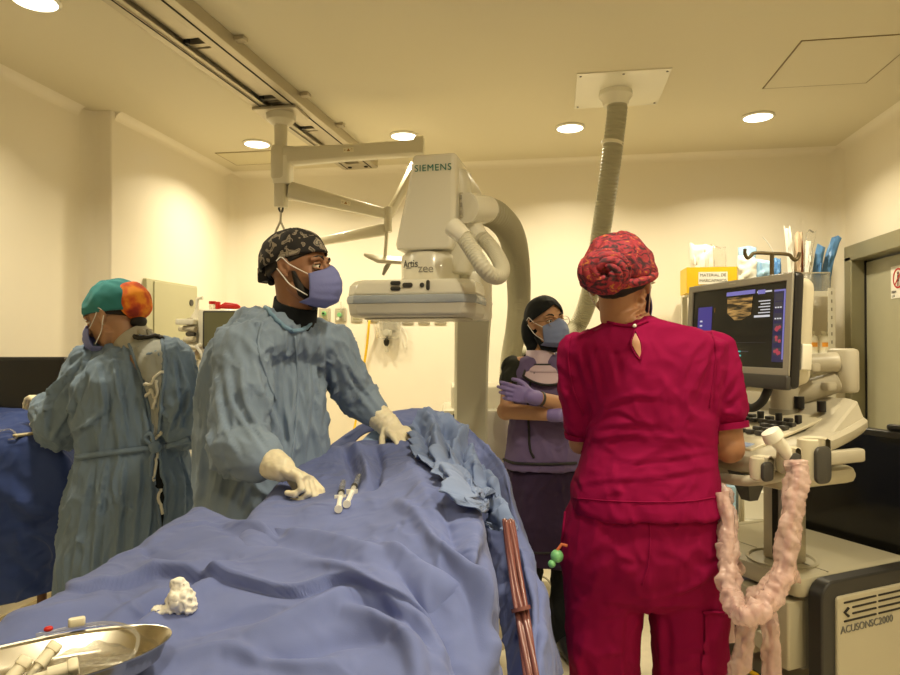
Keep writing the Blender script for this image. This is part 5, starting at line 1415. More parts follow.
# ================================================================ items on the sheets
# kidney-shaped steel dish
kd = 0.86
kx = (rgt * .875 + fdir * .485).normalized()
kc = L(-.525, .885, 0); kc.z = 1.0; ky = AZ.cross(kx)
kc.z = max(hit(PA, *[float(np.ravel(q)[0]) for q in pix(np.array([[list(kc + kx * a + ky * b)]]))]).z for a in (-.1, 0, .1) for b in (-.04, .04)) - .002
print('DISH', kc)
dish = thing('steel_dish', 'long oval stainless steel dish in the bottom left foreground', 'dish', kc)
def oval(a, b, z, n=56, off=0):
    out = []
    for k in range(n):
        t = 2 * PI * k / n; x, y = a * math.cos(t), b * math.sin(t)
        out.append(kc + kx * x + ky * (y + .12 * b * math.cos(t) ** 2) + AZ * z)
    return out
DA, DB = .145, .074
rr_ = [oval(.55 * DA, .5 * DB, .003), oval(DA * .84, DB * .78, .004), oval(DA * .93, DB * .92, .014), oval(DA, DB, .040), oval(DA * 1.03, DB * 1.05, .041), oval(DA * 1.03, DB * 1.05, .0395), oval(DA * .985, DB * .98, .036), oval(DA * .91, DB * .90, .0135), oval(DA * .82, DB * .76, .0055), oval(.5 * DA, .45 * DB, .0045)]
obj('dish_shell', MB().rings(rr_[::-1]), M['steel'], dish, smooth=60)
def on_dish(x, y, z=.012): return kc + kx * x + ky * y + AZ * z
crin = mat('crinkled_film', (.90, .88, .80), .06, trans=.9, alpha=.45, bump=1, bscale=60, bdist=.01)
mb = MB(); mb.ell(on_dish(.045, .0, .026), (.055, .034, .014), (kx, ky, AZ), n=40, m=20)
for v in mb.v: v += AZ * .010 * noise.noise(v * 55) + kx * .006 * noise.noise(v * 40 + Vector((5, 0, 0)))
tag(obj('plastic_wrapper', mb, crin, None, smooth=180), 'crinkled clear wrapper lying in the steel dish', 'wrapper')
mb = MB(); mb.ell(on_dish(-.02, -.02, .024), (.035, .02, .012), (kx, ky, AZ), n=30, m=14)
for v in mb.v: v += AZ * .010 * noise.noise(v * 65)
tag(obj('plastic_wrapper', mb, crin, None, smooth=180), 'smaller clear wrapper near the bottom edge in the steel dish', 'wrapper')
def vial(p, u, name, lab, m=M['gloss'], L_=.036, r=.0078):
    t = thing(name, lab, 'connector', p, 'connectors in the steel dish')
    obj('body', MB().tube([p, p + u * L_ * .55, p + u * L_ * .56, p + u * L_], [r, r, r * .6, r * .6], 16), m, t)
    obj('cap', MB().rbox(p + u * (-.006), (.0175, .0175, .012), (u.orthogonal().normalized(), u.cross(u.orthogonal()).normalized(), u), r=.004), m, t)
off_w = mat('ivory_connector', (.80, .74, .56), .4)
vial(Wz(50, 652, kc.z + .050), (kx * -.5 - ky * .5 - AZ * .4).normalized(), 'tube_connector', 'upright ivory connector on the upper rim of the steel dish, farther from the corner', off_w)
vial(Wz(20, 667, kc.z + .050), (kx * -.5 - ky * .4 - AZ * .5).normalized(), 'tube_connector', 'ivory connector at the left end of the steel dish', off_w)
vial(Wz(68, 668, kc.z + .040), (kx * -.9 - AZ * .1).normalized(), 'tube_connector', 'ivory connector lying inside the dish', off_w, .04, .008)
tag(obj('infusion_line', MB().tube(sp3([on_dish(-.02, .075, .045), on_dish(.02, .078, .046), on_dish(.06, .07, .048), on_dish(.09, .05, .046), on_dish(.105, .02, .040), on_dish(.10, -.01, .03), on_dish(.085, -.02, .02)]), .0028), M['clear']), 'clear infusion line looping over the rim of the steel dish', 'tube')
tag(obj('tube_clamp', MB().rbox(on_dish(.03, .079, .053), (.022, .012, .012), (kx, ky, AZ), r=.004), off_w), 'ivory clamp on the infusion line above the steel dish', 'clamp')
mb = MB().ell(on_dish(-.005, .079, .050), (.006, .005, .004), (kx, ky, AZ)); 
tag(obj('red_stopper', mb, M['red']), 'tiny red stopper beside the clamp on the dish rim', 'stopper')
# gauze ball
gc = hit(PA, 178, 612) - AZ * .002
gz_ = mat('gauze', (.86, .83, .74), .8, bump=.8, bscale=90, sss=.0)
def lumps(c, parts, seed, amp=.15, vox=.0022):
    mb = MB()
    for off, r in parts: mb.ell(c + off, r, LA, n=24, m=14)
    me = mb.mesh(); o = bpy.data.objects.new('tmp', me); COL.objects.link(o)
    md = o.modifiers.new('r', 'REMESH'); md.mode = 'VOXEL'; md.voxel_size = vox
    dg = bpy.context.evaluated_depsgraph_get(); m2 = bpy.data.meshes.new_from_object(o.evaluated_get(dg)); bpy.data.objects.remove(o)
    n = len(m2.vertices)
    for v in m2.vertices:
        p = v.co; nn = v.normal
        v.co = p + nn * (amp * .03 * (abs(noise.noise(Vector((p.x * 60, p.y * 60, p.z * 40 + seed)))) - .25) + amp * .012 * noise.noise(Vector(p) * 150))
    m2.update(); return m2
gm = lumps(gc, [(rgt * .004 + AZ * .022, (.024, .020, .022)), (AZ * .045 - rgt * .002, (.013, .012, .012)), (rgt * .016 + AZ * .012, (.016, .016, .012)), (rgt * .013 + AZ * .036, (.010, .010, .010)), (rgt * -.022 + AZ * .008 - fdir * .01, (.018, .010, .008)), (rgt * -.030 + AZ * .008 - fdir * .018, (.007, .008, .007))], 3, .35)
tag(link_mesh('gauze_ball', gm, gz_, None, smooth=180), 'crumpled white gauze ball lying on the blue leg sheet', 'gauze')
# syringes
sk_clear = mat('syringe_barrel', (.82, .82, .74), .08, trans=.6, alpha=.55)
def syringe(a, b, lab):
    u = (b - a).normalized(); Ls = (b - a).length; t = thing('syringe', lab, 'syringe', a, 'syringes on the chest sheet')
    s_ = u.cross(AZ).normalized(); v_ = s_.cross(u)
    P_ = lambda f: a + u * Ls * f
    obj('barrel', MB().tube([P_(.36), P_(.37), P_(.93), P_(.95), P_(.96)], [.004, .0082, .0082, .005, .0025], 20), sk_clear, t)
    obj('flange', MB().box(P_(.37), (.004, .028, .012), (u, s_, v_)), M['paper'], t)
    obj('plunger', MB().tube([P_(.02), P_(.50)], .0062, 8), M['paper'], t)
    obj('thumb_rest', MB().cyl(P_(0), P_(.02), .009), M['paper'], t)
    obj('rubber_stopper', MB().cyl(P_(.49), P_(.545), .0088), M['rubber'], t)
    obj('nozzle', MB().tube([P_(.955), P_(1.0)], [.003, .0018], 10), M['paper'], t)
syringe(hit(PB, 338, 515) + AZ * .013, hit(PB, 343, 485) + AZ * .013, 'left one of two clear plastic syringes on the blue chest sheet')
syringe(hit(PB, 347, 510) + AZ * .013, hit(PB, 360, 479) + AZ * .013, 'right syringe lying tilted on the blue chest sheet')
# amber bundle of lines hanging at the right of the table
tubm = mat('pink_tubing', (.19, .070, .060), .25, spec=.7)
bt = thing('tubing_bundle', 'bundle of reddish brown tubes hanging from the pale cloth at the table side', 'tubing', Wp(520, 600, 1.4))
for k in range(7):
    ph = k * 2 * PI / 6; rr0 = 0 if k == 6 else .0105
    base = [Wp(508, 521, 1.61), Wp(511, 545, 1.55), Wp(517, 590, 1.45), Wp(524, 630, 1.37), Wp(533, 690, 1.28), Wp(540, 760, 1.22)]
    pts = [p + rgt * (rr0 * math.cos(ph + i * .35)) + fdir * (rr0 * math.sin(ph + i * .35)) + rgt * (.0025 * math.sin(k * 2.3 + i * 1.3)) for i, p in enumerate(base)]
    obj('tube', MB().tube(sp3(pts), .0058, 12), tubm, bt, smooth=180)
obj('tube_tie', MB().tube([Wp(520.4, 607, 1.395), Wp(521.4, 611, 1.392)], .021, 16), tubm, bt)
# ================================================================ people
from mathutils.bvhtree import BVHTree
def skinmat(name, c, r=.5): return mat(name, c, r, sss=.08, var=.05, vscale=20, bump=.15, bscale=160, bdist=.0006)
def remesh(mb, vox, sm=4, name='m'):
    me = mb.mesh(); o = bpy.data.objects.new('tmp', me); COL.objects.link(o)
    md = o.modifiers.new('r', 'REMESH'); md.mode = 'VOXEL'; md.voxel_size = vox
    if sm:
        s_ = o.modifiers.new('s', 'SMOOTH'); s_.factor = .5; s_.iterations = sm
    dg = bpy.context.evaluated_depsgraph_get(); m2 = bpy.data.meshes.new_from_object(o.evaluated_get(dg))
    bpy.data.objects.remove(o); bpy.data.meshes.remove(me); return m2
def segd(p, a, b):
    d = b - a; l2 = d.length_squared; t = max(0, min(1, (p - a).dot(d) / l2)); q = a + d * t
    return (p - q).length, t, d, q
def displace(me, axes, amp, seed=0, extra=None, calm=()):
    """folds running along the nearest limb axis. axes: (a, b, across, along, amplitude)"""
    n = len(me.vertices); co = np.empty(n * 3); no = np.empty(n * 3)
    me.vertices.foreach_get('co', co); me.vertices.foreach_get('normal', no); co = co.reshape(-1, 3); no = no.reshape(-1, 3)
    nz = noise.noise
    for i in range(n):
        p = Vector(co[i]); best = None
        for ax in axes:
            d, t, dd_, q = segd(p, ax[0], ax[1]); d = d / (ax[5] if len(ax) > 5 else 1)
            if best is None or d < best[0]: best = (d, t, dd_, q, ax)
        d, t, dd_, q, ax = best; L_ = dd_.length; dn = dd_ / L_
        r = p - q; s_ = (p - ax[0]).dot(dn); r = r - dn * r.dot(dn)
        w_ = r * ax[2] + dn * (s_ * ax[3]) + Vector((seed, seed * 1.7, 0))
        w_ += Vector((nz(p * 6), nz(p * 6 + Vector((9, 0, 0))), 0)) * .7
        n1 = max(0, 1 - abs(nz(w_)) * 3.2) ** 1.4; n2 = max(0, 1 - abs(nz(w_ * 2.0 + Vector((3, 1, 7)))) * 3) ** 1.3
        n3 = nz(p * 34); n4 = max(0, 1 - abs(nz(w_ * 1.5 + Vector((11, 5, 2)))) * 7); n4 = n4 * n4 * max(0, .5 + nz(p * 5))
        h = ax[4] * (n1 * .95 + n2 * .45 + n3 * .10 + n4 * .55 + nz(w_ * .6) * .8 - .45) * amp
        for cp in calm: h *= min(1, max(.05, (p - cp).length / .12 - .25))
        co[i] += no[i] * h
    me.vertices.foreach_set('co', co.ravel())
    me.update(); return me
def vfunc(me, fn):
    n = len(me.vertices); co = np.empty(n * 3); no = np.empty(n * 3)
    me.vertices.foreach_get('co', co); me.vertices.foreach_get('normal', no); co = co.reshape(-1, 3); no = no.reshape(-1, 3)
    co += no * np.array([fn(Vector(c)) for c in co])[:, None]
    me.vertices.foreach_set('co', co.ravel()); me.update()
def folds(me, lines, wid=3.0, h=.010):
    """long folds sculpted on the side of a garment that faces the photographer"""
    n = len(me.vertices); co = np.empty(n * 3); no = np.empty(n * 3)
    me.vertices.foreach_get('co', co); me.vertices.foreach_get('normal', no); co = co.reshape(-1, 3); no = no.reshape(-1, 3)
    v = co - np.array([0, 0, CAMZ]); v /= np.linalg.norm(v, axis=1, keepdims=True)
    facing = np.clip(-(v * no).sum(1) * 2.0, 0, 1); P = co[:, None, :]; H_ = np.zeros(n)
    global KH
    k0 = KH; KH = 1.0
    for ln in lines:
        w_, hh = (ln[-1] if isinstance(ln[-1], tuple) and len(ln[-1]) == 3 else (0, wid, h))[1:]
        pts = [p for p in ln if len(p) == 2]
        H_ += crease(P, pts, w_, hh)[:, 0]
        H_ += crease(P, [(a + w_ * 1.6, b + w_ * .5) for a, b in pts], w_, -hh * .8)[:, 0]
    KH = k0
    co += no * (H_ * facing)[:, None]
    me.vertices.foreach_set('co', co.ravel()); me.update(); return me
def bvh(me):
    return BVHTree.FromPolygons([v.co.copy() for v in me.vertices], [tuple(p.vertices) for p in me.polygons])
def cast(bv, px, py, off=.003):
    o = Vector((0, 0, CAMZ)); d = (Wp(px, py, 1) - o).normalized()
    h = bv.ray_cast(o, d)
    if h[0] is None:
        # nearest point on the surface to the ray at typical depth
        best = None
        for t in np.linspace(.8, 4, 60):
            q = bv.find_nearest(o + d * float(t))
            if best is None or q[3] < best[3]: best = q
        h = best
    n = h[1]
    if n.dot(d) > 0: n = -n
    return h[0] + n * off, n
def trace(bv, pts, r, off=.002, sub=8, n=8):
    S = spline([(*p, 0) for p in pts], sub)
    P_ = [cast(bv, float(a), float(b), off)[0] for a, b, _ in S]
    return MB().tube(P_, r, n)
def patch(bv, left, right, off=.004, nu=26, nv=10):
    """surface lying on a garment between two outlines"""
    A_l = spline([(*p, 0) for p in left], 12); A_r = spline([(*p, 0) for p in right], 12)
    ta = np.linspace(0, len(A_l) - 1, nu); tb_ = np.linspace(0, len(A_r) - 1, nu); G = []
    for a, b in zip(ta, tb_):
        l = A_l[int(a)]; r = A_r[int(b)]
        G.append([cast(bv, *(float(x) for x in (l + (r - l) * (k / nv))[:2]), off)[0] for k in range(nv + 1)])
    return MB().grid(G)
class Fr:
    """local frame: x right of the person, y front, z up"""
    def __init__(s, o, f, up=None):
        s.o = Vector(o); s.z = (up or AZ).normalized(); s.y = (f - s.z * f.dot(s.z)).normalized(); s.x = s.y.cross(s.z)
    def __call__(s, x, y, z): return s.o + s.x * x + s.y * y + s.z * z
    @property
    def ax(s): return (s.x, s.y, s.z)
def camdir(lat, dep, z=0): return (rgt * lat + fdir * dep + AZ * z).normalized()
def head_parts(mb, h, neck_base, sc_=1.0, nr=.054):
    s = sc_
    mb.ell(h(0, -.010 * s, .032 * s), (.074 * s, .093 * s, .086 * s), h.ax)
    mb.ell(h(0, .030 * s, -.025 * s), (.060 * s, .060 * s, .085 * s), h.ax)
    mb.ell(h(0, .045 * s, -.088 * s), (.034 * s, .036 * s, .026 * s), h.ax)
    for sx in (-1, 1):
        mb.ell(h(sx * .034 * s, .052 * s, -.022 * s), (.026 * s, .026 * s, .022 * s), h.ax)
        mb.tube([h(sx * .052 * s, .0, -.045 * s), h(sx * .040 * s, .035 * s, -.078 * s), h(sx * .012 * s, .062 * s, -.095 * s)], [.020 * s, .017 * s, .015 * s], 12)
        mb.tube([h(sx * .010 * s, .086 * s, .027 * s), h(sx * .032 * s, .083 * s, .032 * s), h(sx * .050 * s, .066 * s, .024 * s)], [.009 * s, .010 * s, .008 * s], 10)
        # ear
        mb.tube([h(sx * .072 * s, .006 * s, .018 * s), h(sx * .080 * s, -.004 * s, .028 * s), h(sx * .084 * s, -.018 * s, .018 * s), h(sx * .082 * s, -.018 * s, .0), h(sx * .077 * s, -.004 * s, -.018 * s), h(sx * .072 * s, .004 * s, -.026 * s)], [.006 * s, .007 * s, .007 * s, .007 * s, .007 * s, .006 * s], 10)
        mb.ell(h(sx * .074 * s, -.004 * s, .002 * s), (.006 * s, .014 * s, .024 * s), h.ax)
    mb.tube([h(0, .084 * s, .022 * s), h(0, .098 * s, -.002 * s), h(0, .108 * s, -.022 * s), h(0, .100 * s, -.030 * s), h(0, .085 * s, -.032 * s)], [.007 * s, .008 * s, .011 * s, .010 * s, .008 * s], 12)
    for sx in (-1, 1): mb.ell(h(sx * .011 * s, .092 * s, -.027 * s), (.008 * s, .010 * s, .007 * s), h.ax)
    mb.tube([h(-.022 * s, .078 * s, -.057 * s), h(0, .090 * s, -.053 * s), h(.022 * s, .078 * s, -.057 * s)], [.004, .007 * s, .004], 10)
    mb.tube([h(-.020 * s, .076 * s, -.062 * s), h(0, .087 * s, -.065 * s), h(.020 * s, .076 * s, -.062 * s)], [.004, .008 * s, .004], 10)
    mb.tube([h(0, -.022 * s, -.02 * s), h(0, -.018 * s, -.085 * s), neck_base], [nr * s * 1.05, nr * s, nr * 1.15 * s], 20)
EYE_W = mat('eye_white', (.75, .70, .60), .2); EYE_D = mat('eye_iris', (.03, .015, .008), .15); BROW = mat('dark_hair', (.012, .009, .007), .7, bump=.6, bscale=300)
def eyes(h, par, skin, s=1.0, dy=0):
    for sx in (-1, 1):
        c = h(sx * .031 * s, .0765 * s + dy, .006 * s)
        e = obj('eye', MB().ell(c, (.0125 * s, .0115 * s, .0115 * s), h.ax), EYE_W, par)
        obj('iris', MB().ell(c + h.y * .0075 * s + h.z * -.001, (.0055 * s, .0050 * s, .0055 * s), h.ax), EYE_D, e)
        for nm, z_, q in (('upper_lid', .0100, .0038), ('lower_lid', -.0098, .0030)):
            obj(nm, MB().tube([c + h.x * x * s + h.y * y * s + h.z * (z_ * s - abs(x) * .25 * s * (1 if z_ > 0 else -1)) for x, y in ((-.0165, .002), (-.009, .009), (0, .0115), (.009, .009), (.0165, .000))], [.003, q, q, q, .003], 8), skin, par)
        obj('lash_line', MB().tube([c + h.x * x * s + h.y * y * s + h.z * (.0062 - abs(x) * .25) * s for x, y in ((-.014, .005), (-.007, .0105), (0, .0118), (.007, .0105), (.015, .004))], .0012, 6), BROW, par)
        obj('eyebrow', MB().tube([h(sx * x * s, y * s, z * s) for x, y, z in ((.014, .0935, .0285), (.024, .0930, .034), (.038, .0860, .035), (.050, .0720, .029))], [.003, .0042, .0038, .0018], 8, flat=.6), BROW, par)
def face_mask(h, par, m, s=1.0, color_edge=None, straps=True, zt_=-.004, zb=-.110, wid_=1.06):
    G = []
    nu, nv = 36, 26
    for j in range(nv + 1):
        v = j / nv; z = (zt_ * s) * (1 - v) + zb * s * v
        row = []
        for i in range(nu + 1):
            u = -1 + 2 * i / nu; a = u * wid_
            wv = .066 + .006 * math.sin(v * PI)
            top = math.exp(-((u) / .28) ** 2) * (.012 * (1 - v) ** 1.5)            # nose bridge arch
            bulge = (.022 * math.sin(PI * min(1, v * 1.02) ** .8) * (math.cos(a) ** 2) + .008)
            pl = .0022 * abs(math.sin(v * PI * 4.2)) * max(0, 1 - abs(u) ** 4)
            rr = wv + bulge * .85 + pl
            x = (wv + .004) * math.sin(a) * s; y = (.026 + (rr + .006) * math.cos(a)) * s
            if v > .86: y -= (v - .86) * .22 * s
            zz_ = z + top * s + (1 - abs(u) ** 3) * 0
            zz_ = zz_ + abs(u) ** 2 * (.5 - v) * -.030 * s
            row.append(h(x, y, zz_))
        G.append(row)
    mb = MB().grid(G); o = obj('face_mask', mb, m, par, smooth=180)
    md = o.modifiers.new('t', 'SOLIDIFY'); md.thickness = .0025; md.offset = 1
    if straps:
        st = mat('mask_strap', (.80, .78, .74), .6)
        for sx in (-1, 1):
            e = [h(sx * .060 * s, .062 * s, -.018 * s), h(sx * .077 * s, .018 * s, .008 * s), h(sx * .084 * s, -.006 * s, .030 * s), h(sx * .088 * s, -.020 * s, .020 * s)]
            obj('ear_loop', MB().tube(sp3(e), .0017, 6), st, o)
            e = [h(sx * .060 * s, .060 * s, -.078 * s), h(sx * .074 * s, .016 * s, -.048 * s), h(sx * .081 * s, -.004 * s, -.022 * s), h(sx * .086 * s, -.020 * s, .0)]
            obj('ear_loop', MB().tube(sp3(e), .0017, 6), st, o)
        obj('nose_wire', MB().tube([G[1][k] + h.y * .002 for k in range(12, 25)], .0014, 6), m, o)
    return o
def cap_shell(name, h, par, m, r, c, rim, seed=0, amp=.004, s=1.0, sq=.2, thick=.003, nf=6):
    """r=(rx,ry,rz) c=(cx,cy,cz) rim(a)->elevation angle at the rim; a=0 is the front"""
    n, k = 26, 64; G = []
    for i in range(n + 1):
        row = []
        for j in range(k):
            a = 2 * PI * j / k; e0 = rim(a); e = e0 + (PI / 2 - e0) * (i / n)
            f = 1 + amp / .09 * (noise.noise(Vector((math.cos(a) * 2.2 * nf / 6, math.sin(a) * 2.2 * nf / 6, e * 1.2 + seed))) + .6 * noise.noise(Vector((math.cos(a) * 5, math.sin(a) * 5, e * 3 + seed))))
            if i == 0: f *= .97
            row.append(h(c[0] * s + r[0] * s * f * math.cos(e) * math.sin(a), c[1] * s + r[1] * s * f * math.cos(e) * math.cos(a), c[2] * s + r[2] * s * f * math.sin(e)))
        G.append(row)
    o = obj(name, MB().grid(G, wrap=True), m, par, smooth=180)
    md = o.modifiers.new('t', 'SOLIDIFY'); md.thickness = thick; md.offset = 1
    return o
def hand_parts(mb, w, d, n, t, curls=(.5, .6, .7, .8), s=1.0, thumb=(.3, .3), fr=.0086, spread=.06, k_=1.0):
    fr = fr * k_
    """w wrist, d towards the fingers, n palm side, t thumb side"""
    d = d.normalized(); n = (n - d * n.dot(d)).normalized(); t0 = d.cross(n); t = t0 if t0.dot(t) > 0 else -t0
    pr = []
    for f, wx, th in ((-.02, .024, .020), (.01, .028, .019), (.04, .038, .017), (.075, .041, .0145), (.092, .038, .012)):
        c = w + d * f * s + n * .003 * s
        pr.append([c + t * (wx * s * (k_ * .5 + .5) * math.cos(a)) + n * (th * s * k_ * math.sin(a)) for a in [2 * PI * k / 20 for k in range(20)]])
    mb.rings(pr)
    lens = ((.040, .025, .021), (.044, .028, .022), (.040, .026, .021), (.032, .020, .019))
    for i in range(4):
        p = w + d * (.086 - .004 * abs(i - 1)) * s + t * (.029 - .0195 * i) * s
        q = [p - d * .02 * s, p]; rr = [fr * s * 1.12, fr * s * 1.12]; dr_ = (d + t * spread * (1.5 - i)).normalized(); a = 0
        for k in range(3):
            a += curls[i] * (.8, 1.15, .7)[k]; v = dr_ * math.cos(a) + n * math.sin(a)
            p = p + v * lens[i][k] * s; q.append(p); rr.append(fr * s * (1.02, .94, .80)[k])
        mb.tube(q, rr, 12); mb.ell(q[-1], (rr[-1],) * 3, n=12, m=8)
        for z_ in q[1:-1]: mb.ell(z_, (fr * s * 1.08,) * 3, n=12, m=8)
    p = w + d * .020 * s + t * .024 * s + n * .004 * s; q = [p - d * .01 * s, p]; rr = [.014 * s * k_, .014 * s * k_]
    v0 = (d * .70 + t * .62 + n * thumb[0]).normalized()
    for k, l in enumerate((.040, .032, .026)):
        v = (v0 + d * (.25 * k) - t * thumb[1] * k + n * .12 * k).normalized(); p = p + v * l * s; q.append(p); rr.append((.0115, .0105, .0085)[k] * s * k_)
    mb.tube(q, rr, 12); mb.ell(q[-1], (rr[-1],) * 3, n=12, m=8)
def limb(mb, pts, rs, n=18):
    mb.tube(pts, rs, n)
    for p, r in zip(pts, rs): mb.ell(p, (r, r, r), n=18, m=10)
def ring(F_, x, y, z, rx, ry, n=40, p=2.3):
    out = []
    for k in range(n):
        a = 2 * PI * k / n; c, s = math.cos(a), math.sin(a)
        out.append(F_(x + rx * math.copysign(abs(c) ** (2 / p), c), y + ry * math.copysign(abs(s) ** (2 / p), s), z))
    return out
def legs(mb, F_, hipz, sep=.09, r=(.085, .055, .04), feet=True):
    for sx in (-1, 1):
        limb(mb, [F_(sx * sep, 0, hipz), F_(sx * sep * 1.05, .01, hipz * .53), F_(sx * sep * 1.1, -.01, .09)], r)
        if feet: mb.tube([F_(sx * sep * 1.1, -.05, .045), F_(sx * sep * 1.15, .04, .045), F_(sx * sep * 1.2, .14, .03)], [.040, .040, .028], 14)
def shoes(F_, par, m, sep=.09):
    for sx in (-1, 1):
        mb = MB().tube([F_(sx * sep * 1.1, -.085, .04), F_(sx * sep * 1.1, -.06, .05), F_(sx * sep * 1.15, .04, .048), F_(sx * sep * 1.2, .15, .036), F_(sx * sep * 1.2, .175, .03)], [.03, .048, .048, .038, .02], 18)
        for v in mb.v: v.z = max(v.z, .001)
        obj('shoe', mb, m, par, smooth=60)
def trouser_legs(F_, par, m, top, sep, rs, name='trousers', seed=0):
    mb = MB()
    for sx in (-1, 1):
        limb(mb, [F_(sx * sep, 0, top), F_(sx * sep * 1.05, .01, top * .53), F_(sx * sep * 1.1, -.01, .07)], rs)
    mb.rings([ring(F_, 0, 0, top - .05, sep + rs[0] * .8, rs[0]), ring(F_, 0, 0, top + .12, sep + rs[0] * .7, rs[0] * .95)])
    me = remesh(mb, .010, 4)
    displace(me, [(F_(sx * sep, 0, top), F_(sx * sep, 0, .1), 12, 4, .008) for sx in (-1, 1)], 1, seed)
    return link_mesh(name, me, m, par, smooth=180)

gownm = cloth_mat('blue_gown', (.225, .295, .40), .12, zs=.45)
gownm2 = cloth_mat('teal_gown', (.17, .235, .325), .12, zs=.45)
glovem = mat('latex_glove', (.78, .71, .52), .45, bump=.35, bscale=90, sss=.05)
maskm = mat('face_mask_fabric', (.16, .18, .42), .7, bump=.3, bscale=120)
blk = cloth_mat('black_cotton', (.012, .014, .016), .1)
shoe_w = mat('white_clog', (.6, .58, .5), .4); shoe_b = mat('dark_clog', (.03, .03, .035), .4)

# ---------------------------------------------------------------- doctor in blue gown
def doctor():
    D0 = 2.08
    F_ = Fr(L(-.585, 2.12, 0), camdir(.74, -.67))
    t = thing('person', 'man in light blue surgical gown and patterned black cap, gloved hands on the sheets', 'person', F_.o)
    sk_ = skinmat('skin_brown', (.30, .145, .075))
    hc = Wp(299, 271, 2.06)
    h = Fr(hc, camdir(.95, -.30), (AZ - camdir(.95, -.3) * .03))
    nb = Wp(293, 322, 2.09)
    RS, RE, RW = Wp(243, 352, 1.97), Wp(238, 446, 1.86), Wp(277, 466, 1.77)
    LS, LE, LW = Wp(330, 348, 2.22), Wp(358, 398, 2.30), Wp(389, 426, 2.24)
    b = MB(); head_parts(b, h, nb, 1.0)
    b.rings([ring(F_, 0, 0, z, rx, ry) for z, rx, ry in ((.82, .15, .10), (.95, .16, .11), (1.1, .14, .10), (1.28, .155, .115), (1.38, .15, .10), (1.45, .08, .07))])
    limb(b, [RS, RE, RW], [.050, .042, .027]); limb(b, [LS, LE, LW], [.050, .040, .027])
    b.ell(RS, (.06, .06, .06)); b.ell(LS, (.06, .06, .06)); limb(b, [nb - AZ * .03, (RS + LS) / 2, RS], [.055, .06, .05]); limb(b, [(RS + LS) / 2, LS], [.06, .05])
    legs(b, F_, .86)
    # bare hands inside the gloves
    rd = (Wp(328, 487, 1.72) - RW); rn = (AZ * -1 + fdir * .05)
    hargR = dict(d=rd, n=-AZ + fdir * -.35, t=fdir * 1.0 + rgt * .2, curls=(.45, .95, 1.05, 1.1), thumb=(.7, .05), spread=.0)
    ldv = Wp(411, 442, 2.10) - LW
    hargL = dict(d=ldv + AZ * .01, n=-AZ + rgt * .2, t=-fdir, curls=(.35, .45, .5, .6), thumb=(.5, .1))
    hand_parts(b, RW, s=1.10, fr=.0092, k_=.78, **hargR); hand_parts(b, LW, s=1.02, fr=.0092, k_=.78, **hargL)
    link_mesh('body', remesh(b, .0045, 3), sk_, t, smooth=180)
    eyes(h, t, sk_)
    # beard shadow
    bd = MB()
    for sx in (-1, 1): bd.tube([h(sx * .064, .016, -.006), h(sx * .056, .026, -.040), h(sx * .050, .038, -.070), h(sx * .028, .066, -.092), h(0, .080, -.100)], [.006, .012, .017, .019, .019], 14)
    bd.ell(h(0, .055, -.098), (.03, .035, .018), h.ax)
    link_mesh('beard', remesh(bd, .004, 3), BROW, t, smooth=180)
    # nape hair
    hr = cap_shell('hair', h, t, BROW, (.0785, .0965, .09), (0, -.012, .030), lambda a: .30 - .95 * (.5 - .5 * math.cos(a)) ** .8, amp=.003, thick=.002)
    face_mask(h, t, maskm, 1.06)
    # patterned cap
    cm = bpy.data.materials.new('patterned_cap'); cm.use_nodes = True; N, K = nt(cm); pb = N['Principled BSDF']; pb.inputs['Roughness'].default_value = .85
    tc = N.new('ShaderNodeTexCoord'); n1 = N.new('ShaderNodeTexNoise'); n1.inputs['Scale'].default_value = 36; n1.inputs['Detail'].default_value = 1; n1.inputs['Distortion'].default_value = .6
    K.new(tc.outputs['Object'], n1.inputs[0]); r = N.new('ShaderNodeValToRGB'); r.color_ramp.interpolation = 'CONSTANT'
    e = r.color_ramp.elements; e[0].color = (.012, .010, .010, 1); e[1].position = .535; e[1].color = (.24, .20, .15, 1); x = e.new(.60); x.color = (.09, .08, .065, 1); x = e.new(.635); x.color = (.30, .26, .20, 1)
    K.new(n1.outputs[0], r.inputs[0]); K.new(r.outputs[0], pb.inputs['Base Color'])
    cp_ = cap_shell('surgical_cap', h, t, cm, (.086, .112, .098), (0, -.018, .034), lambda a: .16 - .55 * (.5 - .5 * math.cos(a)) ** 1.2, seed=2, amp=.006)
    obj('cap_tail', MB().prism([(-.02, .03), (.03, .02), (.03, -.03), (-.01, -.02)], h(-.025, -.104, -.002), -h.y, h.z, h.x, .05), cm, cp_, bevel=.006)
    obj('cap_knot', MB().ell(h(0, -.098, -.030), (.012, .012, .010), h.ax), BROW, cp_)
    # undershirt collar
    col = MB(); cz = Fr(nb, F_.y, (h.o - nb).normalized())
    G = []
    for rr2, zz2 in ((.066, -.03), (.068, .0), (.067, .035), (.066, .062), (.061, .066), (.058, .03), (.058, -.03)):
        G.append([cz(rr2 * math.cos(a), rr2 * 1.08 * math.sin(a) + .004, zz2 - .012 * math.sin(a)) for a in [2 * PI * k / 40 for k in range(40)]])
    obj('undershirt_collar', col.grid(G, wrap=True), blk, t, smooth=180)
    # gown
    g = MB()
    g.rings([ring(F_, 0, yy, z, rx, ry) for z, rx, ry, yy in ((.38, .25, .21, .0), (.62, .235, .195, .0), (.9, .215, .165, 0), (1.05, .205, .155, 0), (1.22, .205, .150, 0), (1.34, .198, .135, 0), (1.42, .165, .115, 0), (1.47, .112, .095, 0), (1.505, .082, .082, .0))])
    limb(g, [RS - F_.x * .01, RS.lerp(RE, .5), RE], [.082, .085, .086]); limb(g, [RE, RE.lerp(RW, .55), RW - (RW - RE).normalized() * .05], [.084, .068, .042])
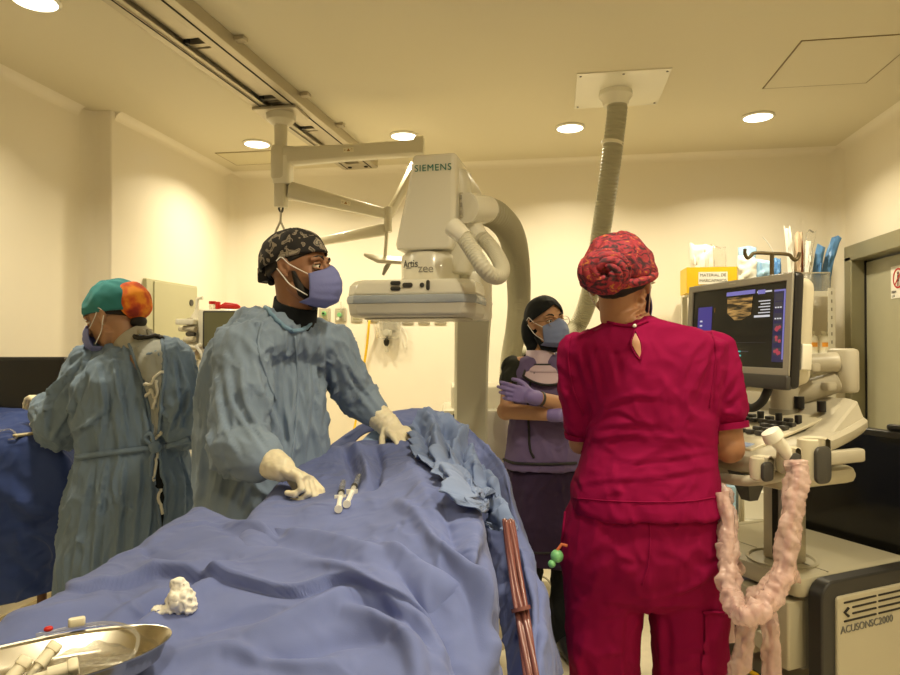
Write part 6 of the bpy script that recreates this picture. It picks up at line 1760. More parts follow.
    limb(g, [LS, LS.lerp(LE, .5), LE], [.082, .075, .070]); limb(g, [LE, LE.lerp(LW, .5), LW - (LW - LE).normalized() * .055], [.068, .053, .038])
    limb(g, [nb - AZ * .045, (nb + RS) / 2 + AZ * .0, RS], [.078, .084, .082]); limb(g, [nb - AZ * .05, LS], [.078, .080])
    me = remesh(g, .007, 7)
    displace(me, [(F_(0, 0, 1.45), F_(0, 0, .3), 17, 2.4, .013, 1.9), (RS, RE, 17, 6, .013), (RE, RW, 17, 7, .010), (LS, LE, 17, 6, .011), (LE, LW, 17, 7, .008)], 1, 3, calm=(LW, RW))
    folds(me, [[(225, 352), (231, 400), (249, 430), (264, 452)], [(216, 380), (222, 420), (238, 455)], [(250, 350), (262, 390), (275, 420), (283, 445)], [(242, 360), (246, 400), (262, 432)],
      [(296, 340), (293, 400), (286, 470)], [(306, 336), (309, 400), (301, 470)], [(320, 332), (323, 380), (318, 440)], [(331, 350), (333, 400), (322, 440)], [(280, 345), (284, 400), (292, 440), (288, 480)],
      [(337, 340), (355, 375), (385, 415)], [(340, 368), (358, 393), (380, 420)], [(346, 350), (368, 385)], [(205, 430), (198, 500)], [(226, 465), (215, 508)], [(250, 485), (240, 508)], [(300, 350), (302, 380)], [(238, 335), (255, 345), (262, 360)]], 3.2, .010)
    bv = bvh(me)
    gw = link_mesh('surgical_gown', me, gownm, t, smooth=180)
    obj('neckline_trim', trace(bv, [(266, 308), (276, 320), (290, 330), (304, 329), (314, 318)], .007, .003), cloth_mat('gown_trim', (.20, .33, .47)), gw, smooth=180)
    obj('chest_seam', trace(bv, [(295, 336), (297, 370), (296, 420), (290, 470)], .0035, .001), gownm, gw, smooth=180)
    obj('sleeve_seam', trace(bv, [(262, 322), (258, 345), (266, 375), (276, 400)], .004, .0005), gownm, gw, smooth=180)
    # gloves
    for nm, W_, E_, ha, s_, in (('R', RW, RE, hargR, 1.10), ('L', LW, LE, hargL, 1.02)):
        gl_ = MB(); hand_parts(gl_, W_, s=s_, fr=.0092, **ha)
        u = (W_ - E_).normalized(); limb(gl_, [W_ - u * .060, W_ - u * .01, W_ + u * .020], [.045, .041, .035])
        me = remesh(gl_, .0032, 3)
        vfunc(me, lambda p: .0016 * noise.noise(p * 70) + .0010 * math.sin((p - W_).dot(u) * 380) * max(0, 1 - abs((p - W_).dot(u) + .02) * 18))
        g_ = link_mesh('glove', me, glovem, t, smooth=180)
        obj('glove_cuff', MB().tube([W_ - u * .090, W_ - u * .080, W_ - u * .070], [.046, .0490, .046], 24), glovem, g_)
    trouser_legs(F_, t, blk, .82, .09, (.10, .075, .07), seed=4); shoes(F_, t, shoe_b)
doctor()

# ---------------------------------------------------------------- woman at the left, gown seen from behind
def left_woman():
    F_ = Fr(L(-1.13, 2.40, 0), camdir(-.42, .90))
    t = thing('person', 'woman seen from behind in teal gown with turquoise and orange cap at the instrument table', 'person', F_.o)
    sk_ = skinmat('skin_tan', (.42, .235, .135))
    hc = Wp(114, 318, 2.40)
    hf = camdir(-.95, .12, -.36)
    h = Fr(hc, hf, AZ + camdir(-.95, .12) * .36)
    nb = Wp(138, 346, 2.40)
    LS, LE, LW = Wp(92, 368, 2.42), Wp(62, 425, 2.42), Wp(44, 402, 2.60)
    RS, RE, RW = Wp(168, 362, 2.32), Wp(186, 425, 2.36), Wp(150, 440, 2.58)
    b = MB(); head_parts(b, h, nb, .98, .05)
    b.rings([ring(F_, 0, 0, z, rx, ry) for z, rx, ry in ((.80, .14, .10), (.95, .15, .11), (1.1, .12, .09), (1.25, .14, .10), (1.32, .12, .08), (1.38, .07, .06))])
    limb(b, [LS, LE, LW], [.045, .036, .024]); limb(b, [RS, RE, RW], [.045, .036, .024])
    limb(b, [LS, (LS + RS) / 2, RS], [.05, .06, .05]); b.tube([nb, (LS + RS) / 2 - AZ * .05], [.055, .06], 16)
    legs(b, F_, .82)
    hl = dict(d=Wp(28, 391, 2.72) - LW, n=-AZ - fdir * .2, t=rgt, curls=(.45, .55, .6, .7)); hr_ = dict(d=camdir(-.7, .6, .05), n=-AZ, t=-rgt, curls=(.5, .5, .6, .7))
    hand_parts(b, LW, s=.92, fr=.0092, k_=.8, **hl); hand_parts(b, RW, s=.92, fr=.0092, k_=.8, **hr_)
    link_mesh('body', remesh(b, .0045, 3), sk_, t, smooth=180)
    eyes(h, t, sk_, .98, -.006); face_mask(h, t, maskm, 1.0)
    cap_shell('hair', h, t, BROW, (.079, .097, .09), (0, -.012, .028), lambda a: .25 - .95 * (.5 - .5 * math.cos(a)), thick=.002)
    obj('earring', MB().ell(h(-.083, -.008, -.030), (.003, .003, .003)), M['steel'], t)
    tq = cloth_mat('turquoise_cap', (.04, .215, .235), .12)
    cap_shell('surgical_cap', h, t, tq, (.088, .112, .098), (0, -.014, .036), lambda a: .02 - .50 * (.5 - .5 * math.cos(a)), seed=5, amp=.007)
    om = bpy.data.materials.new('orange_print'); om.use_nodes = True; N, K = nt(om); pb = N['Principled BSDF']; pb.inputs['Roughness'].default_value = .85
    tc = N.new('ShaderNodeTexCoord'); n1 = N.new('ShaderNodeTexNoise'); n1.inputs['Scale'].default_value = 16; n1.inputs['Detail'].default_value = 3
    K.new(tc.outputs['Object'], n1.inputs[0]); r = N.new('ShaderNodeValToRGB'); e = r.color_ramp.elements
    e[0].position = .38; e[0].color = (.32, .03, .015, 1); e[1].position = .62; e[1].color = (.85, .30, .02, 1); x = e.new(.5); x.color = (.65, .10, .012, 1)
    K.new(n1.outputs[0], r.inputs[0]); K.new(r.outputs[0], pb.inputs['Base Color'])
    nc = Fr(nb, F_.y, (h.o - nb).normalized())
    G = [[nc(rr2 * math.cos(a), rr2 * 1.08 * math.sin(a) + .004, zz2) for a in [2 * PI * k / 40 for k in range(40)]] for rr2, zz2 in ((.070, -.02), (.070, .0), (.068, .025), (.066, .046), (.062, .050), (.060, .03), (.060, -.02))]
    obj('shirt_collar_stand', MB().grid(G, wrap=True), cloth_mat('cream_collar', (.42, .40, .33)), t, smooth=180)
    obj('hair_knot', MB().ell(h(.0, -.085, -.045), (.035, .025, .022), h.ax), BROW, t)
    pouch = MB(); pouch.ell(h(.0, -.090, .030), (.070, .058, .070), h.ax, n=40, m=24)
    for v in pouch.v: v += (v - h(0, -.09, .03)).normalized() * (.008 * noise.noise(v * 22))
    obj('cap_pouch', pouch, om, t, smooth=180)
    # gown
    g = MB()
    g.rings([ring(F_, 0, yy, z, rx, ry) for z, rx, ry, yy in ((.40, .26, .23, .0), (.62, .245, .21, .0), (.85, .225, .185, 0), (1.00, .185, .150, 0), (1.03, .18, .145, 0), (1.12, .20, .155, 0), (1.26, .195, .145, 0), (1.34, .15, .115, 0), (1.38, .09, .08, 0))])
    limb(g, [LS, LS.lerp(LE, .5), LE], [.085, .090, .092]); limb(g, [LE, LE.lerp(LW, .6), LW], [.088, .070, .040])
    limb(g, [RS, RS.lerp(RE, .5), RE], [.085, .092, .088]); limb(g, [RE, RE.lerp(RW, .5), RW], [.085, .06, .038])
    limb(g, [nb - AZ * .025, LS], [.070, .080]); limb(g, [nb - AZ * .025, RS], [.070, .080])
    me = remesh(g, .0075, 6)
    displace(me, [(F_(0, 0, 1.38), F_(0, 0, .3), 15, 2.0, .014, 1.8), (LS, LE, 16, 6, .013), (LE, LW, 16, 7, .011), (RS, RE, 16, 6, .013), (RE, RW, 16, 7, .010)], 1, 11)
    folds(me, [[(92, 465), (82, 520), (72, 595)], [(106, 462), (98, 520), (92, 590)], [(124, 460), (120, 520), (115, 585)], [(140, 458), (138, 500), (132, 565)], [(176, 450), (182, 480), (184, 520)], [(150, 460), (150, 500), (146, 550)],
      [(112, 350), (120, 400), (128, 446)], [(86, 368), (72, 405), (52, 440)], [(97, 362), (104, 400), (100, 444)], [(182, 370), (190, 400), (172, 436)], [(172, 350), (177, 395), (182, 430)], [(105, 410), (80, 430), (55, 434)], [(60, 380), (48, 400), (45, 430)],
      [(140, 385), (146, 420), (150, 445)], [(186, 385), (176, 410), (168, 440)], [(75, 365), (58, 385), (42, 398)]], 2.3, .015)
    bv = bvh(me); gw = link_mesh('surgical_gown', me, gownm2, t, smooth=180)
    # shirt visible between the open flaps, flap edges, sash, ties
    obj('undershirt', patch(bv, [(128, 337), (134, 352), (141, 372), (147, 395), (151, 420), (154, 445)], [(160, 337), (162, 352), (162, 375), (161, 395), (159, 420), (156, 445)], .005), cloth_mat('grey_shirt', (.36, .38, .36)), t, smooth=180)
    obj('undertunic', patch(bv, [(154, 452), (156, 480), (158, 505), (160, 530)], [(158, 452), (162, 480), (164, 505), (162, 530)], .005), blk, t, smooth=180)
    obj('flap_edge', trace(bv, [(127, 336), (134, 354), (140, 372), (147, 396), (151, 420), (153, 446), (156, 480), (159, 520), (161, 545)], .006, .005), gownm2, gw, smooth=180)
    obj('flap_edge', trace(bv, [(162, 338), (164, 360), (163, 390), (161, 420), (158, 446), (163, 480), (166, 515)], .006, .005), gownm2, gw, smooth=180)
    obj('collar_band', trace(bv, [(108, 338), (116, 336), (124, 333), (130, 338)], .012, .003), gownm2, gw, smooth=180)
    nbv = (nb + h.o) / 2
    obj('stethoscope', trace(bv, [(126, 334), (134, 337), (145, 338), (156, 337), (163, 341)], .0075, .010), M['rubber'], t, smooth=180)
    obj('shirt_collar', trace(bv, [(124, 331), (134, 328), (144, 326), (151, 329)], .014, .004), cloth_mat('pale_collar', (.48, .46, .38)), t, smooth=180)
    sash = gownm2
    obj('waist_sash', trace(bv, [(79, 457), (100, 454), (130, 450), (155, 447), (175, 443), (190, 438)], .0095, .006, 10, 10), sash, gw, smooth=180)
    kn = cast(bv, 155, 447, .018)[0]
    km = MB().ell(kn, (.022, .018, .022), (rgt, fdir, AZ)); km.tube(sp3([kn, kn - rgt * .03 + AZ * .03 - fdir * .01, kn - rgt * .01 + AZ * .045 - fdir * .01, kn]), .007, 8); km.tube(sp3([kn, kn - rgt * .01 - AZ * .05 - fdir * .005, kn - rgt * .012 - AZ * .10]), .007, 8)
    obj('sash_knot', km, sash, gw, smooth=180)
    tie = mat('white_tie', (.70, .68, .58), .7)
    for pts in ([(146, 384), (152, 382), (158, 376), (163, 372)], [(148, 396), (153, 388), (156, 398), (155, 408)], [(158, 380), (160, 392), (156, 400)], [(150, 442), (157, 436), (163, 432)], [(156, 452), (157, 466), (155, 482)], [(160, 488), (159, 500), (162, 514)]):
        obj('white_tie', trace(bv, pts, .0050, .010, 6, 8), tie, gw, smooth=180)
    me2 = MB(); hand_parts(me2, LW, s=.92, fr=.0092, **hl); u = (LW - LE).normalized(); limb(me2, [LW - u * .04, LW + u * .012], [.036, .030])
    link_mesh('glove', remesh(me2, .0034, 3), glovem, t, smooth=180)
    me2 = MB(); hand_parts(me2, RW, s=.92, fr=.0092, **hr_); link_mesh('glove', remesh(me2, .0034, 3), glovem, t, smooth=180)
    trouser_legs(F_, t, cloth_mat('navy_trousers', (.03, .06, .18)), .78, .09, (.10, .075, .07), seed=6); shoes(F_, t, shoe_w)
left_woman()

# ---------------------------------------------------------------- woman in purple lead apron
def apron_woman():
    F_ = Fr(L(.435, 3.06, 0), camdir(.12, -.99))
    t = thing('person', 'woman in purple protective apron and black head cover standing with arms crossed', 'person', F_.o)
    sk_ = skinmat('skin_olive', (.50, .275, .15))
    hc = Wp(546, 323, 3.04)
    hf = camdir(.42, -.90, .06); h = Fr(hc, hf, AZ + camdir(-.2, .0) * .10)
    nb = Wp(540, 362, 3.06)
    RS, RE, RW = Wp(513, 368, 3.05), Wp(506, 411, 2.95), Wp(556, 415, 2.84)
    LS, LE, LW = Wp(577, 368, 3.05), Wp(586, 410, 2.93), Wp(533, 397, 2.80)
    b = MB(); head_parts(b, h, nb, .95, .048)
    b.rings([ring(F_, 0, 0, z, rx, ry) for z, rx, ry in ((.80, .13, .09), (.95, .14, .10), (1.08, .11, .085), (1.22, .135, .10), (1.29, .11, .08), (1.33, .07, .06))])
    limb(b, [RS, RS.lerp(RE, .4), RE, RW], [.038, .042, .041, .027]); limb(b, [LS, LS.lerp(LE, .4), LE, LW], [.038, .042, .041, .027])
    limb(b, [LS, (LS + RS) / 2, RS], [.05, .06, .05]); b.tube([nb, (LS + RS) / 2 - AZ * .05], [.055, .06], 16)
    legs(b, F_, .80)
    hl = dict(d=camdir(-.94, -.1, .20), n=fdir, t=AZ, curls=(.35, .4, .45, .5)); hr_ = dict(d=camdir(.95, .2, -.02), n=fdir, t=AZ, curls=(.3, .3, .4, .4))
    hand_parts(b, LW, s=.92, fr=.0092, k_=.8, **hl); hand_parts(b, RW, s=.92, fr=.0092, k_=.8, **hr_)
    link_mesh('body', remesh(b, .0045, 3), sk_, t, smooth=180)
    eyes(h, t, sk_, .95); face_mask(h, t, mat('blue_grey_mask', (.20, .25, .44), .7, bump=.3, bscale=120), 1.0, zt_=.0)
    # head cover
    hm = MB(); 
    cap_shell('head_cover', h, t, blk, (.083, .107, .095), (0, -.014, .030), lambda a: .52 - 1.15 * (.5 - .5 * math.cos(a)) ** .55, seed=8, amp=.003)
    bk = MB(); bk.ell(h(.030, -.060, -.035), (.062, .055, .095), h.ax, n=30, m=20); bk.ell(h(.035, -.050, -.100), (.045, .045, .05), h.ax)
    me = remesh(bk, .006, 4); link_mesh('head_cover_tail', me, blk, t, smooth=180)
    obj('chin_band', MB().tube([h(sx, sy, sz) for sx, sy, sz in ((-.062, .004, -.055), (-.045, .030, -.108), (0, .045, -.120), (.045, .030, -.108), (.062, .004, -.055))], [.012, .016, .016, .016, .012], 12), blk, t, smooth=180)
    # glasses
    gf = mat('glasses_frame', (.22, .13, .06), .3, metal=.6)
    gs = MB()
    for sx in (-1, 1):
        c = h(sx * .032, .102, .000)
        gs.rings([[c + (h.x * (rr * math.cos(a)) + h.z * (rr * .85 * math.sin(a)) + h.y * oo) for a in [2 * PI * k / 28 for k in range(28)]] for rr, oo in ((.0255, 0), (.0255, .002), (.0235, .002), (.0235, 0))], cap=False, close=True)
        gs.tube([h(sx * .056, .100, .006), h(sx * .074, .06, .008), h(sx * .080, .0, .004)], .0013, 6)
    gs.tube([h(-.008, .103, .005), h(0, .106, .008), h(.008, .103, .005)], .0014, 6)
    obj('glasses', gs, gf, t, smooth=60)
    # thyroid collar
    lil = mat('lilac_vinyl', (.52, .40, .47), .45, bump=.1, bscale=60); pur = cloth_mat('purple_vinyl', (.075, .045, .13), .15, .2); M['purple'] = pur
    trim = mat('black_binding', (.01, .009, .012), .6)
    n0 = Fr(nb, F_.y, AZ)
    G = [[n0(rx * math.cos(a) + .0, ry * math.sin(a) + yy, zz) for a in [2 * PI * k / 44 for k in range(44)]] for rx, ry, yy, zz in ((.056, .060, .004, .050), (.060, .066, .004, .050), (.064, .072, .006, .02), (.074, .084, .010, -.01), (.095, .100, .012, -.03), (.105, .108, .012, -.045))]
    o = obj('thyroid_collar', MB().grid(G, wrap=True), lil, t, smooth=180); md = o.modifiers.new('t', 'SOLIDIFY'); md.thickness = .004
    G2 = []
    for v_ in range(9):
        f = v_ / 8; row = []
        for u_ in range(17):
            a = (-1 + 2 * u_ / 16) * (1.0 - .15 * f); rr = .085 + .050 * f
            row.append(n0(math.sin(a) * rr * (1 - .25 * f ** 3 * 0), math.cos(a) * (rr + .012) + .004, -.012 - .085 * f * (1 - .45 * abs(u_ / 8 - 1) ** 2)))
        G2.append(row)
    bib = obj('collar_bib', MB().grid(G2), lil, o, smooth=180); md = bib.modifiers.new('t', 'SOLIDIFY'); md.thickness = .008
    obj('collar_binding', MB().tube(G2[-1], .006, 8), trim, o); obj('collar_binding', MB().tube([r[0] for r in G2], .006, 8), trim, o); obj('collar_binding', MB().tube([r[-1] for r in G2], .006, 8), trim, o)
    obj('collar_binding', MB().tube([G[3][k % 44] + (G[3][k % 44] - n0(0, 0, -.01)) * .03 for k in range(45)], .0055, 8), trim, o)
    # T shirt, vest, skirt
    def shell(rings_, axes, name, m, vox=.009, extra_l=(), seed=1, amp=1.0):
        g = MB(); g.rings([ring(F_, 0, yy, z, rx, ry) for z, rx, ry, yy in rings_])
        for a in extra_l: limb(g, *a)
        me = remesh(g, vox, 3)
        if axes: displace(me, axes, amp, seed)
        return bvh(me), link_mesh(name, me, m, t, smooth=180)
    shell([(.95, .145, .105, 0), (1.2, .15, .11, 0), (1.30, .10, .08, 0)], [(F_(0, 0, 1.3), F_(0, 0, .9), 12, 3, .005)], 't_shirt', cloth_mat('olive_black_shirt', (.022, .024, .018)), extra_l=[([nb - AZ * .06, RS, RS.lerp(RE, .32)], [.058, .056, .055]), ([nb - AZ * .06, LS, LS.lerp(LE, .32)], [.058, .056, .055])])
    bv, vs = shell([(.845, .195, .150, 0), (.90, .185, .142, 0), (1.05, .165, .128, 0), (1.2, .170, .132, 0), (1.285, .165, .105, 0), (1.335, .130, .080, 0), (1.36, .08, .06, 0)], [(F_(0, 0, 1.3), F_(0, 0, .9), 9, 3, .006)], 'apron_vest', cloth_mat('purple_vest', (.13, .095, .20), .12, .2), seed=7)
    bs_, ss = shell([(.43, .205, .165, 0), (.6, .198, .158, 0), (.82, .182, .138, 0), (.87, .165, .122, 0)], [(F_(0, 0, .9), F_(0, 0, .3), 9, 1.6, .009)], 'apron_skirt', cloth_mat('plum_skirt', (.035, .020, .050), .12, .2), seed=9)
    obj('vest_binding', trace(bv, [(535, 372), (530, 385), (528, 400), (529, 425), (530, 448), (534, 458)], .0055, .002), trim, vs)
    obj('vest_binding', trace(bv, [(503, 459), (515, 463), (535, 464), (555, 464), (576, 463)], .0065, .003), trim, vs)
    obj('vest_binding', trace(bv, [(509, 350), (508, 362), (512, 376)], .0055, .002), trim, vs)
    obj('vest_binding', trace(bv, [(509, 352), (518, 350), (528, 348)], .0055, .002), trim, vs)
    obj('skirt_hem', trace(bs_, [(504, 548), (520, 552), (545, 553), (575, 552)], .005, .001), trim, ss)
    pg = mat('violet_glove', (.22, .17, .42), .45, bump=.3, bscale=90)
    for W_, E_, ha in ((LW, LE, hl), (RW, RE, hr_)):
        m2 = MB(); hand_parts(m2, W_, s=.92, fr=.0092, **ha); u = (W_ - E_).normalized(); limb(m2, [W_ - u * .018, W_ + u * .012], [.032, .030])
        link_mesh('glove', remesh(m2, .0034, 3), pg, t, smooth=180)
    u = (LW - LE).normalized(); obj('bracelet', MB().tube([LW - u * .045, LW - u * .036], .0325, 18), M['dgrey'], t)
    trouser_legs(F_, t, blk, .74, .08, (.085, .065, .06), seed=8); shoes(F_, t, shoe_b, .08)
apron_woman()

# ---------------------------------------------------------------- woman in magenta scrubs
def pink_woman():
    F_ = Fr(L(.505, 1.77, 0), camdir(.10, .995))
    t = thing('person', 'woman in magenta scrubs seen from behind with a red patterned turban facing the ultrasound screen', 'person', F_.o)
    sk_ = skinmat('skin_warm_brown', (.40, .195, .095))
    hc = Wp(620, 285, 1.79); hf = camdir(.50, .86, -.05); h = Fr(hc, hf)
    nb = Wp(630, 325, 1.76)
    RS, RE, RW = Wp(712, 352, 1.77), Wp(729, 448, 1.74), Wp(708, 441, 1.93)
    LS, LE, LW = Wp(577, 352, 1.77), Wp(581, 442, 1.83), Wp(612, 452, 2.02)
    b = MB(); head_parts(b, h, nb, .98, .050)
    b.rings([ring(F_, 0, 0, z, rx, ry) for z, rx, ry in ((.80, .17, .115), (.92, .17, .12), (1.08, .13, .10), (1.25, .13, .09), (1.37, .11, .07), (1.42, .06, .05))])
    limb(b, [RS, RS.lerp(RE, .5), RE, RE.lerp(RW, .5), RW], [.040, .044, .040, .036, .025]); limb(b, [LS, LS.lerp(LE, .5), LE, LE.lerp(LW, .5), LW], [.030, .034, .034, .032, .024])
    limb(b, [LS, (LS + RS) / 2, RS], [.035, .05, .04]); b.tube([nb + AZ * .02, (LS + RS) / 2 - AZ * .05], [.05, .07], 16)
    legs(b, F_, .84, .1, (.095, .065, .045))
    hr_ = dict(d=camdir(-.35, .9, .10), n=-AZ, t=-rgt, curls=(.3, .35, .4, .5)); hl = dict(d=camdir(.3, .9, .08), n=-AZ, t=rgt, curls=(.3, .35, .4, .5))
    hand_parts(b, RW, s=.88, fr=.0085, **hr_); hand_parts(b, LW, s=.88, fr=.0085, **hl)
    link_mesh('body', remesh(b, .0045, 3), sk_, t, smooth=180)
    eyes(h, t, sk_, .98); face_mask(h, t, maskm, 1.0)
    gs = MB(); c = h
    for sx in (-1, 1):
        cc_ = h(sx * .032, .104, .0)
        gs.rings([[cc_ + (h.x * (rr * math.cos(a)) + h.z * (rr * .85 * math.sin(a)) + h.y * oo) for a in [2 * PI * k / 28 for k in range(28)]] for rr, oo in ((.0260, 0), (.0260, .002), (.0240, .002), (.0240, 0))], cap=False, close=True)
        gs.tube([h(sx * .057, .102, .008), h(sx * .078, .06, .008), h(sx * .084, .0, .004)], .0016, 6)
    obj('glasses', gs, mat('gold_frame', (.45, .28, .08), .3, metal=.8), t, smooth=60)
    cap_shell('hair', h, t, BROW, (.079, .097, .09), (0, -.012, .028), lambda a: .2 - 1.12 * (.5 - .5 * math.cos(a)), thick=.002)
    # turban
    tm = bpy.data.materials.new('turban_print'); tm.use_nodes = True; N, K = nt(tm); pb = N['Principled BSDF']; pb.inputs['Roughness'].default_value = .8
    tc = N.new('ShaderNodeTexCoord'); mp = N.new('ShaderNodeMapping'); mp.inputs['Scale'].default_value = (1.0, 1, 1.8); K.new(tc.outputs['Object'], mp.inputs[0])
    n1 = N.new('ShaderNodeTexNoise'); n1.inputs['Scale'].default_value = 34; n1.inputs['Detail'].default_value = 4; n1.inputs['Distortion'].default_value = 1.5
    K.new(mp.outputs[0], n1.inputs[0]); r = N.new('ShaderNodeValToRGB'); e = r.color_ramp.elements
    e[0].position = .38; e[0].color = (.035, .006, .012, 1); e[1].position = .72; e[1].color = (.50, .25, .04, 1)
    for p_, c_ in ((.45, (.14, .010, .025, 1)), (.53, (.34, .016, .025, 1)), (.60, (.22, .016, .04, 1)), (.64, (.42, .08, .02, 1))):
        x = e.new(p_); x.color = c_
    K.new(n1.outputs[0], r.inputs[0]); K.new(r.outputs[0], pb.inputs['Base Color'])
    n2 = N.new('ShaderNodeTexWave'); n2.inputs['Scale'].default_value = 12; n2.inputs['Distortion'].default_value = 6; K.new(tc.outputs['Object'], n2.inputs[0])
    bp = N.new('ShaderNodeBump'); bp.inputs['Strength'].default_value = .5; bp.inputs['Distance'].default_value = .004; K.new(n2.outputs[1], bp.inputs['Height']); K.new(bp.outputs[0], pb.inputs['Normal'])
    tb = cap_shell('turban', h, t, tm, (.095, .118, .102), (0, -.016, .034), lambda a: .02 - .34 * (.5 - .5 * math.cos(a)), seed=12, amp=.009)
    obj('turban_band', MB().tube([h(.089 * math.sin(a), -.012 + .108 * math.cos(a), .030 + .030 * math.cos(a) - .012) for a in [2 * PI * k / 40 for k in range(41)]], .012, 10), tm, tb, smooth=180)
    kc_ = Wp(604, 272, 1.645)
    kn = MB()
    kf = (Vector((0, 0, CAMZ)) - kc_).normalized(); kx_ = kf.cross(AZ).normalized() * -1; kz_ = kx_.cross(kf) * -1
    if kz_.z < 0: kz_ = -kz_
    kn.ell(kc_ - kf * .015, (.066, .058, .042), (kx_, kz_, kf), n=36, m=20)
    obj('turban_bun', kn, tm, tb, smooth=180)
    for k in range(5):
        a0 = k * 1.25; pts = []
        for q in range(14):
            a = a0 + q * .30; r_ = .060 - .0036 * q
            pts.append(kc_ + kx_ * (r_ * math.cos(a)) + kz_ * (r_ * .88 * math.sin(a)) + kf * (.010 + .0022 * q))
        obj('turban_twist', MB().tube(pts, [.006 + .009 * math.sin(PI * (q + .5) / 14) for q in range(14)], 12), tm, tb, smooth=180)
    # scrub top
    mg = cloth_mat('magenta_scrubs', (.23, .003, .047), .08, .25)
    mg2 = cloth_mat('magenta_trousers', (.215, .003, .042), .08, .25)
    for q_ in (mg, mg2): q_.node_tree.nodes['Principled BSDF'].inputs['Sheen Weight'].default_value = .0; q_.node_tree.nodes['Principled BSDF'].inputs['Specular IOR Level'].default_value = .12
    def Z(y): return 1.4 - (y - 345) / 670 * 1.77
    def X(x): return (x - 450) / 670 * 1.77 - .505
    g = MB()
    prof = ((509, 571, 719, .158), (485, 574, 716, .150), (460, 580, 714, .135), (440, 587, 713, .125), (415, 588, 713, .122), (385, 580, 716, .122), (360, 570, 722, .116), (343, 566, 722, .100), (333, 582, 706, .085), (326, 600, 682, .072), (319, 608, 656, .060), (316, 610, 652, .055))
    g.rings([ring(F_, (X(a) + X(b_)) / 2, 0, Z(y), (X(b_) - X(a)) / 2, ry) for y, a, b_, ry in prof])
    SR, SL = RS.lerp(RE, .60), LS.lerp(LE, .78)
    limb(g, [RS, RS.lerp(RE, .35), SR], [.056, .062, .057]); limb(g, [LS, LS.lerp(LE, .4), SL], [.050, .052, .042])
    me = remesh(g, .007, 5)
    # trim sleeve ends flat
    def extra(p):
        return 0
    displace(me, [(F_(0, 0, 1.42), F_(0, 0, .9), 6, 5, .006, 2.0), (RS, SR, 10, 5, .008), (LS, SL, 10, 5, .007)], 1, 21)
    # horizontal compression folds at the waist, soft diagonals across the back
    folds(me, [[(588, 345), (594, 368), (600, 398)], [(575, 345), (584, 372), (590, 405)], [(604, 340), (612, 362), (616, 385)], [(712, 345), (702, 372), (692, 400)], [(698, 342), (688, 362), (680, 386)],
      [(585, 440), (640, 436), (712, 446)], [(580, 452), (640, 461), (714, 451)], [(578, 468), (640, 478), (714, 467)], [(578, 484), (620, 480), (690, 487)], [(590, 428), (630, 424), (680, 430)],
      [(600, 405), (640, 396), (690, 405)], [(735, 375), (722, 392), (716, 408)], [(738, 390), (728, 400), (718, 411)], [(560, 375), (567, 400), (576, 424)], [(556, 395), (565, 412), (574, 428)]], 3.2, .0055)
    me.update(); bv = bvh(me); tp = link_mesh('scrub_top', me, mg, t, smooth=180)
    obj('hem_stitch', trace(bv, [(574, 498), (610, 501), (650, 502), (690, 501), (716, 497)], .0018, .0008), mg2, tp, smooth=180)
    for a_, pts in enumerate(([(711, 330), (716, 350), (714, 375), (709, 408)], [(572, 336), (568, 352), (572, 385), (583, 415)])):
        obj('sleeve_seam', trace(bv, pts, .0026, .001), mg2, tp, smooth=180)
    obj('neck_binding', trace(bv, [(608, 322), (618, 325), (634, 326), (648, 321)], .0045, .001), mg, tp, smooth=180)
    obj('neck_slit', patch(bv, [(635, 334), (632, 343), (636, 352), (640, 358)], [(636, 334), (640, 343), (641, 350), (641, 358)], .0035, 12, 4), sk_, tp, smooth=180)
    for pts in ([(635, 330), (631, 344), (635, 354), (640, 360)], [(635, 330), (641, 343), (642, 352), (640, 360)]): obj('slit_edge', trace(bv, pts, .0022, .003), mg, tp, smooth=180)
    obj('neck_button', MB().ell(cast(bv, 635, 327, .005)[0], (.005, .005, .005)), M['gloss'], tp)
    u = (RE - RS).normalized(); obj('sleeve_hem', MB().tube([SR + u * .036, SR + u * .052], [.059, .058], 32), mg, tp, smooth=60)
    u = (LE - LS).normalized(); obj('sleeve_hem', MB().tube([SL + u * .026, SL + u * .038], [.045, .044], 32), mg, tp, smooth=60)
    # trousers
    g = MB()
    g.rings([ring(F_, (X(a) + X(b_)) / 2, 0, Z(y), (X(b_) - X(a)) / 2, ry) for y, a, b_, ry in ((598, 572, 714, .09), (586, 564, 722, .125), (560, 561, 724, .145), (530, 562, 722, .146), (505, 570, 716, .136), (490, 576, 712, .12))])
    for sx, x0, x1, x2 in ((-1, 603, 603, 604), (1, 684, 686, 688)):
        lx = [X(q) for q in (x0, x1, x2)]
        limb(g, [F_(lx[0], 0, Z(570)), F_(lx[1], 0, Z(640)), F_(lx[1], .01, .42), F_(lx[2], -.01, .07)], [.108, .098, .088, .082])
    me = remesh(g, .008, 4)
    displace(me, [(F_(-.1, 0, .85), F_(-.1, 0, .1), 8, 4, .006), (F_(.1, 0, .85), F_(.1, 0, .1), 8, 4, .006)], 1, 25)
    folds(me, [[(565, 572), (600, 588), (636, 599)], [(722, 566), (690, 588), (652, 599)], [(570, 606), (600, 617), (634, 610)], [(720, 614), (690, 606), (654, 606)], [(572, 640), (600, 655), (628, 650)], [(568, 590), (590, 600), (615, 604)],
      [(715, 640), (690, 650), (655, 640)], [(575, 655), (585, 680)], [(700, 625), (704, 680)], [(655, 605), (662, 640), (660, 690)], [(625, 605), (620, 640), (624, 690)]], 4.0, .007)
    me.update(); bv2 = bvh(me); tr = link_mesh('scrub_trousers', me, mg2, t, smooth=180)
    obj('centre_seam', trace(bv2, [(649, 512), (650, 540), (648, 565), (642, 585)], .0022, .0005), mg2, tr, smooth=180)
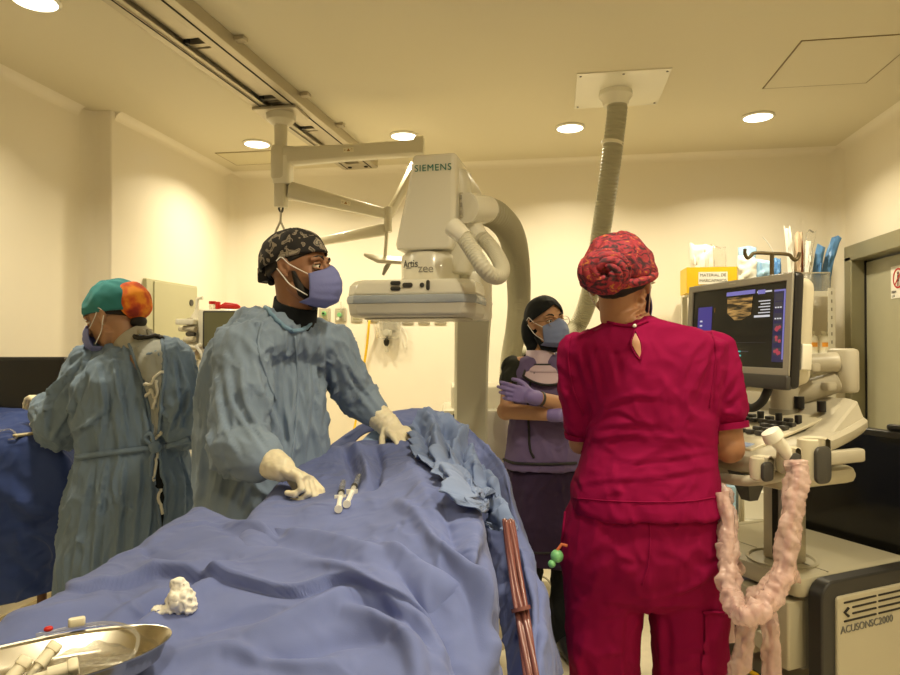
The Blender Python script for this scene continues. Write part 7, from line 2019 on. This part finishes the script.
    obj('pocket_edge', trace(bv2, [(566, 512), (564, 530), (562, 548)], .0035, .002), mg, tr, smooth=180)
    obj('cargo_pocket', patch(bv2, [(704, 612), (703, 640), (702, 680)], [(722, 612), (721, 640), (720, 680)], .006, 16, 6), mg2, tr, smooth=180)
    obj('pocket_flap', trace(bv2, [(702, 612), (712, 611), (722, 612)], .004, .006), mg2, tr, smooth=180)
    shoes(F_, t, shoe_w, .11)
    # green badge reel
    bc = Wp(557, 556, 1.72)
    br_ = thing('badge_reel', 'small green ball shaped keyring hanging from the magenta trouser pocket', 'keyring', bc)
    obj('green_ball', MB().ell(bc, (.0165, .0165, .0165)), M['green'], br_); obj('small_ball', MB().ell(bc + rgt * -.014 - AZ * .018 - fdir * .006, (.010, .010, .010)), M['green'], br_)
    obj('orange_cord', MB().tube([bc + AZ * .014, bc + rgt * .012 + AZ * .03, bc + rgt * .026 + AZ * .026], .004), mat('orange_cord', (.55, .14, .05), .5), br_)
pink_woman()

# ---------------------------------------------------------------- patient: only neck, jaw and a little hair show
def patient():
    hc = Wp(415, 452, 2.26)
    t = thing('person', 'patient lying under the blue sheets with only a strip of neck and dark hair showing', 'person', hc)
    sk_ = skinmat('skin_patient', (.46, .24, .13))
    h = Fr(Wp(418, 466, 2.22), AZ * .9 + camdir(-.45, -.2) * .55, camdir(.12, 1, .05))
    b = MB(); head_parts(b, h, L(-.14, 1.98, .95), .95, .05)
    F2 = Fr(L(-.17, 1.92, .935), AZ, camdir(0, 1))
    b.rings([[F2.o + rgt * (rx * math.cos(a)) + AZ * (ry * math.sin(a)) - fdir * dd2 for a in [2 * PI * k / 32 for k in range(32)]] for dd2, rx, ry in ((-.02, .07, .04), (.06, .15, .045), (.3, .15, .05), (.55, .14, .045))])
    for sx in (-1, 1):
        limb(b, [L(-.17 + sx * .15, 1.86, .935), L(-.17 + sx * .16, 1.62, .93), L(-.17 + sx * .15, 1.40, .925)], [.035, .03, .025])
        limb(b, [L(-.17 + sx * .07, 1.42, .93), L(-.20 + sx * .07, 1.15, .925), L(-.22 + sx * .07, .92, .90)], [.045, .038, .03])
    link_mesh('body', remesh(b, .007, 3), sk_, t, smooth=180)
    cap_shell('hair', h, t, BROW, (.080, .098, .092), (0, -.012, .030), lambda a: .45 - 1.0 * (.5 - .5 * math.cos(a)), thick=.006, amp=.006)
    # skin glimpsed beside the pale cloth
    hr2 = MB().ell(Wp(404, 448, 2.16), (.018, .02, .014)); 
    obj('cream_pillow_edge', MB().tube(sp3([Wp(400, 452, 2.14), Wp(408, 456, 2.12), Wp(418, 456, 2.11), Wp(425, 450, 2.12)]), .010), M['cream'], t)
patient()
